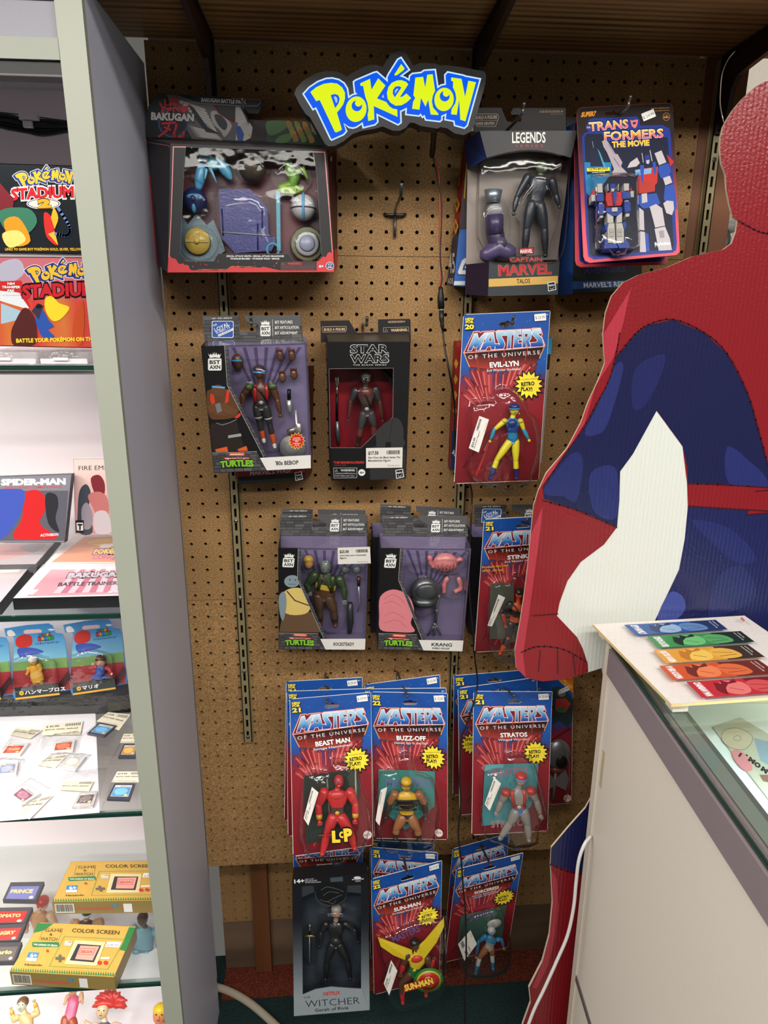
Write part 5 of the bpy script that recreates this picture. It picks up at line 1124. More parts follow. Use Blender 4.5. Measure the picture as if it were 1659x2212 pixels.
# box at the right of it under the transformable robot cards
zv = lambda *p: zc(1230,400,6.636,[p])[0]
q = [(1246,262),(1392,262), zv(1030,1500), zv(40,1560)]
pl = Plane(q[0], q[1], q[3],-.075, ybot=-.078); o = pl.root('boxed_action_figure', 'dark box with a blue name band, sticking out under the two pink-edged robot cards', 'toy', 'black window boxed figures')
carton(pl, q, .055, o, dict(l=(44,80,150), b=(26,26,30), t=(30,30,32), r=(24,40,90), back=(20,20,22)), taper=.16); slab(pl, q, .0009,(30,34,38), o, 'front_panel', 'card')
A = Art(pl, .0004); A.p([q[0], q[1], zv(1030,1100), zv(60,1100)],(28,30,34)); A.p([zv(45,1380), zv(1030,1360), zv(1030,1450), zv(40,1492)],(36,84,146)); A.t("MARVEL'S RESCUE", *zv(205,1470), *zv(960,1440),11,(224,228,232), .02); A.t('AVENGERS', *zv(200,1270), *zv(800,1235),13,(46,52,96), .04, slant=.2); A.done(o)
slab(pl, [(1224,252),(1256,252),(1256,300),(1224,300)], .0008,(50,50,56), o, 'hang_tab', 'card', None, -.04)

# ------------------------------------------------------------------ pink-edged robot cards, top row right
zw = lambda *p: zc(1230,200,6.636,[p])[0]
RQ = [zw(100,240), zw(1480,140), zv(1590,960), zv(230,1130)]
def rcard(q, y, label, full):
    pl = Plane(q[0], q[1], q[3], y, height=.232); o = pl.root('carded_robot', label, 'toy', 'pink-edged robot cards'); hg = homog(RQ, q)
    out = [zw(105,290), zw(130,240), zw(170,215), zw(1400,150), zw(1450,160), zw(1480,210), zv(1580,900), zv(1580,960), zv(1530,1005), zv(290,1115), zv(225,1085), zv(200,1020)]
    HO = [zw(510,290), zw(530,275), zw(600,270), zw(640,232), zw(680,270), zw(750,255), zw(775,280), zw(770,315), zw(520,325)]
    slab(pl, [hg(p) for p in out], .0012,(190,70,84), o, 'backing_card', 'card', [[hg(p) for p in HO]])
    A = Art(pl, .0004, hg)
    top = [zw(107,290), zw(132,242), zw(172,218), zw(1400,152), zw(1448,163), zw(1478,212), zw(1495,420), zw(118,480)]
    A.p(top, (28,22,22),[HO]); ql = [zw(118,480), zw(1495,420), zv(1580,900), zv(200,1020)]
    y0 = ql[0][1]
    A.grid(ql, 3,10, lambda p: tuple(a+(b-a)*min(1, max(0,(p[1]-y0-20)/190)) for a, b in zip((30,22,26),(214,80,94))))
    A.p([zv(200,1020), zv(1580,900), zv(1580,958), zv(1530,1003), zv(290,1112), zv(226,1083)],(214,80,94))
    for k in range(10): A.l([zw(140,300+k*24), zw(1470,225+k*24)], .25,(60,44,36))
    inner = [zw(180,640), zw(215,580), zw(280,555), zw(232,520), zw(240,480), zw(270,400), zw(330,370), zw(960,340), zw(1010,390), zw(1010,470), zw(1330,465), zw(1440,520), zw(1455,640), zv(1540,830), zv(1530,930), zv(1480,965), zv(350,1065), zv(270,1020), zv(240,700)]
    A.p(inner, (26,50,140)); A.p([zw(215,640), zw(250,590), zw(470,590), zw(500,700), zw(1360,640), zw(1410,640), zv(1495,850), zv(1480,915), zv(330,1020), zv(290,980)],(18,24,50))
    if not full: A.done(o); return pl, o
    A.p([zw(215,1000), zw(600,1000), zw(600,1160), zv(330,200), zv(240,100)],(30,120,170))
    A.p([zw(300,830), zw(400,800), zw(500,1060), zw(300,1060)],(20,30,56)); A.p([zw(400,800), zw(440,860), zw(520,1070), zw(490,1060)],(60,160,196)); A.l([zw(330,700), zw(345,790)], .7,(160,190,220))
    def grad_t(s_, a, b, h, sp=1.0):
        A.t(s_, *a, *b, h, (240,236,244), .035, sp, out=(22,24,60), ow=.05); A.t(s_, a[0]+.3, a[1]-.3, b[0]-.3, b[1]-.3, h*.93,(226,96,128), .02, sp)
        y = (a[1]+b[1])/2; L = A.mb; n0 = len(L.f)
        A.t(s_, a[0]+.3, a[1]-.3, b[0]-.3, b[1]-.3, h*.93,(242,176,60), .02, sp)
        # keep only the upper half of the second copy yellow: colour by height
        hh = [L.v[i][2] for f in L.f[n0:] for i in f]; lo_, hi_ = min(hh), max(hh)
        for k in range(n0, len(L.f)):
            L.c[k] = tuple((244,190,66) if (L.v[i][2]-lo_)/(hi_-lo_) > .52 else (222,84,122) for i in L.f[k])
    grad_t('TRANS', zw(285,552), zw(850,505),19); A.t('THE', *zw(246,515), *zw(302,512),4,(240,180,80), .03)
    grad_t('FORMERS', zw(500,688), zw(1352,638),19)
    A.t('THE MOVIE', *zw(612,785), *zw(1150,755),12.5,(248,196,66), .045, out=(30,44,130), ow=.05)
    A.p([zw(870,395), zw(920,400), zw(935,390), zw(985,388), zw(975,450), zw(955,500), zw(930,510), zw(895,480)],(224,120,110)); A.p([zw(905,425), zw(960,420), zw(945,455), zw(915,458)],(30,40,110))
    A.t('SUPER7', *zw(165,350), *zw(375,330),10,(226,150,50), .05, slant=.3)
    A.t('WARNING: CHOKING HAZARD', *zw(1170,235), *zw(1435,225),2.6,(196,150,90),0); A.t('COLLECTIBLE - NOT A TOY', *zw(1230,270), *zw(1435,262),2.6,(196,150,90),0)
    c = zw(1390,345); A.l(circ(c[0], c[1],7.4,8.4,20), .7,(210,140,60), True); A.t('AGES', c[0]-3.4, c[1]-2.4, c[0]+3.4, c[1]-2.6,2,(210,140,60), .01); A.t('14+', c[0]-5, c[1]+3.6, c[0]+5.4, c[1]+3.4,5,(222,160,90), .03)
    A.p([zw(1028,305), zw(1205,232), zw(1242,340), zw(1065,412)],(236,236,232)); A.t('$ 24.99', *zw(1068,382), *zw(1222,312),6.4,(96,96,100),0)
    # plain blocky robot print in white, red and blue
    W_, B_, R_, B2 = (190,184,190),(40,76,168),(190,44,40),(28,54,130)
    for P, c in (([zw(1220,870), zw(1320,828), zw(1390,1000), zw(1285,1040)], W_),([zw(1390,880), zw(1500,990), zw(1450,1060)], R_),([zw(1285,1050), zw(1420,1010), zw(1460,1120), zw(1420,1200), zw(1310,1230), zw(1270,1120)], B_),([zw(1340,1225), zw(1440,1190), zw(1475,1290), zw(1375,1330)], W_),
                 ([zw(1370,1340), zw(1500,1310), zv(1530,180), zv(1540,330), zv(1480,390), zv(1400,300), zv(1350,190)], B_),([zv(1345,260), zv(1400,220), zv(1490,230), zv(1500,340), zv(1470,430), zv(1390,400)], W_),
                 ([zw(830,1080), zw(870,1000), zw(970,930), zw(1010,1010), zw(960,1060)], W_),([zw(980,1100), zw(1270,1060), zw(1260,1290), zw(1190,1370), zw(1000,1400)], R_),([zw(940,1110), zw(1180,1080), zw(1170,1160), zw(950,1190)],(120,170,210)),
                 ([zw(1010,1040), zw(1070,1040), zw(1060,1300), zw(1090,1360), zw(1030,1300)], B_),([zw(1080,900), zw(1150,890), zw(1160,1000), zw(1130,1040), zw(1085,1010)], B2),([zw(1100,970), zw(1150,965), zw(1140,1020), zw(1105,1020)], W_),
                 ([zw(1190,1000), zw(1235,990), zw(1250,1130), zw(1210,1190)], B_),([zv(960,150), zv(1250,115), zv(1300,260), zv(1240,310), zv(1060,340), zv(980,260)], B_),([zv(1035,125), zv(1110,112), zv(1120,240), zv(1040,260)], W_),([zv(980,-30), zv(1230,-60), zv(1225,90), zv(1000,120)],(176,50,40)),
                 ([zv(1150,310), zv(1240,270), zv(1330,330), zv(1370,580), zv(1230,610)], W_),([zv(1220,625), zv(1370,590), zv(1440,760), zv(1470,930), zv(1280,940)], W_),([zv(1000,320), zv(1065,370), zv(1075,650), zv(1000,640)], W_),([zv(1010,660), zv(1080,670), zv(1100,960), zv(1010,960)], W_),([zv(1080,670), zv(1130,700), zv(1150,950), zv(1100,955)], B_),([zv(1280,660), zv(1350,645), zv(1365,750), zv(1300,760)],(150,144,152))):
        A.p(P, c)
    A.l([zw(1040,870), zw(1060,1000)],1.5, W_); A.l([zw(1155,830), zw(1185,980)],1.8, W_)
    A.p([zw(465,700), zw(500,678), zw(550,700), zw(660,880), zw(690,880), zw(760,1000), zw(740,1060), zw(830,1150), zw(600,1160), zw(640,1100), zw(540,860), zw(490,780)],(168,156,166)); A.l([zw(560,740), zw(640,880)],1,(110,100,112)); A.l([zw(640,940), zw(720,1060)],2,(120,110,122))
    A.p([zw(250,1085), zw(575,1070), zw(578,1120), zw(252,1130)],(240,216,50)); A.p([zw(252,1130), zw(578,1120), zw(580,1145), zw(254,1168)],(20,20,24)); A.t('ULTRA MAGNUS', *zw(282,1115), *zw(550,1102),5,(30,28,30), .03, slant=.2); A.t('ACTION FIGURE', *zw(320,1156), *zw(510,1142),2.6,(230,230,230), .01)
    A.t('ReAction', *zv(1225,865), *zv(1450,850),6.8,(240,240,242), .05); A.t('FIGURES', *zv(1228,890), *zv(1440,878),2.2,(220,220,224),0,1.6)
    A.done(o)
    return pl, o
rcard([(1240,262),(1438,254),(1444,565),(1246,579)],-.10, 'pink-edged robot card behind the front one, its lower edge peeking out below', False)
pl, o = rcard(RQ, -.135, 'front pink-edged card with a white, red and blue blocky robot figure in a clear bubble', True)
W_, B_, R_ = (186,182,178),(38,66,150),(190,48,44)
def rbox(parent, name, P, c, h0=.004, d=.012):
    f = [pl.pt(*p, h0+d) for p in P]; b = [x+np.array([0, d, 0]) for x in f]; n = len(P)
    return f+b, [tuple(range(n)), tuple(range(n, 2*n))[::-1]]+[(i, (i+1) % n, (i+1) % n+n, i+n) for i in range(n)], c
def rpart(name, items, parent, mat='plastic'):
    mb = MB()
    for P, c, d in items:
        v, f, cc = rbox(None, '', P, c, .004, d); mb.add(v, f, cc)
    return mb.build(name, mat, parent)
fg = rpart('action_figure', [([zv(520,200), zv(530,110), zv(770,90), zv(770,210), zv(740,290), zv(550,300)], R_, .014),([zv(620,90), zv(675,85), zv(680,150), zv(660,270), zv(640,270)], B_, .017),([zv(520,320), zv(750,310), zv(760,370), zv(690,440), zv(600,440), zv(530,370)], B_, .013),([zv(610,322), zv(690,318), zv(690,375), zv(612,378)], W_, .0155)], o)
rpart('head', [([zv(590,-20), zv(660,-20), zv(660,70), zv(590,75)], B_, .014),([zv(600,50), zv(645,48), zv(640,88), zv(608,90)],(200,186,160), .016),([zv(546,-20), zv(556,-20), zv(562,80), zv(552,80)], W_, .01),([zv(700,-20), zv(708,-20), zv(706,80), zv(696,80)], W_, .01)], fg)
for sgn, px in ((0,0),(1,1)):
    if not sgn: it = [([zv(400,-20), zv(470,-25), zv(478,105), zv(405,105)], W_, .014),([zv(395,120), zv(490,115), zv(495,225), zv(400,230)], B_, .016),([zv(425,235), zv(475,235), zv(475,268), zv(425,268)], W_, .012),([zv(415,270), zv(500,265), zv(500,410), zv(425,415)], B_, .015),([zv(430,420), zv(485,418), zv(485,460), zv(440,470)], W_, .011),([zv(320,100), zv(345,50), zv(370,110), zv(370,130), zv(320,130)], R_, .012),([zv(315,130), zv(372,125), zv(372,225), zv(320,230)], W_, .011)]
    else: it = [([zv(780,-25), zv(855,-25), zv(855,75), zv(785,80)], W_, .014),([zv(755,90), zv(870,85), zv(875,190), zv(765,195)], B_, .016),([zv(790,200), zv(850,198), zv(850,232), zv(792,235)], W_, .012),([zv(785,240), zv(875,235), zv(880,375), zv(795,385)], B_, .015),([zv(800,395), zv(862,390), zv(860,445), zv(810,455)], W_, .011),([zv(865,70), zv(885,30), zv(905,80)], R_, .012),([zv(875,85), zv(922,80), zv(925,170), zv(880,175)], W_, .011)]
    rpart('arm', it, fg)
    if not sgn: it = [([zv(540,400), zv(630,450), zv(630,540), zv(550,540)], W_, .013),([zv(565,545), zv(645,545), zv(658,825), zv(555,825), zv(552,620)], W_, .016),([zv(512,560), zv(565,535), zv(552,660), zv(520,640)], B_, .012),([zv(512,770), zv(560,745), zv(556,828), zv(660,828), zv(690,880), zv(690,900), zv(500,905)], B_, .014),([zv(575,620), zv(640,618), zv(640,672), zv(575,675)],(164,160,156), .017),([zv(575,690), zv(640,688), zv(640,738), zv(575,740)],(164,160,156), .017)]
    else: it = [([zv(680,450), zv(755,385), zv(755,530), zv(675,540)], W_, .013),([zv(672,545), zv(755,542), zv(780,640), zv(780,822), zv(680,825)], W_, .016),([zv(760,530), zv(810,520), zv(815,600), zv(780,640)], B_, .012),([zv(680,828), zv(782,825), zv(785,760), zv(860,840), zv(862,895), zv(715,902)], B_, .014),([zv(690,620), zv(755,616), zv(757,670), zv(692,674)],(164,160,156), .017),([zv(690,688), zv(757,684), zv(758,736), zv(692,740)],(164,160,156), .017)]
    rpart('leg', it, fg)
shell(pl, [zw(330,1250), zw(360,1170), zw(950,1160), zw(990,1220), zv(990,400), zv(1005,870), zv(850,905), zv(800,990), zv(630,1000), zv(560,930), zv(420,920), zv(380,800), zv(370,300)], .03, o)

# ================================================================== LARGE RED AND BLACK TOY BOX (top left)
z1 = lambda L: zc(300,0,2.0738, L); b4 = lambda *p: zc(300,190,7.541,[p])[0]; b5 = lambda *p: zc(500,190,6.9125,[p])[0]; b6 = lambda *p: zc(320,390,3.95,[p])[0]
q = [(368,310),(706,323),(722,588),(362,589)]
pl = Plane(q[0], q[1], q[3],-.125, ybot=-.135)
o = pl.root('boxed_toy_set', 'large black and red window box with balls, discs and blue plate, top left', 'toy')
F = [pl.pt(*p) for p in q]; B = [pl.loc(aty(*p, -.03)) for p in [(318,298),(728,317),(729,577),(340,571)]]
mb = MB()
for i, j, c in ((0,1,(48,44,44)),(1,2,(60,22,24)),(2,3,(150,26,32)),(3,0,(30,24,28))): mb.add([F[i], F[j], B[j], B[i]],[(0,1,2,3)], c)
mb.add(B, [(0,1,2,3)],(40,20,24)); mb.build('carton', 'card', o)
WIN = [b4(760,960), b5(1225,940), b6(1445,0), b6(1480,640), b6(1440,690), b6(1240,690), b6(1195,625), b6(600,625), b6(560,690), b6(330,690), b6(275,620), b6(300,0)]
slab(pl, q, .0009,(22,24,28), o, 'front_panel', 'card', [WIN])
A = Art(pl, .0004)
A.l(WIN, .6,(80,84,90), True)
for w, c in ((3.4,(110,26,32)),(1.2,(240,150,150))):
    A.l([b4(760,962), b4(562,960),(369.5,470),(363.5,586)], w, c); A.l([b5(1230,955), b5(1392,960),(711,450),(721,584)], w, c)
rr = random.Random(4)
P = [(362.5,588.5),(364.5,556)]+[(366+k*3.2,556+min(24, k*1.6)+rr.uniform(-4,4)) for k in range(14)]+[(410+k*6,583+rr.uniform(-2,1.4)) for k in range(14)]+[(497+k*6,577+rr.uniform(-4,2)) for k in range(13)]+[(604,584),(684,584)]+[(684+k*4,566-k*2.6+rr.uniform(-4,4)) for k in range(9)]+[(720,540),(721.5,587.5)]
A.p(P, (200,36,42))
for _ in range(26): x = rr.uniform(368,600); A.e(x, 574+rr.uniform(-12,4), rr.uniform(.6,1.8), rr.uniform(.6,1.5),(200,36,42), n=6)
A.p([(606,566),(683,566),(684,584),(605,584)],(40,26,30)); A.t('WARNING:', *b6(1192,718), *b6(1310,718),5.4,(190,50,54), .02); A.l([b6(1138,718), b6(1149,700), b6(1160,718)], .6,(190,50,54), True)
for y in (735,750,764): A.t('choking hazard small parts not for', *b6(1140, y), *b6(1420, y-1),2.2,(150,40,46),0)
A.t('SPECIAL ATTACK VENTRI \u2022 SPECIAL ATTACK DRAGONOID', *b6(668,652), *b6(1160,652),3.6,(226,226,226), .03); A.t('TITANIUM BRUISER \u2022 TITANIUM TROX \u2022 SMOKE', *b6(700,674), *b6(1120,674),3.6,(226,226,226), .03)
A.t('6+', *b6(1458,742), *b6(1498,740),5.4,(240,240,240), .04); c = b6(1550,728); A.e(c[0], c[1],9,8.6,(226,230,236)); A.e(c[0], c[1],8,7.6,(40,60,110)); A.l(cmo([(c[0]-4, c[1]-3),(c[0], c[1]-5),(c[0]+4, c[1]-3),(c[0], c[1]-1),(c[0]-4, c[1]-3)],4),1,(226,230,236)); A.t('SPIN', c[0]-4.6, c[1]+4.4, c[0]+4.6, c[1]+4.4,3,(230,232,240), .03)
A.l([b6(400,780), b6(430,757), b6(680,757), b6(715,735), b6(900,735)], .8,(190,120,60)); A.done(o)
# side panel print
class Flat2(Flat):
    def __init__(s, P, ys, M_): Flat.__init__(s, P, ys); s.Mi = np.array(M_.inverted())
    def pt(s, x, y, h=0):
        d = ray(x, y); O = s.O+s.n*h; p = CAM+d*(((O-CAM) @ s.n)/(d @ s.n)); return (s.Mi @ np.array([*p, 1]))[:3]
A = Art(Flat2([(318,298),(368,310),(362,589),(340,571)],[-.03,-.125,-.135,-.03], pl.M), .0006)
A.l([b4(150,885), b4(490,940),(361,575)],1.0,(226,110,112)); A.l([b4(150,885), b4(250,1584),(355,560)], .9,(200,90,94))
A.p(cm([b4(340,975), b4(400,1060), b4(390,1130), b4(280,1100), b4(290,1000)]),(196,206,214)); A.p(cm([b4(340,985), b4(390,1060), b4(380,1100), b4(290,1085), b4(298,1010)]),(60,100,140)); A.p([b4(325,1140), b4(345,1140), b4(345,1185), b4(358,1185), b4(335,1225), b4(312,1185), b4(325,1185)],(226,226,226))
A.p(cm([b4(230,1250), b4(400,1260), b4(470,1350), b4(380,1380), b4(260,1330)]),(206,210,216)); A.p(cm([b4(240,1258), b4(395,1272), b4(455,1345), b4(385,1365), b4(268,1322)]),(36,50,90)); A.p(cm([b4(300,1280), b4(370,1290), b4(380,1320), b4(320,1310)]),(206,210,216))
A.p(cm([b4(335,1380), b4(395,1430), b4(350,1525), b4(285,1480), b4(280,1410)]),(226,206,180)); A.p(cm([b4(335,1390), b4(385,1432), b4(348,1512), b4(292,1475), b4(288,1415)]),(196,110,34))
A.p([(322,375),(330,385),(345,470),(352,540),(361,560),(361,586),(337,570)],(170,30,36)); A.t('VENTRI', (331),455,340,475,6,(190,190,190), .02); A.t('TROX', 333,492,346,508,6,(190,190,190), .02); A.done(o, 'side_print')
A = Art(Flat2([(706,323),(728,317),(729,577),(722,588)],[-.125,-.03,-.03,-.135], pl.M), .0006)
A.l([b5(1450,970), b5(1565,925), b5(1575,1400)], .8,(200,100,100)); A.p([(723,540),(728,536),(729,576),(722.5,586)],(190,34,40)); A.e(*b5(1490,1060),2.4,5.5,(170,170,172)); A.done(o, 'side_print')
# header card
hp = Plane((342,202),(571,217),(314,297),-.04, ybot=-.032); ho = link('hang_tab', None, o); ho.matrix_basis = pl.M.inverted() @ hp.M
hout = [b4(125,808), b4(165,300), b4(320,92),(430,207), b5(490,187), b5(405,385), b5(250,377), b5(192,305), b5(150,250), b5(255,470), b5(1200,520), b5(1440,870),(500,313)]
slab(hp, hout, .001,(24,30,36), ho, 'tab_card', 'card')
A = Art(hp, .0004)
A.p([b4(440,105), b4(1659,170), b4(1659,860), b4(870,830), b4(740,620)],(96,96,100))
for k in range(17):     # fans of grey feathers
    t = k/16; a = (430+(1-t)*120+t*60,212+t*20); x0, y0 = b4(560+k*26,130+k*8); x1, y1 = b4(1080+k*14,330+k*27)
    A.p([(x0+14, y0+8+k*2),(x1, y1),(x1-6, y1+5),(x0+10, y0+12+k*2)],(214,208,204) if k % 2 else (150,148,150))
for k in range(15): x0, y0 = b4(780+k*10,600+k*14); x1, y1 = b4(1180+k*12,720+k*9); A.p([(x0, y0),(x1, y1-3),(x1+1, y1+2)],(224,220,216) if k % 2 else (136,134,138))
A.p([b4(800,260), b4(900,330), b4(1120,640), b4(1340,760), b4(1100,720), b4(920,500)],(34,44,56))
A.p(cm([b4(1180,380), b4(1350,410), b4(1470,540), b4(1510,640), b4(1400,800), b4(1330,700), b4(1200,560)]),(176,172,170)); A.p(cm([b4(1230,440), b4(1340,450), b4(1440,580), b4(1400,690), b4(1290,600)]),(60,62,70))
A.p([b4(1200,280), b4(1580,300), b4(1570,580), b4(1480,540), b4(1290,410)],(44,40,46)); A.l([b4(1580,300), b4(1560,580), b4(1480,540), b4(1290,410), b4(1210,285)],1,(206,60,56))
A.p([b5(60,280), b5(130,290), b5(230,470), b5(60,520)],(176,174,176)); A.p([b5(100,500), b5(250,465), b5(330,620), b5(290,745), b5(200,790), b5(60,780)],(188,186,188)); A.p([b5(60,560), b5(130,570), b5(190,690), b5(170,790), b5(90,780)],(50,90,160)); A.p([b5(225,670), b5(300,715), b5(290,745)],(214,140,40))
A.p([b5(330,480), b5(510,485), b5(515,800), b5(290,795), b5(300,700)],(44,34,40)); A.p([b5(515,485), b5(1200,523), b5(1430,865), b5(520,805)],(40,60,52)); A.p(cm([b5(530,500), b5(820,500), b5(820,590), b5(640,700), b5(540,680)]),(76,110,70)); A.p(cm([b5(650,810), b5(720,720), b5(880,680), b5(900,740), b5(820,815)]),(84,116,70))
for k in range(14): x, y = b5(860+k*30,540+(k*67) % 260); A.p(cm([(x-6, y-8),(x+5, y-4),(x+7, y+7),(x-3, y+9)],2),((150,110,40),(110,130,60),(170,130,60))[k % 3])
A.p([b4(560,98), b4(800,110), b4(1010,240), b4(1659,280), b5(390,275), b5(435,225), b5(430,185), b4(1659,160)],(28,34,40)); A.l([b4(720,230), b4(1659,290), b5(380,275), b5(440,215), b5(430,180), b5(0,152)], .8,(190,190,192))
A.t('BAKUGAN BATTLE PACK', *b4(1015,222), *b5(218,240),8.4,(232,232,234), .035)
A.p([b4(150,305), b4(320,98), b4(445,104), b4(440,300), b4(870,830), b4(110,805)],(24,32,38)); c = b4(560,560); A.e(c[0], c[1],33,33,(60,90,150)); A.e(c[0], c[1],30,30,(24,28,40)); A.l(circ(c[0], c[1],27,27,24),1.4,(90,40,50), True)
RD = (206,46,54)
for L, w in (([(345,250),(385,320)],4),([(425,190),(430,290),(370,390)],4.4),([(500,180),(630,160),(610,240),(505,250),(500,180)],3.2),([(510,215),(615,205)],2.4),([(460,280),(650,265)],3),([(440,330),(680,320)],3.4),([(520,250),(515,330)],3),([(590,245),(600,325)],3),([(560,325),(565,395)],3.4),([(520,345),(450,390)],3),([(610,340),(660,385)],3)): A.l([b4(*p) for p in L], w, RD)
A.p([b4(660,310), b4(720,290), b4(790,295), b4(855,240), b4(790,340), b4(770,400), b4(700,400)], RD)
for L, w in (([(390,580),(620,560),(590,700),(560,770),(620,790),(720,790),(730,720)],4.6),([(500,560),(470,680),(330,790)],4.6),([(420,640),(510,680)],4)): A.l([b4(*p) for p in L], w+1.6,(30,20,24)); A.l([b4(*p) for p in L], w, RD)
A.t('BAKUGAN', *b4(196,512), *b4(895,540),15.5,(206,204,202), .055, out=(30,30,34), ow=.03); A.p([b5(1190,540), b5(1235,535), b5(1290,665), b5(1195,660)],(140,130,132)); A.done(ho, 'header_print')
# inner tray with its pieces
A = Art(pl, -.05); A.grid([(398,322),(684,326),(694,566),(388,566)],10,8, lambda p: (84+22*math.sin(p[0]*.05+p[1]*.03),34,46)); A.done(o, 'tray')
def at(x, y, h=-.035): return pl.pt(x, y, h)
def part(name, fn, mat='plastic', label=None):
    mb = MB(); fn(mb); ob = mb.build(name, mat, o)
    if label: ob['label'] = label
    return ob
def f_(mb):
    c = at(450,355); mb.box(c+np.array([-.012,-.008, .002]), c+np.array([.004, .006, .022]),(66,136,166)); mb.ell(c+np.array([.008,-.004,0]),(.010, .010, .009),(90,170,190)); mb.ell(c+np.array([-.012,-.003,-.018]),(.008, .007, .02),(76,150,190), rot=.2); mb.ell(c+np.array([.022,-.003,-.004]),(.008, .007, .02),(84,160,196), rot=-.6); mb.limb([c+np.array([.004,-.008,-.008]), c+np.array([.012,-.008,-.026])],[.003, .001],(90,160,190),6); mb.limb([c+np.array([-.002,-.008,-.010]), c+np.array([-.004,-.010,-.022])],[.003, .001],(90,160,190),6)
part('winged_toy', f_)
part('dark_ball', lambda mb: (mb.ell(at(545,364),(.0195, .0195, .0195),(64,54,46),20,14), mb.tube([at(545,364)+np.array([.0192*math.cos(a),-.0192*math.sin(a), .002]) for a in [math.pi*k/10 for k in range(11)]], .0016,(28,26,26),6)))
def f_(mb):
    c = at(625,380); G = (86,132,48)
    mb.limb([at(594,340), at(612,336), at(622,352), at(628,365)],[.003, .006, .006, .007], G); mb.limb([at(625,365), at(636,385), at(630,405)],[.007, .009, .006],(100,150,52)); mb.limb([at(640,375), at(655,365), at(664,385)],[.005, .005, .002],(120,160,60)); mb.limb([at(628,400), at(606,405), at(604,412)],[.006, .005, .004],(120,160,40)); mb.limb([at(630,400), at(650,412), at(632,418)],[.005, .005, .003],(132,170,50)); mb.box(at(610,414)+np.array([-.002,-.006,-.003]), at(640,410)+np.array([0,0, .003]),(140,176,50))
part('green_toy', f_)
part('blue_ball', lambda mb: (mb.ell(at(421,434),(.0185, .0185, .0185),(30,40,86),20,14), mb.ell(at(422,430)+np.array([0,-.0135,0]),(.011, .006, .005),(74,146,186)), mb.ell(at(422,446)+np.array([0,-.011,0]),(.004, .006, .011),(74,146,186)), mb.disc(at(422,434)+np.array([0,-.0175,0]),(0,-1,0), .004, .003,(60,50,90))))
part('white_ball', lambda mb: (mb.ell(at(656,448),(.0185, .0185, .0185),(196,196,200),20,14), mb.tube([at(656,448)+np.array([0,-.0165*math.cos(a), .0165*math.sin(a)]) for a in [-1.3+2.6*k/8 for k in range(9)]],[(.0024, .005)]*9,(96,164,206),8), mb.tube([at(656,448)+np.array([.0188*math.cos(a),-.0188*math.sin(a),-.002]) for a in [math.pi*k/10 for k in range(11)]], .0008,(60,60,64),6)))
def f_(mb):
    c = at(427,522)
    mb.add([c+np.array([x*.001, .002, z*.001]) for x, z in [(-30,20),(-20,34),(-14,24),(0,40),(14,24),(24,32),(34,8),(40,-12),(26,-20),(18,-38),(0,-30),(-18,-38),(-26,-20),(-34,-6)]],[tuple(range(14))],(92,116,126))
part('spiked_frame', f_)
part('yellow_disc', lambda mb: (mb.disc(at(427,522),(0,-1,0), .0195, .006,(190,164,76),28, .018), mb.disc(at(427,522)+np.array([0,-.006,0]),(0,-1,0), .004, .003,(214,180,70),12), mb.box(at(427,522)+np.array([-.017,-.0075,-.002]), at(427,522)+np.array([.017,-.006, .002]),(168,142,62)), mb.box(at(427,522)+np.array([-.004,-.0078,-.002]), at(427,522)+np.array([.004,-.006, .012]),(170,144,64))))
part('silver_disc', lambda mb: (mb.disc(at(664,528)+np.array([0, .001,0]),(0,-1,0), .026, .003,(128,132,104),14, .024), mb.disc(at(664,528)+np.array([0,-.003,0]),(0,-1,0), .019, .005,(176,178,184),28, .016), mb.disc(at(664,528)+np.array([0,-.008,0]),(0,-1,0), .012, .003,(150,156,180),24, .010)), 'plastic')
pb = [b6(600,72), b6(865,72), b6(965,170), b6(1020,250), b6(1030,470), b6(1085,482), b6(1090,530), b6(1050,600), b6(740,620), b6(625,490), b6(610,300)]
slab(pl, pb, .006,(30,36,120), o, 'blue_launcher', 'plastic', None, -.034)
mb = MB()
for L, c in (([b6(630,240), b6(640,470)],(18,22,84)),([b6(972,240), b6(975,440)],(18,22,84)),([b6(935,370), b6(935,590)],(20,24,90)),([b6(625,440), b6(1040,470)],(150,152,160))): mb.tube([at(*L[0],-.0335), at(*L[1],-.0335)], .0011, c, 6)
mb.build('launcher_groove', 'plastic', o)
part('ripcord', lambda mb: (mb.box(at(*b6(1100,600),-.034), at(*b6(1124,90),-.032),(70,150,176)), mb.tube([at(*b6(1065,592),-.035)+np.array([.009*math.cos(a),0, .009*math.sin(a)]) for a in [2*math.pi*k/14 for k in range(15)]], .0022,(70,150,176),6),[mb.box(at(*b6(1124,100+k*17),-.034), at(*b6(1130,92+k*17),-.032),(66,144,170)) for k in range(28)]))
tray(pl, o, [circ(449,357,46,40,14), circ(545,364,36,34,12), circ(628,378,46,44,14), circ(421,436,32,32,12), circ(656,448,32,32,12), circ(430,524,42,40,14), circ(664,526,38,38,14),[b6(590,60), b6(1000,60), b6(1060,480), b6(1100,600), b6(740,640), b6(600,500)]],-.049, .03)
mb = MB(); W_ = [pl.pt(*p, -.0005) for p in WIN]; mb.add(W_, [tuple(range(len(W_)))],(230,230,230)); mb.build('window', 'film', o)

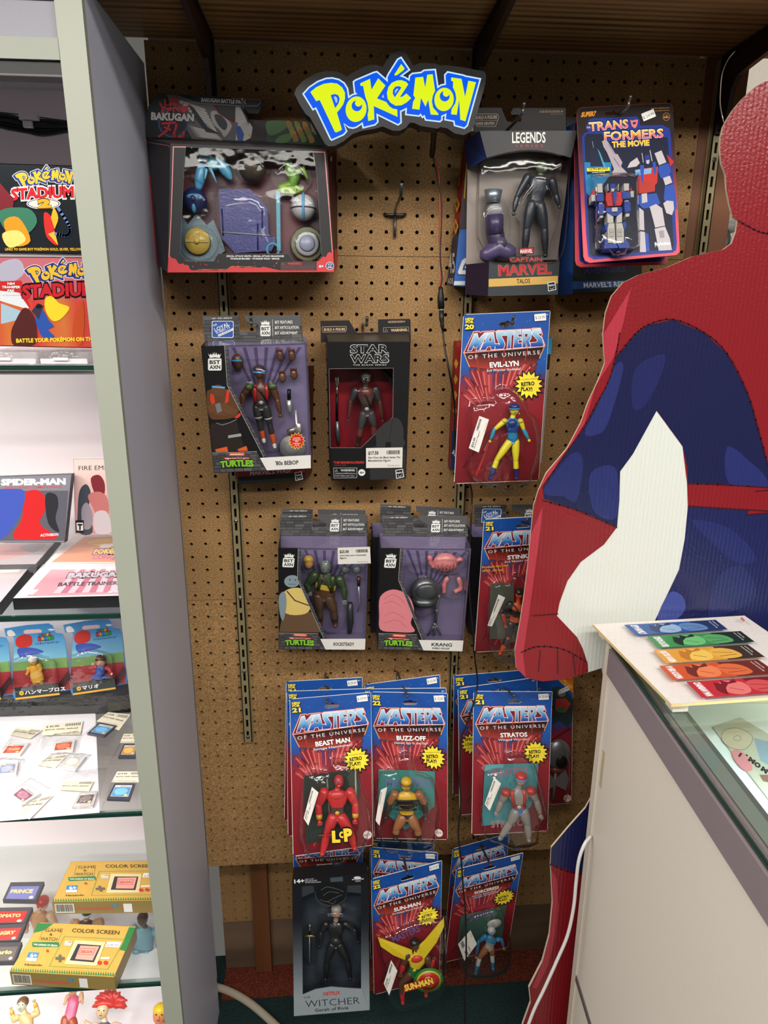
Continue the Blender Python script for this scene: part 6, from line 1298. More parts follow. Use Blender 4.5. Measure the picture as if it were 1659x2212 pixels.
# ================================================================== LIT SIGN
s1 = lambda L: zc(630,90,7.541, L); s2 = lambda L: zc(830,90,7.213, L)
SY = -.165
pl = Plane((650,130),(1050,130),(650,320), SY)
o = pl.root('lit_sign', 'black block sign with glowing yellow and blue lettering, hung on the pegboard', 'sign')
body = s1([(45,850),(70,760),(180,640),(330,550),(450,495),(620,472),(760,490),(905,570),(1000,500),(1200,400),(1320,372),(1420,385),(1478,415),(1600,220)])+s2([(80,200),(180,145),(255,122),(320,150),(365,210),(450,378),(560,330),(800,340),(890,378),(950,365),(1200,395),(1550,462),(1585,500),(1580,640),(1400,1300),(1350,1400),(1240,1455),(1100,1430),(980,1350),(880,1330),(830,1355),(560,1310),(470,1265),(400,1260),(340,1340),(240,1390),(130,1385),(0,1330)])+s1([(1480,1380),(1350,1420),(1150,1450),(1000,1500),(850,1620),(700,1700),(600,1705),(540,1660),(300,1235),(230,1180),(120,1010)])
slab(pl, body, .028,(24,25,29), o, 'sign_body', 'matte')
BL = s1([(180,850),(280,740),(420,645),(560,592),(660,585),(770,610),(860,670),(915,760),(935,895),(985,858),(1035,845),(1020,830),(1000,650),(1040,620),(1335,495),(1390,482),(1548,618),(1545,580)])+s2([(60,500),(205,270),(265,238),(400,440),(275,532),(330,552),(380,585),(388,530),(435,490),(570,475),(620,440),(800,428),(840,700),(880,672),(945,658),(938,515),(985,465),(1240,518),(1265,530),(1505,575),(1300,1310),(1250,1355),(1090,1310),(1080,1245),(940,1220),(950,1145),(905,1165),(905,1220),(870,1252),(640,1225),(620,1168),(592,1188),(565,1145),(545,1165),(330,1140),(336,1055),(262,1090),(268,1265),(215,1303)])+s1([(1400,1198),(1410,1310),(1360,1360),(1160,1410),(1145,1340),(1060,1398),(1000,1415),(930,1403),(855,1340),(903,1460),(850,1520),(650,1610),(625,1585),(390,1092),(345,1116)])
YL = (232,250,18); BU = (0,92,246); WH = (206,236,255)
A = Art(pl, .0006); A.log = SIGN = []; A.p(offset(BL, .9), WH); A.p(offset(BL, -2.4), BU)
def both(P, col, g=.55): A.p(offset(P, g),(150,220,170)); A.p(P, col)
Pp = s1([(308,820),(400,745),(520,690),(640,672),(740,685),(820,745),(866,830),(866,930),(838,1020),(790,1090),(735,1155),(815,1425),(800,1445),(722,1478),(702,1460),(458,948),(400,966)])
both(Pp, YL); A.p(s1([(635,870),(700,852),(760,872),(784,930),(762,1010),(708,1083)]), BU); A.p(s1([(686,896),(720,892),(747,930),(740,988),(722,1003)]),(170,205,240))
both(circ(*s1([(1050,1100)])[0],22.2,27.4,28, .15), YL); c = s1([(1062,1045)])[0]; A.e(c[0], c[1],11.3,11.8, BU); c = s1([(1085,1000)])[0]; A.e(c[0]+.4, c[1],7.4,7.6, YL)
both([(778.5,180.2),(799.1,170.6),(802.4,194.1),(817,169.6),(832.2,184.8),(813.7,212.7),(834.2,220.6),(841.1,230),(848,234.9),(857.7,236.7),(858.4,251.9),(830,239),(807,228.6),(808.4,257.7),(795.8,261),(794.4,247.8),(796.4,238.5),(794.4,222.6),(789.1,208),(784.5,184.8),(779.2,185.5)], YL)
A.p(s1([(1465,905),(1495,855),(1505,915)]),(170,205,240))
both(s2([(372,665),(340,628),(270,602),(200,607),(120,642),(65,712),(44,800),(56,888),(102,952),(180,996),(270,988),(350,943),(416,880),(345,810),(290,856),(238,868)]), YL)
A.p(s2([(165,868),(132,810),(137,750),(172,702),(230,692),(268,714)]), BU); A.p(s2([(165,815),(166,762),(200,727),(222,737)]),(170,205,240))
both(s2([(265,352),(316,420),(290,450),(200,518),(167,526),(162,510)]), YL)
both(s2([(487,562),(604,550),(638,715),(672,517),(753,510),(790,765),(755,840),(740,930),(760,1030),(843,1125),(838,1141),(727,1133),(685,905),(643,1008),(573,875),(546,1058),(437,1043),(452,940),(485,875),(457,835),(472,700)]), YL)
both(circ(*s2([(932,900)])[0],20.6,25,28, .1), YL); c = s2([(942,850)])[0]; A.e(c[0], c[1],10.8,11.3, BU); c = s2([(965,806)])[0]; A.e(c[0], c[1],7,7.2, YL)
both(s2([(1047,560),(1203,582),(1260,860),(1312,612),(1426,634),(1263,1238),(1187,1213),(1168,900),(1128,1138),(1044,1128),(1052,1050),(1110,960),(1125,880),(1110,790),(1072,710),(1077,622),(1044,605)]), YL)
A.done(o, 'lit_lettering', 'glow')
# power lead of the sign
o = link('power_cord', None); b0 = aty(938,285,-.12); o.location = b0; setp(o, 'black and red power lead running from the lit sign down to the floor', 'cord')
W3 = lambda L, ys: [aty(*p, y)-b0 for p, y in zip(L, ys)]
MB().tube(cmo(W3([(938,275),(936,310),(933,336)],[-.14,-.08,-.05]),4), .0042,(18,18,20),10).build('strain_relief', 'rubber', o)
MB().tube(cmo(W3([(934,335),(943,350),(948,385),(950,440),(949,510),(952,560),(953,600),(949,622)],[-.05]*8),5), .0011,(176,40,40),6).build('red_wire', 'rubber', o)
MB().tube(cmo(W3([(933,335),(938,350),(947,395),(954,440),(953,500),(951,560),(955,600),(952,622)],[-.051]*8),5), .0011,(24,22,24),6).build('black_wire', 'rubber', o)
MB().tube(W3([(952,620),(952,630),(952,640),(952,648),(953,667)],[-.05]*5),[.0035, .004, .0052, .0056, .0054],(20,20,22),14).build('socket', 'rubber', o)
MB().tube(W3([(953,667),(953.5,671)],[-.05]*2),[.0036, .0036],(176,176,178),12).build('barrel', 'metal', o)
MB().tube(W3([(953.5,671),(954,690),(955,700),(955.5,704),(956,708),(956.5,714)],[-.05]*6),[.0041, .0041, .003, .0036, .0026, .0022],(20,20,22),12).build('plug', 'rubber', o)
MB().tube(cmo(W3([(956,712),(961,754),(970,800),(977,840),(982,880),(984,980),(1010,1035),(1019,1062),(1018,1110),(1013,1250),(1022,1370),(1026,1425),(1031,1485),(1011,1557),(996,1600),(993.5,1683),(995.5,1734),(990,1795),(992,1825),(997,1866),(1001,1924),(1006,1985),(1007,2087),(1003.5,2139),(1004.6,2215),(1004,2300)],
     [-.05,-.06,-.07,-.06,-.05,-.05,-.05,-.07,-.10,-.10,-.10,-.07,-.19,-.2,-.2,-.2,-.2,-.2,-.2,-.2,-.2,-.2,-.2,-.2,-.2,-.2]),4), .0016,(20,20,22),8).build('cable', 'rubber', o)

# ================================================================== BLACK AND SILVER BOX (bottom left of the rows)
q = [(631,1903),(795,1890),(799,2182),(635,2196)]
pl = Plane(q[0], q[1], q[3],-.168, height=.262); o = pl.root('boxed_action_figure', 'tall black box fading to silver with a black-clad white-haired figure and gold sword', 'toy', 'black window boxed figures')
carton(pl, q, .044, o, dict(l=(30,30,34), r=(40,44,50), b=(90,92,96), t=(26,26,28), back=(20,22,26)))
W1 = z4([(168,330),(235,300),(245,345),(275,368),(320,372),(360,368),(395,340),(402,300),(478,308),(475,792)])+z4([(400,788),(320,782),(240,795),(175,822)])
slab(pl, q, .0009,(40,44,50), o, 'front_panel', 'card', [W1])
A = Art(pl, .0004)
def wg(p): t = min(1, max(0,(p[1]-1985)/165)); return tuple(a+(b-a)*t for a, b in zip((18,20,28),(132,142,148)))
for Q in ([(631.5,1904),(652,1902),(654,2160),(635,2195)],[(780,1893),(794.6,1891),(798.6,2181),(780,2160)],[(635,2140),(799,2128),(799,2181.6),(635,2195.6)]):
    if Q[2][1]-Q[0][1] > 100: A.grid([Q[0], Q[1],(Q[2][0], Q[2][1]),(Q[3][0], Q[3][1])],1,14, wg)
A.done(o, 'printed_border')
A = Art(pl, .0012)
A.p(z4([(175,825),(240,798),(320,785),(400,791),(475,796),(518,905),(130,936),(130,830)]),(132,142,148))
A.p(z4([(122,236),(508,206),(510,262),(403,268),(402,300),(236,300),(230,268),(122,275)]),(18,18,22))
A.p(circ(*z4([(320,305)])[0],33,26,24,0,0,360),(14,14,18)); 
for L in ([(270,290),(300,275),(350,285),(385,300)],[(280,320),(310,300),(360,305)],[(265,340),(300,350),(340,330),(375,315)],[(300,350),(330,360),(345,345)]): A.l(cmo(z4(L),4),1.1,(86,88,92))
A.t('14+', *z4([(132,256)])[0], *z4([(184,252)])[0],8,(220,220,222), .04)
for k, s_ in enumerate(('NOT A TOY', 'PAS UN JOUET', 'NO ES UN JUGUETE')): A.t(s_, *z4([(188,239+k*8)])[0], *z4([(232+k*18,236+k*8)])[0],2.4,(200,200,202), .01)
A.t('McFARLANE', *z4([(428,240)])[0], *z4([(488,236)])[0],2.6,(210,210,212), .02); A.t('TOYS', *z4([(445,249)])[0], *z4([(472,247)])[0],2.6,(210,210,212), .02); A.e(*z4([(455,228)])[0],8,3.2,(200,200,204)); A.p(z4([(315,228),(380,222),(382,246),(318,250)]),(60,72,84))
A.t('NETFLIX', *z4([(282,832)])[0], *z4([(368,824)])[0],7.8,(190,34,40), .025); A.t('THE', *z4([(180,848)])[0], *z4([(214,845)])[0],5.4,(52,56,64),-.005); A.t('WITCHER', *z4([(190,892)])[0], *z4([(468,872)])[0],15.5,(44,48,56),-.01); A.t('Geralt of Rivia', *z4([(238,914)])[0], *z4([(410,900)])[0],6.8,(40,44,52), .01); A.done(o)
mb = MB(); mb.add([pl.pt(*p, -.0006) for p in W1],[tuple(range(len(W1)))],(230,230,230)); mb.build('window', 'film', o)
MB().tube([pl.pt(*z4([(118,412)])[0], .0005), pl.pt(*z4([(520,390)])[0], .0005)], .0004,(200,205,210),6).build('film_fold', 'film', o)
A = Art(pl, -.042); A.grid(z4([(160,300),(490,300),(490,820),(160,820)]),6,12, lambda p: tuple((44,50,60)[k]+14*math.sin(p[0]*.07+p[1]*.05+k*.2) for k in range(3))); A.done(o, 'backdrop_print')
pt4 = lambda *p: z4([p])[0]
figure(pl, o, dict(head=pt4(348,400)+(13,), chest=pt4(345,475), hip=pt4(345,560), sw=21, hw=13, ar=7, lr=9.5, handL=pt4(262,580), elbL=pt4(268,510), handR=pt4(462,555), elbR=pt4(440,495), footL=pt4(292,750), knL=pt4(300,650), footR=pt4(420,745), knR=pt4(402,645)),
       dict(skin=(150,120,100), torso=(30,31,34), uparm=(28,28,32), thigh=(28,29,32), shin=(26,27,30), boot=(22,22,24), hand=(24,24,26), belt=(44,42,42), buckle=(90,86,80), hair=(150,146,140), strap=(44,40,38)),-.03)
mb = MB(); mb.disc(pl.pt(*pt4(360,467),-.013),(0,-1,0), .0024, .001,(180,180,184),10); mb.build('pendant', 'metal', o)
mb = MB(); mb.tube([pl.pt(*pt4(211,480),-.03), pl.pt(*pt4(210,520),-.03)], .0024,(40,36,36),8); mb.ell(pl.pt(*pt4(211,474),-.03),(.003, .003, .004),(150,140,130)); mb.tube([pl.pt(*pt4(182,528),-.03), pl.pt(*pt4(210,524),-.03), pl.pt(*pt4(240,528),-.03)],[.001, .003, .001],(168,140,84),8); mb.tube([pl.pt(*pt4(210,530),-.03), pl.pt(*pt4(210,655),-.03), pl.pt(*pt4(210,672),-.03)],[(.0022, .001),(.002, .001),(.0003, .0003)],(160,150,130),8); mb.build('sword', 'metal', o)
tray(pl, o, [[pt4(300,390), pt4(395,390), pt4(475,480), pt4(480,590), pt4(440,770), pt4(270,780), pt4(245,590), pt4(260,450)], circ(*pt4(210,570),14,44,14)],-.040, .026)

# ================================================================== PEG HOOKS
def hook2(tx, ty, Y, label, two=False):
    t = aty(tx, ty, Y); o = link('peg_hook', None); b = np.array([t[0],-.002, t[2]-(.012 if ty < 1000 else .004-Y*.28)]); o.location = b; setp(o, label, 'hook', 'wire peg hooks')
    mb = MB(); tip = t-b; e = np.array([0, Y+.014,0 if ty < 1000 else tip[2]-.006])
    mb.tube(cmo([(0,0,0),(0, Y*.5, e[2]*.5), e, (e+tip)/2, tip],3), .0022,(96,94,90),8); mb.build('prong', 'metal', o)
    mb = MB(); mb.tube([(0, .001,-.004),(0,-.004,-.018),(0,-.003,-.026)], .0022,(90,88,84),8); mb.build('backplate', 'metal', o)
hook(853,465,868,396,-.17, 'empty wire peg hook with crossbar on bare pegboard below the lit sign')
for tx, ty, Y, lb in ((1133,222,-.17, 'peg hook rising above the dark grey box with curved window'),(1363,207,-.175, 'peg hook above the pink-edged robot cards'),(523,212,-.11, 'dark peg hook at the end of the red and black box header'),(541,684,-.18, 'peg hook over the tilted brick patterned box'),
                      (793,685,-.15, 'peg hook holding the black box with price label'),(1110,683,-.16, 'peg hook through the card with the yellow-skinned figure'),(1141,1121,-.17, 'peg hook through the orange figure card'),(706,1517,-.185, 'peg hook through the red figure card'),
                      (881,1504,-.185, 'peg hook through the yellow and black figure card'),(1111,1503,-.185, 'peg hook through the grey figure card'),(880,1887,-.19, 'peg hook through the winged figure card'),(1060,1868,-.16, 'peg hook through the silver dress figure card'),(702,1471,-.075, 'peg hook tip over the rearmost card on the left of the fourth row'),(698,1858,-.09, 'peg hook above the black and silver box')): hook2(tx, ty, Y, lb)

# ================================================================== GLASS DISPLAY CABINET (left)
XO, XI, YF, YB = -0.295,-0.313,-0.28,0.085
CT = FZ+0.288
cab = link('display_cabinet', None); cab.location = (XO, YF, 0); setp(cab, 'tall white display cabinet with lit glass shelves and a plain grey-lilac side', 'cabinet')
def cb(name, a, b, col, mat='white_lam'):
    a = np.array(a)-np.array([XO, YF, 0]); b = np.array(b)-np.array([XO, YF, 0]); return MB().box(a, b, col).build(name, mat, cab)
zz = lambda x, y, Y=-.28: float(aty(x, y, Y)[2])
XL = -1.25
cb('side_panel', (XI, YF+.004,0),(XO, -.003, CT),(190,191,208))
cb('rear_side_panel', (XI-.018,-.002,0),(XI-.0005, YB, CT),(190,191,208))
cb('edge_trim', (XI-.012, YF-.006,0),(XO+.0005, YF+.0038, CT),(152,156,144))
cb('back_panel', (XL, YB-.012,0),(XI-.0002, YB-.004, CT),(238,224,228))
cb('top_panel', (XL, YF+.004, CT-.02),(XI-.0002, YB-.0125, CT),(170,170,174))
zh1, zh0, zl0 = zz(60,83), zz(60,131), zz(60,161)
cb('header_panel', (XL, YF+.006, zh1),(XI-.0125, YF+.018, CT-.0205),(132,132,142))
cb('header_trim', (XL, YF-.006, zh0),(XI-.0125, YF+.006, zh1-.0003),(140,144,134))
cb('lamp_housing', (XL, YF-.002, zl0),(XI-.0125, YF+.03, zh0-.0003),(22,24,26), 'rubber')
S1, S2, S3, S4 = zz(100,795), zz(100,1337), zz(100,1772), zz(100,2147)
for z, nm in ((S1,0),(S2,1),(S3,2),(S4,3)):
    g = cb('glass_shelf', (XL, YF+.008, z-.003),(XI-.001, YB-.014, z+.003),(220,240,235), 'glass')
    MB().box(np.array([XL-XO, .004-.0002, z-.0031]), np.array([XI-.0125-XO, .008, z+.0031]),(20,50,42)).build('polished_edge', 'glass_edge', g)
    lp = cb('lamp_strip', (XL, YF+.014, z-.0095),(XI-.0125, YF+.022, z-.0045),(150,150,150), 'white_lam')
cb('base_panel', (XL, YF+.002,0),(XI-.0125, YB-.0125, .03),(210,206,206))
BZ = S4-.25
fl_ = cb('lower_floor', (XL, YF+.006, BZ-.015),(XI-.0005, YB-.0125, BZ),(236,228,232))
for z, p in ((zl0-.004,1.5),(S1-.011,1.9),(S2-.011,1.3),(S3-.011,1.3),(S4-.008,1.0)): area('shelf_light', (-.72, YF+.026, z),(math.radians(-12),0,0), .80, .012, p, (1, .93, .92))
def on(x, y, z): return atz(x, y, z)
# ---- coiled leads high up
o = link('cable_bundle', None); b0 = aty(60,270,-.06); o.location = b0; setp(o, 'bundle of black leads tied with white clips inside the top of the cabinet', 'cable')
for k, (dy, r) in enumerate(((0, .0035),(7, .003),(14, .0035),(20, .003))):
    MB().tube(cmo([aty(x, y+dy, -.055-.004*(k % 2))-b0 for x, y in ((-70,255),(-20,250),(20,252+k*2),(60,262+k),(95,262+k*3),(150,268-k*2))],5), r, (28,28,32),8).build('lead', 'rubber', o)
for x, y in ((64,254),(62,270)): c = aty(x, y, -.062)-b0; MB().box(c+np.array([-.013 if y < 260 else -.006,-.006,-.004]), c+np.array([.013 if y < 260 else .006, .002, .004]),(236,226,230)).build('clip', 'plastic', o)
MB().tube(cmo([aty(x, y, -.05)-b0 for x, y in ((-70,238),(0,243),(60,250),(150,262))],4), .0009,(60,60,62),6).build('thin_wire', 'rubber', o)
# ---- boxes and cases on the shelves
def face_box(name, q, Y, D, label, cat, cols, Yb=None, group=None):
    pl = Plane(q[0], q[1], q[3], Y, ybot=Yb if Yb is not None else Y); o = pl.root(name, label, cat, group)
    F, B = carton(pl, q, D, o, cols, 'carton'); slab(pl, q, .0008, cols['f'], o, 'front_panel', 'gloss_print'); return pl, o
def stadium(A, x, y, s, two):
    g = homog([(650,130),(1045,130),(1045,300),(650,300)],[(x-12*s, y-34*s),(x+128*s, y-36*s),(x+130*s, y+16*s),(x-10*s, y+18*s)])
    for P, c in SIGN: A.p([g(p) for p in P], {YL: (240,186,50), BU: (44,54,130), WH: (236,232,226)}.get(c, c if c[0] < 160 else (236,210,120)))
    A.t('STADIUM', x-12*s, y+40*s, x+124*s, y+34*s, 24*s, (200,38,48), .05, out=(236,226,220) if two else (26,14,18), ow=.05, arc=.05)
zc3 = lambda *p: zc(0,0,3.95,[p])[0]; zc4 = lambda *p: zc(0,540,3.95,[p])[0]
q = [(-60,351),(166,358),(186,549),(-44,545)]
pl, o = face_box('game_box', q, -.205, .03, 'dark game box with gold and red lettering and a numeral 2', 'game box', dict(l=(30,30,34), r=(30,34,40), b=(26,26,28), t=(40,40,44), back=(30,30,34), f=(28,34,38)))
A = Art(pl, .0004, None); stadium(A, 36,392,1.0, True)
A.e(94,440,37,12,(236,236,240)); A.e(94,440,35,10.4,(60,60,110)); A.e(94,440,33,9,(226,216,200)); A.t('2', 82,448,110,447,17,(226,170,50), .08, out=(90,60,20), ow=.05)
A.p([(-40,400),(0,395),(30,430),(25,480),(-40,470)],(120,40,50)); A.p(cm([(0,455),(60,450),(80,480),(50,510),(10,495)]),(60,120,96)); A.p(cm([(8,480),(40,470),(66,520),(30,530)]),(230,150,40)); A.p(cm([(5,505),(40,498),(55,520),(20,535)]),(240,216,120)); A.p(cm([(95,460),(112,470),(118,500),(124,530),(100,510)]),(210,50,46)); A.p([(104,505),(118,500),(126,530)],(236,190,60)); A.p(cmo([(116,445),(126,470),(118,495)],3)+[(110,470)],(230,180,50)); A.l(cmo([(126,450),(150,490),(145,508),(120,505)],5),6,(110,130,190))
A.t('LINKS TO GAME BOY POK\u00c9MON GOLD, SILVER, YELLOW', 11,541,176,541,5.6,(240,190,60), .03); A.done(o, 'printed_art', 'gloss_print')
q = [(-60,554),(184,556),(206,752),(-40,747)]
pl, o = face_box('game_box', q, -.235, .05, 'bright orange-red game box directly below the dark numeral 2 box', 'game box', dict(l=(160,60,40), r=(140,40,34), b=(120,30,28), t=(90,50,50), back=(150,50,40), f=(206,70,44)))
A = Art(pl, .0004); A.grid([(-58,556),(183,558),(204,750),(-39,745)],8,8, lambda p: (206,90+30*math.sin(p[0]*.06),60) if p[1] > 640 else (196,110,120)); A.p(cm([(0,570),(40,560),(52,590),(20,612),(0,605)]),(180,176,196)); A.p([(-10,608),(46,606),(66,665),(-10,650)],(200,46,46)); A.p([(0,628),(40,632),(62,664),(60,668),(0,650)],(226,230,236)); A.p([(2,655),(46,672),(44,690),(2,700)],(170,196,214))
stadium(A, 62,598,1.15, False)
A.p(cm([(98,645),(112,640),(128,655),(150,665),(130,690),(112,692),(98,670)]),(250,210,50)); A.p(cm([(30,700),(48,668),(62,668),(76,690),(80,730),(70,746),(30,746),(24,720)]),(86,40,40)); A.p(cm([(76,684),(92,670),(104,690),(116,705),(104,712),(118,728),(96,730),(84,715)]),(50,86,170)); A.p([(68,672),(82,655),(94,660),(84,690)],(60,56,76)); A.e(84,662,7,5,(30,28,36)); A.p(cm([(160,690),(178,650),(182,700),(176,744),(158,730)]),(196,80,40))
for k, s_ in enumerate(('N64', 'TRANSFER', 'PAK', 'INCLUDED!')): w = (8,20,8,20)[k]; A.t(s_, 24-w, 615+k*7.6,24+w, 615+k*7.6,5.2,(246,246,246), .04)
A.t('BATTLE YOUR POK\u00c9MON ON THE', 35,740,205,736,8.6,(250,220,60), .04); A.done(o, 'printed_art', 'gloss_print')
def clear_case(x0, x1, y0, Y, z0, h, d, label):
    a = aty(x0, y0, Y); b = aty(x1, y0, Y); o = link('clear_case', None); o.location = (a[0], Y, z0); setp(o, label, 'case', 'clear plastic cases')
    w = b[0]-a[0]; t = .0012
    MB().box((0,0,0),(w, d, h),(235,235,238)).build('shell', 'bag', o); MB().box((.002, .001, .0006),(w-.002, .003, h*.45),(226,222,228)).build('front_lip', 'white_lam', o); MB().box((w*.3,-.0012, h*.3),(w*.6,-.0002, h*.55),(214,212,218)).build('catch', 'white_lam', o)
zb_ = float(aty(60,752,-.235)[2])-(S1+.003)
clear_case(-60,78,770,-.262, S1+.0035, zb_-.004, .15, 'clear plastic case under the red game box, left one')
clear_case(82,190,770,-.262, S1+.0035, zb_-.004, .15, 'clear plastic case under the red game box, nearer the cabinet trim')
# standing cases on the second shelf
q = [(-40,1031),(155,1024),(140,1172),(-52,1172)]
pl, o = face_box('game_case', q, -.09, .012, 'standing grey game case with blue and red shapes and white title', 'game case', dict(l=(60,60,64), r=(70,70,74), b=(50,50,54), t=(90,90,94), back=(60,60,60), f=(150,150,156)), Yb=-.10)
A = Art(pl, .0004); A.p([(-38,1032),(154,1025.5),(139,1170),(-50,1170)],(134,134,142)); A.p([(-38,1060),(148,1060),(139,1168),(-50,1168)],(96,96,106)); A.t('SPIDER-MAN', 2,1048,142,1046,13,(240,240,242), .06); A.t('SHATTERED DIMENSIONS', 8,1056,134,1054,5,(196,80,84), .02)
A.p(cm([(50,1070),(75,1058),(95,1070),(98,1100),(86,1130),(110,1150),(122,1163),(30,1163),(48,1120)]),(206,44,46)); A.p(cm([(-30,1070),(30,1056),(54,1065),(44,1110),(10,1160),(-40,1165)]),(70,90,180)); A.p(cm([(98,1070),(120,1068),(126,1090),(120,1120),(128,1150),(104,1130)]),(50,50,56)); A.t('ACTIVISION', 87,1159,126,1157,5.6,(236,236,240), .03); A.done(o, 'printed_art', 'gloss_print')
q = [(158,991),(262,990),(278,1156),(162,1154)]
pl, o = face_box('game_case', q, -.07, .012, 'pale pink standing case with group artwork, against the cabinet trim', 'game case', dict(l=(226,216,212), r=(220,214,210), b=(210,206,200), t=(236,230,226), back=(210,200,196), f=(236,224,216)), Yb=-.075)
A = Art(pl, .0004); A.grid([(160,993),(261,992),(277,1154),(163,1152)],1,8, lambda p: (240-(p[1]-990)*.18,222-(p[1]-990)*.5,212-(p[1]-990)*.45)); A.t('FIRE EMBLEM', 170,1016,262,1014,10,(56,50,50), .0)
for P, c in (([(172,1060),(186,1046),(196,1064),(192,1100),(200,1150),(170,1150),(168,1100)],(70,74,84)),([(196,1034),(214,1026),(226,1044),(224,1070),(206,1068)],(130,50,56)),([(190,1070),(214,1062),(232,1076),(234,1110),(214,1120),(200,1096)],(196,120,116)),([(204,1110),(228,1104),(240,1130),(238,1152),(206,1150)],(206,196,200)),([(176,1100),(188,1086),(200,1110),(196,1140),(180,1140)],(150,146,156))): A.p(cm(P), c)
A.p([(163,1124),(181,1124),(181,1151),(164,1151)],(30,30,32)); A.p([(165,1129),(179,1129),(180,1146),(166,1146)],(240,240,240)); A.t('T', 167.5,1144,178,1144,12,(20,20,22), .06); A.done(o, 'printed_art', 'gloss_print')
# cases lying flat: top face given in photo pixels at height z
class HPlane:
    def __init__(s, z, O): s.z = z; s.O = np.array(O, float)
    def pt(s, x, y, h=0.0): return atz(x, y, s.z+h)-s.O
def flat_case(q, z, t, label, col, top, art, name='game_case', cat='game case', mat='gloss_print', group=None, spine=None):
    c = np.mean([atz(*p, z) for p in q],0); O = (c[0], c[1], z-t); o = link(name, None); o.location = O; setp(o, label, cat, group)
    P = [atz(*p, z)-np.array(O) for p in q]; mb = MB(); mb.hexa([p-np.array([0,0, t]) for p in P[::-1]]+P[::-1], col); mb.build('case_shell', 'plastic', o)
    hp = HPlane(z, O); A = Art(hp, .0003); cx = np.mean(np.array(q),0); A.p([tuple(cx+(np.array(p)-cx)*.985) for p in q], top); art(A, homog([(0,0),(100,0),(100,100),(0,100)], q)); A.done(o, 'printed_art', mat)
    return o, hp
def mapped(A, f): A.mp = f; return A
zf = lambda *p: zc(0,960,3.456,[p])[0]
def a1(A, f):
    A.mp = f; A.p([(20,3),(98,3),(98,96),(6,96)],(226,150,110)); A.p(cm([(30,30),(60,10),(95,20),(97,60),(60,50)]),(240,190,90)); A.p([(50,40),(97,20),(97,32),(55,52)],(236,232,226)); A.t('POK\u00c9MON', 48,72,96,70,16,(236,200,90), .06, out=(120,80,150), ow=.08); A.t('CONQUEST', 50,88,97,87,12,(206,110,130), .05)
    A.mp = None
flat_case([zf(540,685), zf(1010,683), zf(1000,888), zf(335,890)], S2+.032, .012, 'orange game case lying on the case with the black spine', (226,224,226),(232,220,214), a1)
def a2(A, f):
    A.mp = f; A.p([(14,4),(98,4),(98,96),(10,96)],(206,150,160)); A.p([(2,4),(13,4),(9,96),(1,96)],(226,226,230))
    for k in range(9): A.p([(50,45),(50+60*math.cos(k*.7),45+60*math.sin(k*.7)*.7),(50+60*math.cos(k*.7+.22),45+60*math.sin(k*.7+.22)*.7)] if False else [(40+k*5,10),(46+k*5,10),(36+k*6,90),(30+k*6,90)],(190,110,130) if k % 2 else (226,190,200))
    A.t('BAKUGAN', 34,48,90,47,15,(190,186,192), .06, out=(110,60,80), ow=.08); A.t('BATTLE TRAINER', 30,72,84,71,10,(70,60,66), .04); A.t('ACTIVISION', 76,93,96,93,6,(236,230,232), .03); A.p([(6,80),(16,80),(14,92),(4,92)],(232,232,232)); A.p([(72,2),(98,2),(98,26),(70,26)],(238,226,206)); A.t('$25.00', 76,12,97,12,8,(80,70,66), .03); A.mp = None
flat_case([zf(318,893), zf(1010,885), zf(1008,1128), zf(92,1150)], S2+.0215, .018, 'pink and grey game case with a thick black spine facing out, nearest the shelf edge', (30,30,34),(222,216,220), a2)
def a3(A, f):
    A.mp = f; A.t('SPIDER-MAN', 2,16,78,12,12,(240,236,238), .05); A.p(cm([(20,30),(60,22),(84,40),(70,70),(30,80)]),(206,150,150)); A.p(cm([(60,30),(90,24),(84,56)]),(150,150,156)); A.mp = None
flat_case([zf(-160,715), zf(450,690), zf(268,895), zf(-330,905)], S2+.030, .014, 'greyish game case lying left of the orange one', (90,90,94),(180,170,172), a3)
flat_case([zf(-330,908), zf(240,895), zf(0,1185), zf(-560,1240)], S2+.0215, .018, 'cellophane-wrapped grey game case lying at the left frame edge', (60,60,62),(196,188,190), lambda A, f: (setattr(A, 'mp', f), A.p([(20,20),(90,16),(84,80),(16,84)],(206,190,190)), A.p([(60,2),(90,1),(88,18),(58,19)],(236,226,214)), setattr(A, 'mp', None)))
# ---- blister cards on the third shelf
zm = lambda *p: zc(0,1320,5.925,[p])[0]
BXZ = float(aty(150,1512, .0)[2])
o = MB().box((-.62,-.115,0),(XI-.003-.0,-.035, BXZ-(S3+.0035)),(26,24,28)).build('storage_box', 'film2') if False else None
M['black_gloss'] = simple('glossy_black_wrap', (22,22,26), .12, spec=.6)
o = link('black_boxes', None); o.location = (-.45, .045, S3+.0035); o.name = 'wrapped_black_box'; setp(o, 'shrink-wrapped black box under the three small blister cards', 'box')
hbx = BXZ-(S3+.0035)
MB().box((-.30,-.030,0),(.128, .035, hbx-.02),(20,20,24)).build('box_body', 'black_gloss', o); MB().box((-.302,-.032, .001),(.130, .036, hbx-.001),(230,230,230)).build('shrink_wrap', 'bag', o); MB().box((-.30,-.022, hbx-.0195),(.127, .034, hbx-.002),(44,24,34)).build('box_lid', 'black_gloss', o)
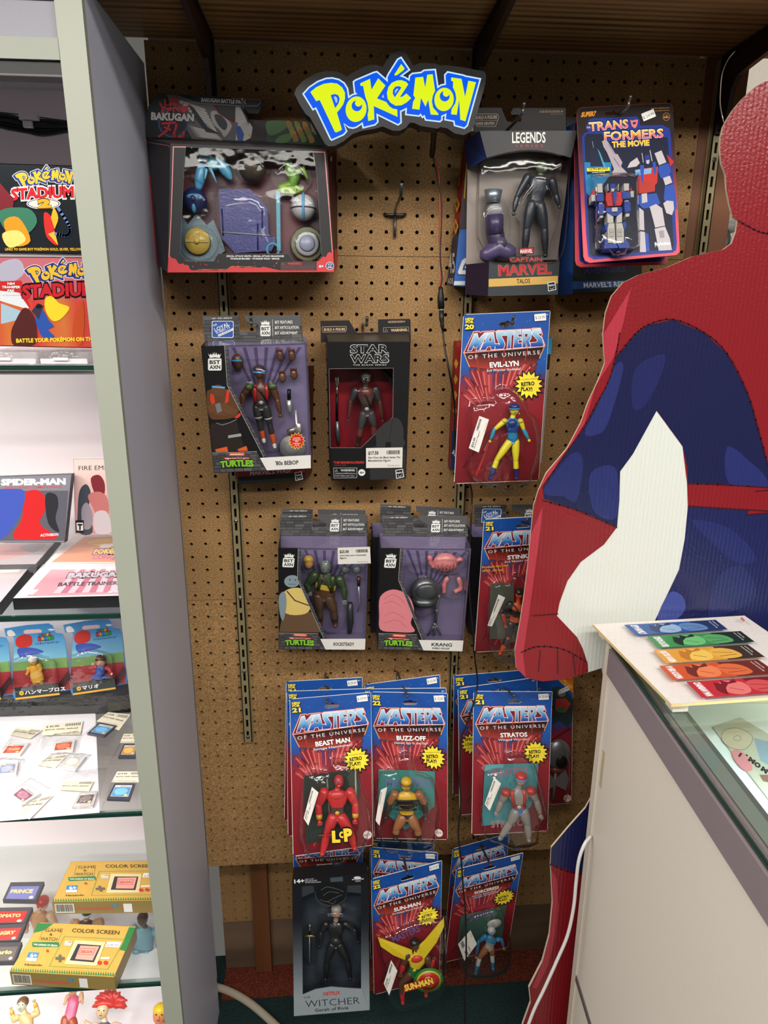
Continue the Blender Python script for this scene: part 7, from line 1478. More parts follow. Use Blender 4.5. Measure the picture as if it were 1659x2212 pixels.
def scard(q, tag, num, label, hero):
    """small card with sky-blue top, brick-red lower half and a black name band; q maps the middle card's pixels"""
    R0 = [(9,1350),(118,1344),(148,1500),(32,1516)]
    pl = Plane(q[0], q[1], q[3], .004, ybot=.0); o = pl.root('carded_mini_figure', label, 'toy', 'small sky-blue blister cards'); hg = homog(R0, q); g = lambda *p: hg(zm(*p))
    out = [g(52,225), g(340,180), g(620,158), g(670,185), g(710,280), g(800,292), g(830,360), g(920,1005), g(190,1140), g(150,1040), g(180,330), g(75,320)]
    slab(pl, out, .0008,(70,140,200), o, 'backing_card', 'card')
    A = Art(pl, .0004, lambda p: hg(p)); Z = lambda *p: zm(*p)
    A.p([Z(52,225), Z(340,180), Z(620,158), Z(670,185), Z(710,280), Z(800,292), Z(830,360), Z(862,620), Z(170,720), Z(178,330), Z(75,320)],((70,140,206),(90,160,214),(120,184,222),(150,206,220)))
    A.p([Z(175,660), Z(858,590), Z(870,730), Z(165,790)],(130,170,100)); A.p([Z(165,770), Z(868,720), Z(905,1003), Z(155,1040)],(176,60,66))
    for k in range(4): A.l([Z(170,820+k*55), Z(890,770+k*55)], .5,(146,44,52))
    A.p([Z(300,258), Z(330,240), Z(500,232), Z(538,245), Z(530,275), Z(340,292), Z(305,285)],(240,206,208)); A.p(cm([Z(610,235), Z(660,225), Z(700,240), Z(650,252)]),(226,236,246))
    A.p(cm([Z(215,340), Z(300,300), Z(400,320), Z(400,440), Z(250,470), Z(200,420)]),(206,60,52)); A.p(cm([Z(90,260), Z(150,245), Z(200,310), Z(110,320)]),(240,236,236)); A.p(cm([Z(230,480), Z(420,470), Z(560,520), Z(420,560), Z(260,590)]),(70,90,180))
    cs = [(70,130,210),(220,60,50),(70,170,80),(240,190,50),(220,60,50)]
    for k, ch in enumerate('SUPER'): A.t(ch, *Z(498+k*33,335-k*6), *Z(526+k*33,332-k*6),5.6, cs[k], .06, out=(40,40,70), ow=.08)
    for k, ch in enumerate('MARIO'): A.t(ch, *Z(488+k*42,378-k*4), *Z(524+k*42,374-k*4),7,[(220,60,50),(240,190,50),(70,130,210),(70,170,80),(70,170,80)][k], .06, out=(40,40,70), ow=.08)
    A.t('\u30d5\u30a3\u30ae\u30e5\u30a2\u30b3\u30ec\u30af\u30b7\u30e7\u30f3', *Z(450,432), *Z(762,402),3.4,(30,36,60), .02); A.done(o)
    # clear bubble and the printed tray band at its foot
    shell(pl, [g(110,640), g(220,600), g(320,555), g(470,545), g(620,590), g(690,640), g(740,950), g(730,1000), g(180,1060), g(140,900)], .022, o, 'blister', 'blister', .001,((1.04,0),(1.0, .03),(.985, .5),(.97, .86),(.92,1.0)),1)
    bp = [g(185,990), g(745,930), g(765,1075), g(205,1140)]
    slab(pl, bp, .003,(40,46,46), o, 'name_band', 'print', None, .0215)
    A = Art(pl, .0222, lambda p: hg(p)); A.p([Z(188,995), Z(744,935), Z(762,1048), Z(200,1112)],(48,56,54)); A.p([Z(200,1112), Z(762,1048), Z(764,1072), Z(205,1136)],(220,166,60)); c = Z(275,1052); A.e(c[0], c[1],5,4.6,(236,186,70)); A.t(num, c[0]-3, c[1]+2, c[0]+3, c[1]+1.6,3.8,(40,40,40), .02)
    A.t(tag, *Z(320,1068), *Z(320+74*len(tag),1068-8.2*len(tag)),7,(240,240,240), .03); A.done(o, 'band_print')
    slab(pl, [g(745,930), g(860,780), g(895,830), g(765,1070)], .0008,(70,40,44), o, 'side_flap', 'print', None, .010)
    return pl, o, g
pl, o, g = scard([(9,1350),(118,1344),(148,1500),(32,1516)], '\u30cf\u30f3\u30de\u30fc\u30d6\u30ed\u30b9', '26', 'small sky-blue card with a yellow figure in a white cap and green shoes, middle one', 1)
figure(pl, o, dict(head=g(420,640)+(11,), chest=g(440,740), hip=g(480,860), sw=11, hw=12, ar=5, lr=6.5, handL=g(345,800), elbL=g(370,760), handR=g(500,800), elbR=g(520,740), footL=g(450,920), knL=g(470,890), footR=g(540,935), knR=g(520,890)),
       dict(skin=(230,170,50), torso=(230,170,60), belly=(236,190,100), belt=(236,190,100), uparm=(230,170,50), thigh=(230,170,50), boot=(60,150,70), cap=(236,232,226), fat=1.1), .008)
pl, o, g = scard([(137,1342),(243,1334),(268,1487),(156,1506)], '\u30de\u30ea\u30aa', '08', 'small sky-blue card with a running figure in blue trousers and white gloves, nearest the trim', 2)
figure(pl, o, dict(head=zm(1290,640)+(13,), chest=zm(1290,740), hip=zm(1270,830), sw=12, hw=10, ar=5, lr=7, handL=zm(1190,680), elbL=zm(1230,690), handR=zm(1430,800), elbR=zm(1390,740), footL=zm(1165,880), knL=zm(1210,850), footR=zm(1420,860), knR=zm(1350,850)),
       dict(skin=(226,170,130), torso=(60,90,170), belly=(50,86,180), belt=(50,86,180), uparm=(206,56,50), forearm=(206,56,50), hand=(240,236,232), thigh=(50,86,180), shin=(50,86,180), boot=(150,96,50), hair=(96,56,36)), .008)
pl, o, g = scard([(-113,1360),(-3,1352),(22,1510),(-96,1526)], '\u30c7\u30ad\u30b8', '21', 'small sky-blue card cut off by the left frame edge', 3)
# ---- white sheet and cartridges on the third shelf
zg = lambda *p: zc(0,1520,5.53,[p])[0]
Z3 = S3+.0036
o, hp = flat_case([zg(-300,155), zg(1140,95), zg(1190,1300), zg(-300,1430)], Z3+.0006, .0005, 'white paper sheet lining the cartridge shelf', (236,232,236),(238,234,238), lambda A, f: None, 'paper_sheet', 'paper', 'print')
def cart(q, label, col, pcol, bagq=None, tagq=None, tag='', z=Z3+.006, art=None, rigid=False, big=False):
    t = .004
    c = np.mean([atz(*p, z) for p in q],0); O = np.array([c[0], c[1], Z3+.0012]); o = link('game_cartridge', None); o.location = O; setp(o, label, 'cartridge', 'loose game cartridges')
    P = [atz(*p, z)-O for p in q]; MB().hexa([p-np.array([0,0, t]) for p in P[::-1]]+P[::-1], col).build('cartridge_body', 'plastic', o)
    hp = HPlane(z, O); f = homog([(0,0),(100,0),(100,100),(0,100)], q); A = Art(hp, .0003, f); A.p([(10,12),(90,12),(90,84),(10,84)],(230,226,222)); A.p([(12,26),(88,26),(88,82),(12,82)], pcol)
    A.p(cm([(20,40),(60,32),(80,50),(60,72),(26,70)]), tuple(min(255, v+46) for v in pcol)); A.e(76,74,9,7,(222,206,150)); A.t('NINTENDO DS', 36,23,84,23,6,(60,60,66), .01)
    if art: A.t(art, 24,58,78,57,13,(250,236,150), .05, out=(120,50,30), ow=.05)
    A.done(o, 'cartridge_label', 'print')
    if tagq:
        hq = HPlane(z-.002, O); A = Art(hq, 0, homog([(0,0),(100,0),(100,100),(0,100)], tagq)); A.p([(0,0),(100,0),(100,100),(0,100)],(238,228,204))
        if tag: A.t(tag, 8,30,46,30,15,(60,52,46), .03)
        for k in range(9): A.r(62+k*4,10,64+k*4,30,(70,62,56))
        A.t('game title label', 6,54,92,54,10,(80,72,64), .02); A.done(o, 'price_tag', 'print')
    if bagq:
        rr = random.Random(len(label)); n = 10; f = homog([(0,0),(1,0),(1,1),(0,1)], bagq); mb = MB(); V = []; Fc = []
        for j in range(n+1):
            for i in range(n+1):
                u, v = i/n, j/n; e = min(u, 1-u, v, 1-v); p = atz(*f((u, v)), z)-O; hh = (.0018+min(e*4,1)*.003) if not rigid else (.004 if e > .09 else .0); V.append(p+np.array([0,0,-(z-Z3-.0008)+(z-Z3)*min(1, e*5)+hh+(0 if rigid else rr.uniform(-.0022, .0022)*min(1, e*8+.2))]))
        for j in range(n):
            for i in range(n): k = j*(n+1)+i; Fc.append((k, k+1, k+n+2, k+n+1))
        mb.add(V, Fc, (230,230,230), not rigid); mb.build('clear_sleeve' if rigid else 'clear_bag', 'film' if rigid else 'bag', o)
    return o
G_ = (232,230,228); K_ = (70,70,84)
cart([zg(90,470), zg(350,460), zg(240,610), zg(-20,620)], 'white cartridge with an orange-red label in a bag, left', G_, (206,70,50),[zg(180,270), zg(520,340), zg(330,660), zg(-60,640)],[zg(215,275), zg(515,310), zg(360,420), zg(100,370)], '', art='Yoshi')
cart([zg(650,440), zg(900,415), zg(870,565), zg(610,590)], 'white cartridge with a red-capped face label in a bag, upper middle', G_, (196,90,60),[zg(500,370), zg(980,300), zg(930,590), zg(460,610)],[zg(530,250), zg(990,205), zg(960,370), zg(500,380)], '$ 45.00')
cart([zg(840,590), zg(1030,625), zg(900,790), zg(680,760)], 'pale cartridge with a gold round label beside a cream tag', (206,206,210),(214,206,190),[zg(600,580), zg(1100,590), zg(940,800), zg(430,740)],[zg(560,640), zg(820,600), zg(660,770), zg(430,730)], '$10.00')
cart([zg(0,700), zg(220,680), zg(190,850), zg(-60,870)], 'white cartridge with a blue-grey label cut off at the left', G_, (150,156,190),[zg(-60,620), zg(300,640), zg(260,880), zg(-60,920)])
cart([zg(300,950), zg(480,1070), zg(260,1210), zg(110,1100)], 'tilted white cartridge with a purple and red label, lower left', G_, (150,90,110),[zg(380,860), zg(640,1010), zg(260,1380), zg(-60,1110)],[zg(400,1150), zg(650,1080), zg(350,1385), zg(210,1290)], '$ 49.00')
cart([zg(960,1060), zg(1170,1040), zg(1110,1220), zg(860,1230)], 'grey cartridge seen through a crumpled bag with red edge, lower middle', (196,190,186),(100,86,84),[zg(700,800), zg(1290,740), zg(1140,1270), zg(650,1300)],[zg(760,930), zg(1120,920), zg(1060,1050), zg(700,1030)], '')
cart([zg(1190,222), zg(1395,262), zg(1245,390), zg(1040,352)], 'dark cartridge with a sky blue label in a clear sleeve, upper right', K_, (80,150,200),[zg(1170,205), zg(1440,240), zg(1290,490), zg(940,390)],[zg(1290,100), zg(1560,130), zg(1420,320), zg(1150,210)], '$ 19.99', rigid=True)
cart([zg(1480,482), zg(1640,482), zg(1620,640), zg(1410,640)], 'dark cartridge half hidden by the cabinet trim, middle right', K_, (206,150,70),[zg(1420,440), zg(1680,440), zg(1660,700), zg(1290,700)],[zg(1480,360), zg(1660,360), zg(1640,470), zg(1430,470)], '$19.99', rigid=True)
cart([zg(1370,952), zg(1615,952), zg(1545,1148), zg(1275,1138)], 'dark cartridge with a sky blue label in a clear sleeve, lower right', K_, (90,156,200),[zg(1330,900), zg(1650,900), zg(1640,1280), zg(1180,1270)],[zg(1400,810), zg(1680,810), zg(1660,940), zg(1330,940)], '$19.99', rigid=True)
# ---- yellow boxes and grey cartridges on the fourth shelf
zy = lambda *p: zc(0,1780,3.456,[p])[0]
Z4 = S4+.0036
def gbox(q, z, t, label):
    def art(A, f):
        R0 = [zy(300,735), zy(1010,765), zy(850,1140), zy(72,1100)]; h = homog(R0, q); A.mp = h; z_ = zy
        A.p([z_(300,737), z_(1008,767), z_(848,1136), z_(76,1097)],(214,172,84))
        for k in range(44): x = 78+k*18; A.p([z_(x, 1095+x*.045-3.5), z_(x+8,1066+x*.045-3.5), z_(x+16,1096+x*.045-3.5)],(56,130,70))
        A.p([z_(280,740), z_(398,742), z_(330,790), z_(300,800), z_(250,810)],(56,130,70)); A.p([z_(960,770), z_(1006,772), z_(935,945), z_(890,935)],(56,130,70))
        A.l([z_(330,775), z_(470,780), z_(435,870), z_(290,862)], .4,(90,80,50), True); A.t('GAME', *z_(335,803), *z_(462,806),6.6,(52,46,36),-.005, slant=.2); A.t('&', *z_(368,832), *z_(392,833),6,(52,46,36),-.005); A.t('WATCH', *z_(300,863), *z_(425,868),6.6,(52,46,36),-.005, slant=.2)
        A.t('COLOR SCREEN', *z_(535,806), *z_(885,824),8.6,(66,58,44), .01, slant=.15); A.p(rrect(*z_(240,880), *z_(440,915),2.5),(50,130,80)); A.t('THE LEGEND OF ZELDA', *z_(250,903), *z_(430,912),3.4,(240,240,230), .03)
        A.p([z_(215,955), z_(292,958), z_(270,1022), z_(192,1018)],(226,230,236)); A.p([z_(215,955), z_(292,958), z_(278,998), z_(200,995)],(70,140,196)); A.t('6+', *z_(225,992), *z_(278,993),8,(240,244,250), .04); A.t('Nintendo', *z_(185,1055), *z_(315,1058),5,(60,50,40), .01)
        A.l([z_(480,838), z_(930,860), z_(800,1080), z_(366,1058)], .8,(110,160,90), True); A.p([z_(560,865), z_(785,880), z_(720,1055), z_(480,1042)],(236,214,160)); A.p([z_(580,893), z_(755,905), z_(700,1030), z_(520,1015)],(60,60,66)); A.p([z_(600,905), z_(740,912), z_(690,1015), z_(560,1005)],(236,166,150)); A.l([z_(600,925), z_(710,930), z_(690,975), z_(585,968)], .9,(190,70,50), True); A.t('ZELDA', *z_(600,958), *z_(690,960),5,(190,60,44), .03)
        A.p([z_(530,1000), z_(560,960), z_(560,1005), z_(600,1008), z_(600,990), z_(640,1012), z_(690,1000), z_(690,1016), z_(540,1012)],(226,226,226))
        c = z_(448,1000); A.p([(c[0]-3, c[1]-8),(c[0]+3, c[1]-8),(c[0]+3, c[1]+8),(c[0]-3, c[1]+8)],(110,104,84)); A.p([(c[0]-10, c[1]-3),(c[0]+10, c[1]-3),(c[0]+10, c[1]+3),(c[0]-10, c[1]+3)],(110,104,84))
        for x in (742,788): A.e(*z_(x, 1032),5,4.4,(206,60,56))
        A.p(rrect(*z_(748,990), *z_(818,1005),1.5),(236,236,220)); A.p([z_(800,875), z_(905,880), z_(885,920), z_(782,915)],(240,236,230)); A.t('$ 85.00', *z_(800,908), *z_(880,908),4,(120,100,100), .01); A.e(*z_(355,945),3,3,(190,80,40)); A.p([z_(488,870), z_(540,873), z_(530,908), z_(478,905)],(238,236,226)); A.t('GAME', *z_(488,884), *z_(535,886),3,(60,60,60), .01); A.t('WATCH', *z_(482,902), *z_(528,904),3,(60,60,60), .01); A.mp = None
    o, hp = flat_case(q, z, t, label, (150,128,72),(208,168,86), art, 'game_box', 'game box', 'print', 'yellow console boxes')
    # front edge: barcode and price
    a, b = atz(*q[3], z), atz(*q[2], z); O = np.array(o.location); d = (b-a)/np.linalg.norm(b-a); n = np.array([d[1],-d[0],0]); L = np.linalg.norm(b-a); mb = MB()
    def er(u0, u1, v0, v1, c, e=.0005): mb.add([a+d*L*u0+n*e-np.array([0,0, t*v1])-O, a+d*L*u1+n*e-np.array([0,0, t*v1])-O, a+d*L*u1+n*e-np.array([0,0, t*v0])-O, a+d*L*u0+n*e-np.array([0,0, t*v0])-O],[(0,1,2,3)], c)
    er(.02, .2, .15, .9,(226,220,206)); er(.22, .56, .55, .68,(196,90,80)); er(.56, .6, .2, .5,(80,140,170)); er(.66, .74, .2, .9,(236,234,230)); rr = random.Random(1); u = .03
    while u < .19: w = rr.uniform(.003, .008); er(u, u+w, .2, .8,(70,64,54), .0008); u += w+rr.uniform(.003, .006)
    mb.build('edge_print', 'print', o)
    return o
gbox([zy(300,735), zy(1015,765), zy(852,1145), zy(72,1102)], Z4+.030, .0285, 'yellow console box with green leaf border, the front one')
gbox([zy(530,280), zy(1250,272), zy(1190,572), zy(388,582)], Z4+.030, .0285, 'yellow console box with green leaf border, the one behind against the trim')
def gba(q, z, label, pc, txt): 
    def art(A, f):
        A.mp = f; A.p([(2,2),(98,2),(98,98),(2,98)],(84,82,86)); A.p([(8,24),(92,24),(92,94),(8,94)], pc); A.t(txt, 14,62,80,60,20,(236,216,140), .05); A.e(82,84,6,8,(226,214,200)); A.mp = None
    return flat_case(q, z, .009, label, (88,86,90),(86,84,88), art, 'game_cartridge', 'cartridge', 'print', 'grey handheld cartridges')
gba([zy(80,435), zy(330,430), zy(270,570), zy(20,565)], Z4+.0105, 'grey cartridge with a violet label, rearmost of the stack at left', (130,130,190), 'PRINCE')
gba([zy(-60,625), zy(245,620), zy(190,740), zy(-120,745)], Z4+.0105, 'grey cartridge with a red and yellow label, second from the back', (200,60,60), 'TOMATO')
gba([zy(-60,755), zy(195,742), zy(140,870), zy(-120,880)], Z4+.0105, 'grey cartridge with a plain red label, third from the back', (200,70,66), 'ANGRY')
gba([zy(-60,885), zy(165,880), zy(110,1025), zy(-120,1030)], Z4+.0105, 'grey cartridge with a cream label, frontmost of the stack', (120,110,104), 'Mario')
# ---- loose toy figures lying on the lower floor of the cabinet
class Lie(Plane):
    """local frame of a figure leaning back on the cabinet floor"""
    def __init__(s, tl, tr, bl, Yt, Yb): Plane.__init__(s, tl, tr, bl, Yt, ybot=Yb)
def loose(label, J, K, Yt, Yb, acc=None, nm='action_figure'):
    fx = (J['footL'][0]+J['footR'][0])/2; fy = max(J['footL'][1], J['footR'][1])+4; hy = J['head'][1]-J['head'][2]
    pl = Plane((fx-20, hy),(fx+20, hy),(fx-20, fy), Yt, ybot=Yb); o = pl.root('toy_figure', label, 'toy', 'loose toy figures on the cabinet floor'); figure(pl, o, J, K, 0.0, name='body')
    if acc: mb = MB(); acc(mb, pl); mb.build('hair', 'plastic', o)
    return o
Yb_ = lambda x, y: float(atz(x, y, BZ+.004)[1])
def red_hair(mb, pl):
    rr = random.Random(3)
    for k in range(26):
        a = math.pi*(k/25)*1.15-.3; c = pl.pt(246+6*math.cos(a),2168-8*math.sin(a),0); e = pl.pt(238+34*math.cos(a)+rr.uniform(-4,4),2160-28*math.sin(a)+rr.uniform(-3,5)+8,-.006+rr.uniform(0, .012)); mb.limb([c, (c+e)/2+np.array([0,-.004, .003]), e],[.007, .006, .002],(206,62,56),8)
loose('toy figure with wild bright red hair and a grey-blue vest', dict(head=(222,2182,17), chest=(226,2222), hip=(226,2262), sw=20, hw=13, ar=7, lr=9, handL=(184,2206), elbL=(202,2222), handR=(252,2240), elbR=(258,2215), footL=(210,2330), footR=(240,2330)), dict(skin=(222,192,150), torso=(90,106,130), belly=(90,106,130), belt=(150,130,150), thigh=(222,192,150), boot=(80,80,90), hand=(226,206,160)),-.17,-.25, red_hair)
loose('toy figure lying in a pink sleeveless outfit', dict(head=(158,2138,12), chest=(160,2160), hip=(150,2200), sw=14, hw=12, ar=5.5, lr=10, handL=(140,2168), elbL=(146,2152), handR=(178,2166), elbR=(176,2146), footL=(135,2280), footR=(165,2260)), dict(skin=(222,170,130), torso=(220,100,140), belly=(220,100,140), hip=(220,110,150), thigh=(170,80,50), shin=(170,82,50), boot=(226,222,214), hair=(236,210,120)),-.13,-.22)
loose('toy figure in a pale mask and yellow gloves, lower left', dict(head=(48,2170,14), chest=(56,2200), hip=(64,2240), sw=18, hw=12, ar=6.5, lr=9, handL=(24,2178), elbL=(30,2205), handR=(74,2162), elbR=(82,2190), footL=(60,2300), footR=(85,2300)), dict(skin=(226,190,130), head=(206,216,190), torso=(222,184,130), cuff=(222,170,60), hip=(70,60,130), thigh=(74,64,136), hair=(130,90,60), boot=(90,80,60)),-.17,-.24)
loose('yellow-capped toy figure cut off by the cabinet trim', dict(head=(346,2190,20), chest=(350,2232), hip=(350,2272), sw=20, hw=13, ar=7, lr=9, handL=(325,2270), handR=(375,2270), footL=(340,2340), footR=(360,2340)), dict(skin=(222,140,96), torso=(226,190,50), cap=(230,196,40), thigh=(60,60,90)),-.17,-.25)
loose('bulky pale blue toy figure standing under the glass by the trim', dict(head=(308,1986,14), chest=(312,2014), hip=(308,2050), sw=24, hw=18, ar=9, lr=13, handL=(282,2040), elbL=(276,2010), handR=(342,2040), elbR=(346,2010), footL=(296,2094), knL=(300,2070), footR=(330,2082), knR=(324,2060)), dict(skin=(100,76,66), torso=(130,170,186), belly=(130,170,190), uparm=(130,172,190), hip=(110,140,160), thigh=(130,172,186), boot=(126,166,180), hand=(130,170,186), cap=(84,56,44), fat=1.2), .03, .02)
loose('dark-haired toy figure in a white headband under the glass', dict(head=(188,1974,12), chest=(186,1998), hip=(186,2030), sw=22, hw=12, ar=8, lr=9, handL=(152,2010), handR=(222,2005), elbL=(158,1990), elbR=(218,1988), footL=(176,2080), footR=(200,2080)), dict(skin=(206,150,110), torso=(50,44,80), thigh=(60,60,70), cap=(70,74,76), band=(230,230,226)), .04, .03)
loose('bearded brown-clad toy figure with a red cap under the glass', dict(head=(92,1952,16), chest=(86,1982), hip=(86,2020), sw=22, hw=13, ar=8, lr=9, handL=(58,2010), handR=(120,2010), footL=(70,2080), footR=(104,2080)), dict(skin=(216,170,140), torso=(200,140,100), thigh=(120,80,60), cap=(196,62,56)), .045, .035)

# ================================================================== DISPLAY COUNTER (right)
TZ = FZ-.56
c0 = atz(1315,1391, TZ); c1 = atz(1659,1880, TZ); dr = c1-c0; dr /= np.linalg.norm(dr); nr = np.array([-dr[1], dr[0],0])    # dr runs toward the camera, nr to the right
ctr = link('display_counter', None); CO = np.array([c0[0], c0[1],0]); ctr.location = CO; setp(ctr, 'cream glass-topped display counter with a grey-brown top band, lower right', 'counter')
if nr[0] < 0: nr = -nr
def cx_(name, s0, s1, w0, w1, z0, z1_, col, mat='matte', par=None):
    P = [dr*s+nr*w+np.array([0,0, z]) for z in (z0, z1_) for s, w in ((s0, w0),(s1, w0),(s1, w1),(s0, w1))]
    return MB().hexa(P, col).build(name, mat, par or ctr)
LEN = .95
M['cream'] = vmat('cream_laminate', .45, spec=.35, bump=.05, bscale=300, speck=.03)
zk_ = float(atx(1237,2093, c0[0]-.002)[2])
cx_('side_panel', .014, LEN, 0, .016, zk_+.006, TZ-.044,(214,206,194), 'cream')
cx_('corner_trim', -.006, .0135,-.002, .018,0, TZ-.002,(206,196,182), 'cream')
cx_('top_band', .0002+.0135, LEN, -.004, .015, TZ-.0435, TZ-.001,(128,116,120), 'matte')
cx_('lower_band', .014, LEN, -.002, .014, zk_-.006, zk_+.0058,(92,84,84), 'matte')
cx_('lower_panel', .014, LEN, 0, .016, .04, zk_-.0062,(214,208,192), 'cream')
cx_('plinth', .02, LEN, .02, .03,0, .0395,(90,86,84), 'matte')
cx_('back_panel', -.004, .006, .0185, .50,0, TZ-.002,(206,198,186), 'cream')
gt = cx_('glass_top', .0, LEN, .002, .50, TZ, TZ+.006,(220,236,230), 'glass'); cx_('polished_edge', .0, LEN, -.0005, .0018, TZ, TZ+.006,(22,60,50), 'glass_edge', ctr)
cx_('inner_rail', .0, LEN, .0165, .034, TZ-.03, TZ-.0006,(120,128,124), 'matte'); cx_('inner_rail', .0, LEN, .0345, .05, TZ-.05, TZ-.012,(96,104,102), 'matte')
cx_('display_deck', .007, LEN, .0505, .50, TZ-.11, TZ-.10,(226,236,240), 'white_lam')
for w in (.05, .1): pass
area('counter_light', CO+dr*.3+nr*.2+np.array([0,0, TZ-.012]),(0,0,0), .2, .02, .9,(.85, .97,1))
MB().hexa([dr*s+nr*w+np.array([0,0, z]) for z in (TZ-.235, TZ-.17) for s, w in ((.024,-.0008),(.034,-.0008),(.034,-.0002),(.024,-.0002))],(196,186,150)).build('tape_strip', 'print', ctr)
# print under the glass
zi = lambda *p: zc(1200,1300,3.614,[p])[0]
ZD = TZ-.0995
qd = [zi(1450,905), zi(2000,1280), zi(1800,1720), zi(1225,980)]
def a4(A, f):
    A.p([zi(1450,905), zi(1660,1030), zi(1900,1400), zi(1655,1410), zi(1225,980)],(196,200,184)); A.p([zi(1545,1060), zi(1700,1100), zi(1750,1330), zi(1600,1240)],(150,176,196)); A.p(cm([zi(1380,1160), zi(1470,1180), zi(1540,1300), zi(1480,1320), zi(1400,1240)]),(226,150,160)); A.p([zi(1590,1350), zi(1700,1350), zi(1700,1420), zi(1620,1400)],(150,110,100))
    A.p(cm([zi(1310,1010), zi(1400,985), zi(1490,1010), zi(1540,1070), zi(1480,1150), zi(1370,1140), zi(1300,1080)]),(206,200,176)); A.l(cm([zi(1310,1010), zi(1400,985), zi(1490,1010), zi(1540,1070), zi(1480,1150), zi(1370,1140), zi(1300,1080)]), .8,(60,60,56), True); A.l(circ(*zi(1420,1065),8,5.5,16), .7,(70,90,86), True)
    for k, (ch, x, y) in enumerate((('i', 1425,1200),('-', 1480,1200),('M', 1500,1235),('O', 1545,1270),('M', 1600,1310))): A.t(ch, *zi(x, y), *zi(x+(16 if ch in 'i-' else 46), y+(12 if ch in 'i-' else 32)),9,(40,36,36), .07)
flat_case(qd, ZD+.001, .0009, 'cartoon-style print with bold black lettering lying under the counter glass', (206,206,196),(206,206,190), a4, 'art_print', 'print', 'print')
# ---- board of five coloured strips on the counter
BZt = TZ+.0062
qb = [zi(290,175), zi(1475,107), zi(2330,700), zi(905,800)]
cB = np.mean([atz(*p, BZt+.012) for p in qb],0); bd = link('poster_board', None); BO = np.array([cB[0], cB[1], BZt]); bd.location = BO; setp(bd, 'white dotted board with five coloured artwork strips lying on the counter', 'board')
P = [atz(*p, BZt+.0165)-BO for p in qb]; MB().hexa([p-np.array([0,0, .004]) for p in P[::-1]]+P[::-1],(216,190,130)).build('board_core', 'card', bd)
for P_ in (P[0], P[3], P[1]): MB().box(P_*np.array([.86, .86,0])+np.array([-.01,-.01,0]), P_*np.array([.86, .86,0])+np.array([.01, .01, .0124]),(200,196,186)).build('spacer', 'card', bd)
hp = HPlane(BZt+.0165, BO); A = Art(hp, .0003); A.p([tuple(np.array(p)*.996+np.mean(np.array(qb),0)*.004) for p in qb],(232,226,222))
f = homog([(0,0),(1,0),(1,1),(0,1)], qb)
for j in range(20):
    for i in range(24):
        u, v = (i+.5*(j % 2))/24,(j+.5)/20; p = f((u, v)); 
        if p[0] < 1662: A.p([f((u, v)), f((u+.004, v)), f((u+.004, v+.006)), f((u, v+.006))],(200,194,194))
S_ = [([zi(533,180), zi(1250,140), zi(1345,215), zi(630,262)],(44,88,160),(28,50,100),(150,180,214)),([zi(713,270), zi(1445,228), zi(1555,312), zi(805,362)],(60,140,76),(24,40,30),(110,190,120)),([zi(760,378), zi(1500,332), zi(1635,430), zi(865,482)],(222,156,54),(60,44,30),(236,196,90)),([zi(808,500), zi(1580,450), zi(1740,560), zi(915,612)],(206,84,40),(110,40,24),(232,130,80)),([zi(1020,625), zi(1800,572), zi(1960,690), zi(1145,750)],(190,44,52),(120,24,34),(226,120,116))]
for k, (Q, c, dk, lt) in enumerate(S_):
    A.p(Q, c); h = homog([(0,0),(100,0),(100,30),(0,30)], Q); A.mp = h; rr = random.Random(20+k)
    A.p([(70-4*k, 0),(100,0),(100,30),(62,30)], dk)
    A.p(cm([(26,14),(32,3),(44,4),(52,10),(50,24),(38,29),(28,24)]), lt); A.p([(20,18),(24,4),(30,8),(32,1),(38,6),(46,0),(46,7),(36,9),(30,16),(26,28),(22,24)], dk if k != 2 else (190,120,40)); A.p(cm([(54,8),(66,4),(78,10),(80,24),(64,28),(54,22)]), tuple(int((a+b)/2) for a, b in zip(c, lt)))
    A.l([(56,12),(74,16)], .8, dk); A.l([(58,22),(76,20)], .8, dk); A.l([(34,16),(44,22)], .7, dk)
    nm = ('SPY\u00d7FAMILY', 'DEMON SLAYER', 'JUJUTSU KAISEN', 'MY HERO ACADEMIA', 'CHAINSAW MAN')[k]
    A.t(nm, 5.5,2,5.5,28,6.5 if k else 7,(246,246,246), .05); A.t('story and art by', 90,3,90,24,2.2,(230,230,230), .01); A.t('volume one', 94,3,94,18,2.2,(230,230,230), .01); A.mp = None
A.t('VIZ', *zi(1483,145), *zi(1450,118),4.4,(206,50,60), .07); A.done(bd)
# ---- white lead hanging out at the counter corner
o = link('white_power_lead', None); b0 = aty(1272,1810, c0[1]-.0); o.location = b0; setp(o, 'white power lead hanging from the counter corner to the floor', 'cord')
MB().tube(cmo([aty(x, y, yy)-b0 for x, y, yy in ((1276,1806, c0[1]-.02),(1262,1825, c0[1]-.03),(1250,1860, c0[1]-.035),(1244,1910, c0[1]-.035),(1239,1960, c0[1]-.035),(1226,2020, c0[1]-.035),(1203,2075, c0[1]-.035),(1176,2135, c0[1]-.035),(1150,2190, c0[1]-.035),(1132,2250, c0[1]-.035),(1125,2330, c0[1]-.035))],5), .0028,(226,224,222),10).build('cable', 'plastic', o)
o = link('floor_conduit', None); b0 = atz(540,2165, .011); o.location = (b0[0], b0[1],0); setp(o, 'thick off-white cable lying on the green carpet beside the cabinet foot', 'cable')
MB().tube(cmo([atz(x, y, .011)-np.array(o.location) for x, y in ((440,2128),(474,2134),(505,2146),(540,2167),(575,2196),(610,2230),(640,2270))],5), .0085,(196,186,166),14).build('cable', 'plastic', o)

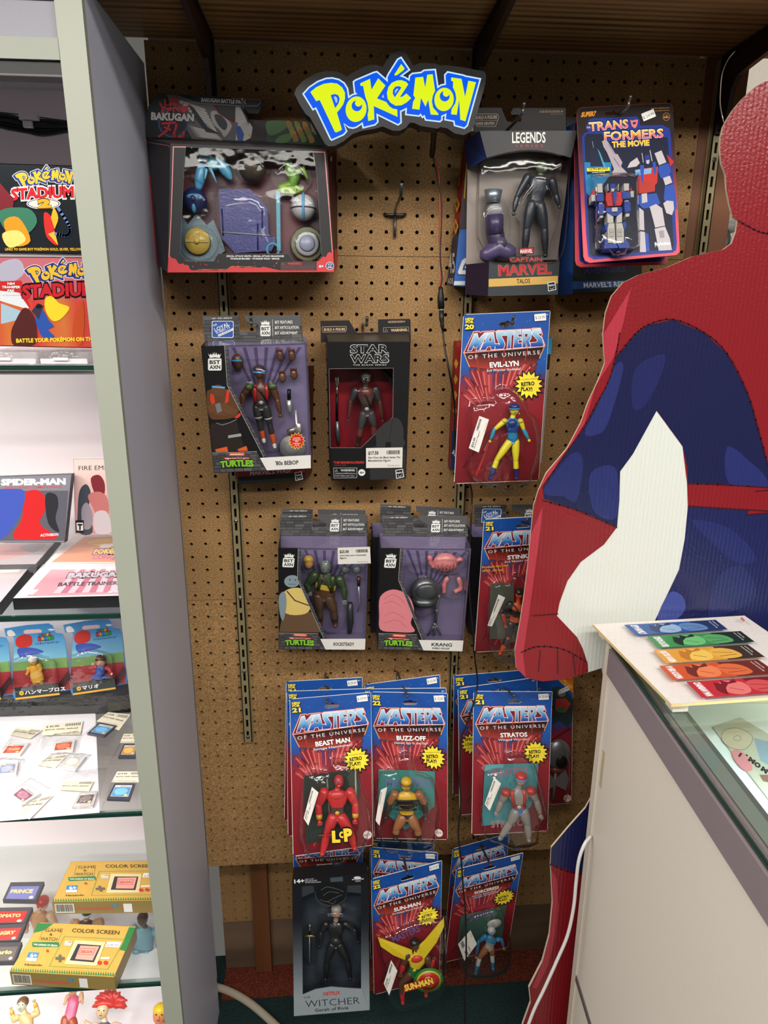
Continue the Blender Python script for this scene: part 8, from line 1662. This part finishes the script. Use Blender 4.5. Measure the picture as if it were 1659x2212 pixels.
# ================================================================== CARDBOARD STANDEE (right)
YS = -.235
sc = lambda L: zc(1080,540,2.404, L)
pl = Plane((1300,300),(1600,300),(1300,1400), YS); CX = float(aty(1752,700, YS)[0])
left = [(1664,174),(1650,177),(1630.7,188.8),(1603.6,213.6),(1583,238.5),(1572,256),(1562,275),(1557,296),(1555.6,322),(1558.5,353.7),(1567.5,376),(1569.7,410),(1576.5,444),(1583.3,469),(1593.5,475.7),(1590,500.6),(1581,525.4),(1563,539),(1496,554),(1442,577),(1379.5,594),(1346,610.7),(1321,640),(1308,677),(1302.5,723),(1306.7,785),(1292,823),(1271,868.6),(1254.7,914),(1225.6,968.5),(1180,1022.5),(1163,1060),(1152.8,1093),(1146.6,1155.6),(1140,1226),(1132,1289),(1123.7,1343),(1112.4,1405),(1115,1442.7),(1136,1464),(1172,1472),(1222,1467),(1262,1455),(1300,1443),(1312,1500),(1312,1660),(1265,1745.5),(1228,1787),(1191,1831),(1189,1868),(1192.7,1949),(1186,2020),(1170.8,2077),(1142,2133),(1145.5,2165),(1128.6,2212),(1105,2290),(1118,2360),(1080,2440),(1060,2545),(1250,2560)]
WL = [aty(*p, YS) for p in left]
floor_z = .004
WL = [np.array([p[0], p[1], max(p[2], floor_z)]) for p in WL]
WR = [np.array([2*CX-p[0], YS, p[2]]) for p in WL[::-1][:-1]]
CH = float(aty(1664,290, YS)[0])
for k, p in enumerate(WR):
    if p[2] > FZ-.0: p[0] += 2*(CH-CX)*min(1,(p[2]-FZ)/.03)
o = link('cardboard_standee', None); SO = np.array([CX, YS, 0]); o.location = SO; setp(o, 'life-size cardboard standee of a person in a red and blue bodysuit, arms bowed', 'standee')
class VP:   # the board's own plane, for cutting and printing
    def pt(s, x, y, h=0.0): return aty(x, y, YS-h)-SO
vp = VP(); mb = MB(); loop = [p-SO for p in WL+WR]; t_ = .004; n = len(loop)
tri = tessellate_polygon([[Vector((p[0], p[2],0)) for p in loop]]); back = [p+np.array([0, t_, 0]) for p in loop]
mb.add(loop, [tuple(t) for t in tri],(206,209,203)); mb.add(back, [tuple(t)[::-1] for t in tri],(176,140,96)); mb.add(loop+back, [(i, (i+1) % n, (i+1) % n+n, i+n) for i in range(n)],(206,190,160)); mb.build('board', 'standee', o)
# fold-out strut so that it stands
MB().hexa([np.array(p) for p in [(-.1, t_+.0005,0),(.1, t_+.0005,0),(.1, t_+.10,0),(-.1, t_+.10,0),(-.02, t_+.0005, .9),(.02, t_+.0005, .9),(.02, t_+.004, .9),(-.02, t_+.004, .9)]],(176,140,96)).build('support_strut', 'card', o)
class MirArt(Art):
    """prints each shape and its mirror image about the figure's axis when asked"""
    def m(s, pts, col):
        s.p(pts, col); s.step(); V = [s.q(p) for p in pts]; V = [np.array([-v[0], v[1], v[2]]) for v in V]
        tri = tessellate_polygon([[Vector((p[0], p[2],0)) for p in V]]); s.mb.add(V, [tuple(t) for t in tri], col[0] if isinstance(col[0], tuple) else col)
A = MirArt(vp, .0004)
RD, RD2, BL_, BL2, SEAM = (124,24,32),(160,48,62),(28,32,78),(90,110,200),(70,16,26)
body_l = [p for p in left[:43]]
# red body and arm, down to the waist
axis = [(1676,1200),(1676,173)]
inner_arm = sc([(608,1440),(540,1530),(420,1620),(350,1720),(310,1830),(296,1900),(400,2010),(430,2070),(456,2150),(458,2192)])
armL = [p for p in left[25:41]]+[(1222,1467),(1262,1455)]+inner_arm[::-1]+sc([(620,1300),(622,1150),(690,1060),(812,834),(900,360),(700,300)])
torso = [p for p in left[:26]]+sc([(548,560),(700,700),(812,834),(948,1020),(972,1215),(976,1340),(1700,1400)])
A.m([tuple(np.array(p)) for p in torso]+[(1790,1120),(1760,560),(1664,560)], RD); A.m(armL, RD)
legs = sc([(976,1330),(1612,1368),(1440,2600)])+[(1676,2545),(1250,2556)]+[(1060,2545),(1080,2440),(1118,2360),(1105,2290),(1128.6,2212),(1145.5,2165),(1142,2133),(1170.8,2077),(1186,2020),(1192.7,1949),(1190,1880)]
A.m(sc([(976,1330),(1612,1368),(1440,2300),(1100,2400)])+[(1320,1640),(1265,1745.5),(1228,1787),(1191,1831),(1189,1868),(1241,1886),(1400,1900),(1500,1700)]+sc([(805,1925),(930,1660),(960,1500)])[0:3], BL_)
A.m([(1189.5,1866),(1240,1884),(1420,1890),(1420,2540),(1062,2545),(1082,2440),(1119,2360),(1107,2290),(1130,2212),(1146.5,2165),(1143.5,2133),(1172,2077),(1187,2020),(1193.7,1949)], RD)
# blue of the upper arm, flank
A.m(sc([(770,390),(900,362),(1060,430),(1180,540),(1285,740),(1340,930),(1392,1120),(1400,1240),(976,1212),(972,1130),(950,1020),(814,834),(690,1060),(624,1150),(620,1300),(608,1440),(400,1350),(228,1292),(222,1230),(330,1070),(430,930),(505,800),(560,690),(600,560),(700,440)]),(24,27,66))
A.m(cm(sc([(600,600),(640,620),(560,900),(500,960),(440,950),(510,800)])),(38,44,98)); A.m(cm(sc([(700,620),(850,540),(840,640),(760,800),(690,820)])),(32,36,84)); A.m(cm(sc([(370,1060),(430,1090),(400,1300),(330,1280),(240,1270),(240,1220)])),(34,40,94)); A.m(cm(sc([(470,1160),(600,1130),(612,1360),(560,1400),(480,1340)])),(36,42,98)); A.m(cm(sc([(1180,1020),(1300,1100),(1380,1180),(1380,1235),(1190,1215)])),(36,42,98))
A.m(sc([(975,1214),(1612,1250),(1612,1370),(978,1328)]), RD)
A.m(cm(sc([(1000,1400),(1200,1450),(1330,1600),(1220,1620),(1060,1480)])),(34,40,94)); A.m(cm(sc([(1130,1700),(1260,1640),(1330,1800),(1180,1890),(1080,1900)])),(34,40,90)); A.m(cm(sc([(880,1780),(950,1800),(960,1870),(900,1925),(815,1925)])),(60,72,140))
# lighter rim of the red sleeve
A.m([p for p in left[24:32]]+sc([(265,1160),(340,1060),(440,900),(500,700),(590,560),(640,380),(680,200)]), RD2); A.m([p for p in left[33:40]]+sc([(130,2190),(120,2100),(150,1900),(190,1600),(215,1420),(222,1330)]), RD2)
A.m([(1191,1880),(1203,1900),(1207,1960),(1198,2030),(1184,2085),(1160,2135),(1150,2134),(1172,2077),(1187,2020),(1194,1949)], RD2)
# plain garment seams at cuffs, shoulders and waist, and the fist's fingers
for L, w in ((sc([(222,1300),(400,1352),(606,1440)]),3.4),(sc([(975,1214),(1200,1222),(1612,1250)]),3),(sc([(978,1330),(1612,1370)]),3),(sc([(110,2090),(200,2060),(330,2075),(450,2140)]),3),(sc([(210,2080),(200,2190)]),2.4),(sc([(300,2080),(300,2200)]),2.4),(sc([(380,2100),(390,2200)]),2.4),(sc([(170,1900),(300,1890)]),2.6),(sc([(600,560),(700,440),(770,388),(900,360),(1060,428),(1180,538),(1285,740),(1342,930),(1395,1125)]),3),(sc([(622,430),(600,560),(560,690),(500,800),(430,930),(330,1070),(224,1230)]),2.6),([(1189,1868),(1241,1886),(1320,1890)],3),([(1594,476),(1640,500),(1676,506)],3)):
    for sg in (1,-1):
        n0 = len(A.mb.v); A.l(cmo(L, 4) if len(L) > 2 else L, w, SEAM)
        if sg < 0:
            for k in range(n0, len(A.mb.v)): v = A.mb.v[k]; A.mb.v[k] = (-v[0], v[1], v[2])
A.done(o, 'printed_figure', 'standee')
o2 = link('hanging_wire', None); b0 = aty(1588,110, YS+.02); o2.location = b0; setp(o2, 'thin pale wire looping from the right bracket down to the standee head', 'wire')
MB().tube(cmo([aty(x, y, yy)-b0 for x, y, yy in ((1588,110,-.19),(1572,130,-.19),(1560,160,-.2),(1556,200,-.21),(1556,228,-.22),(1560,250,-.232),(1564,266,-.232))],5), .0007,(170,166,156),6).build('strand', 'metal', o2)
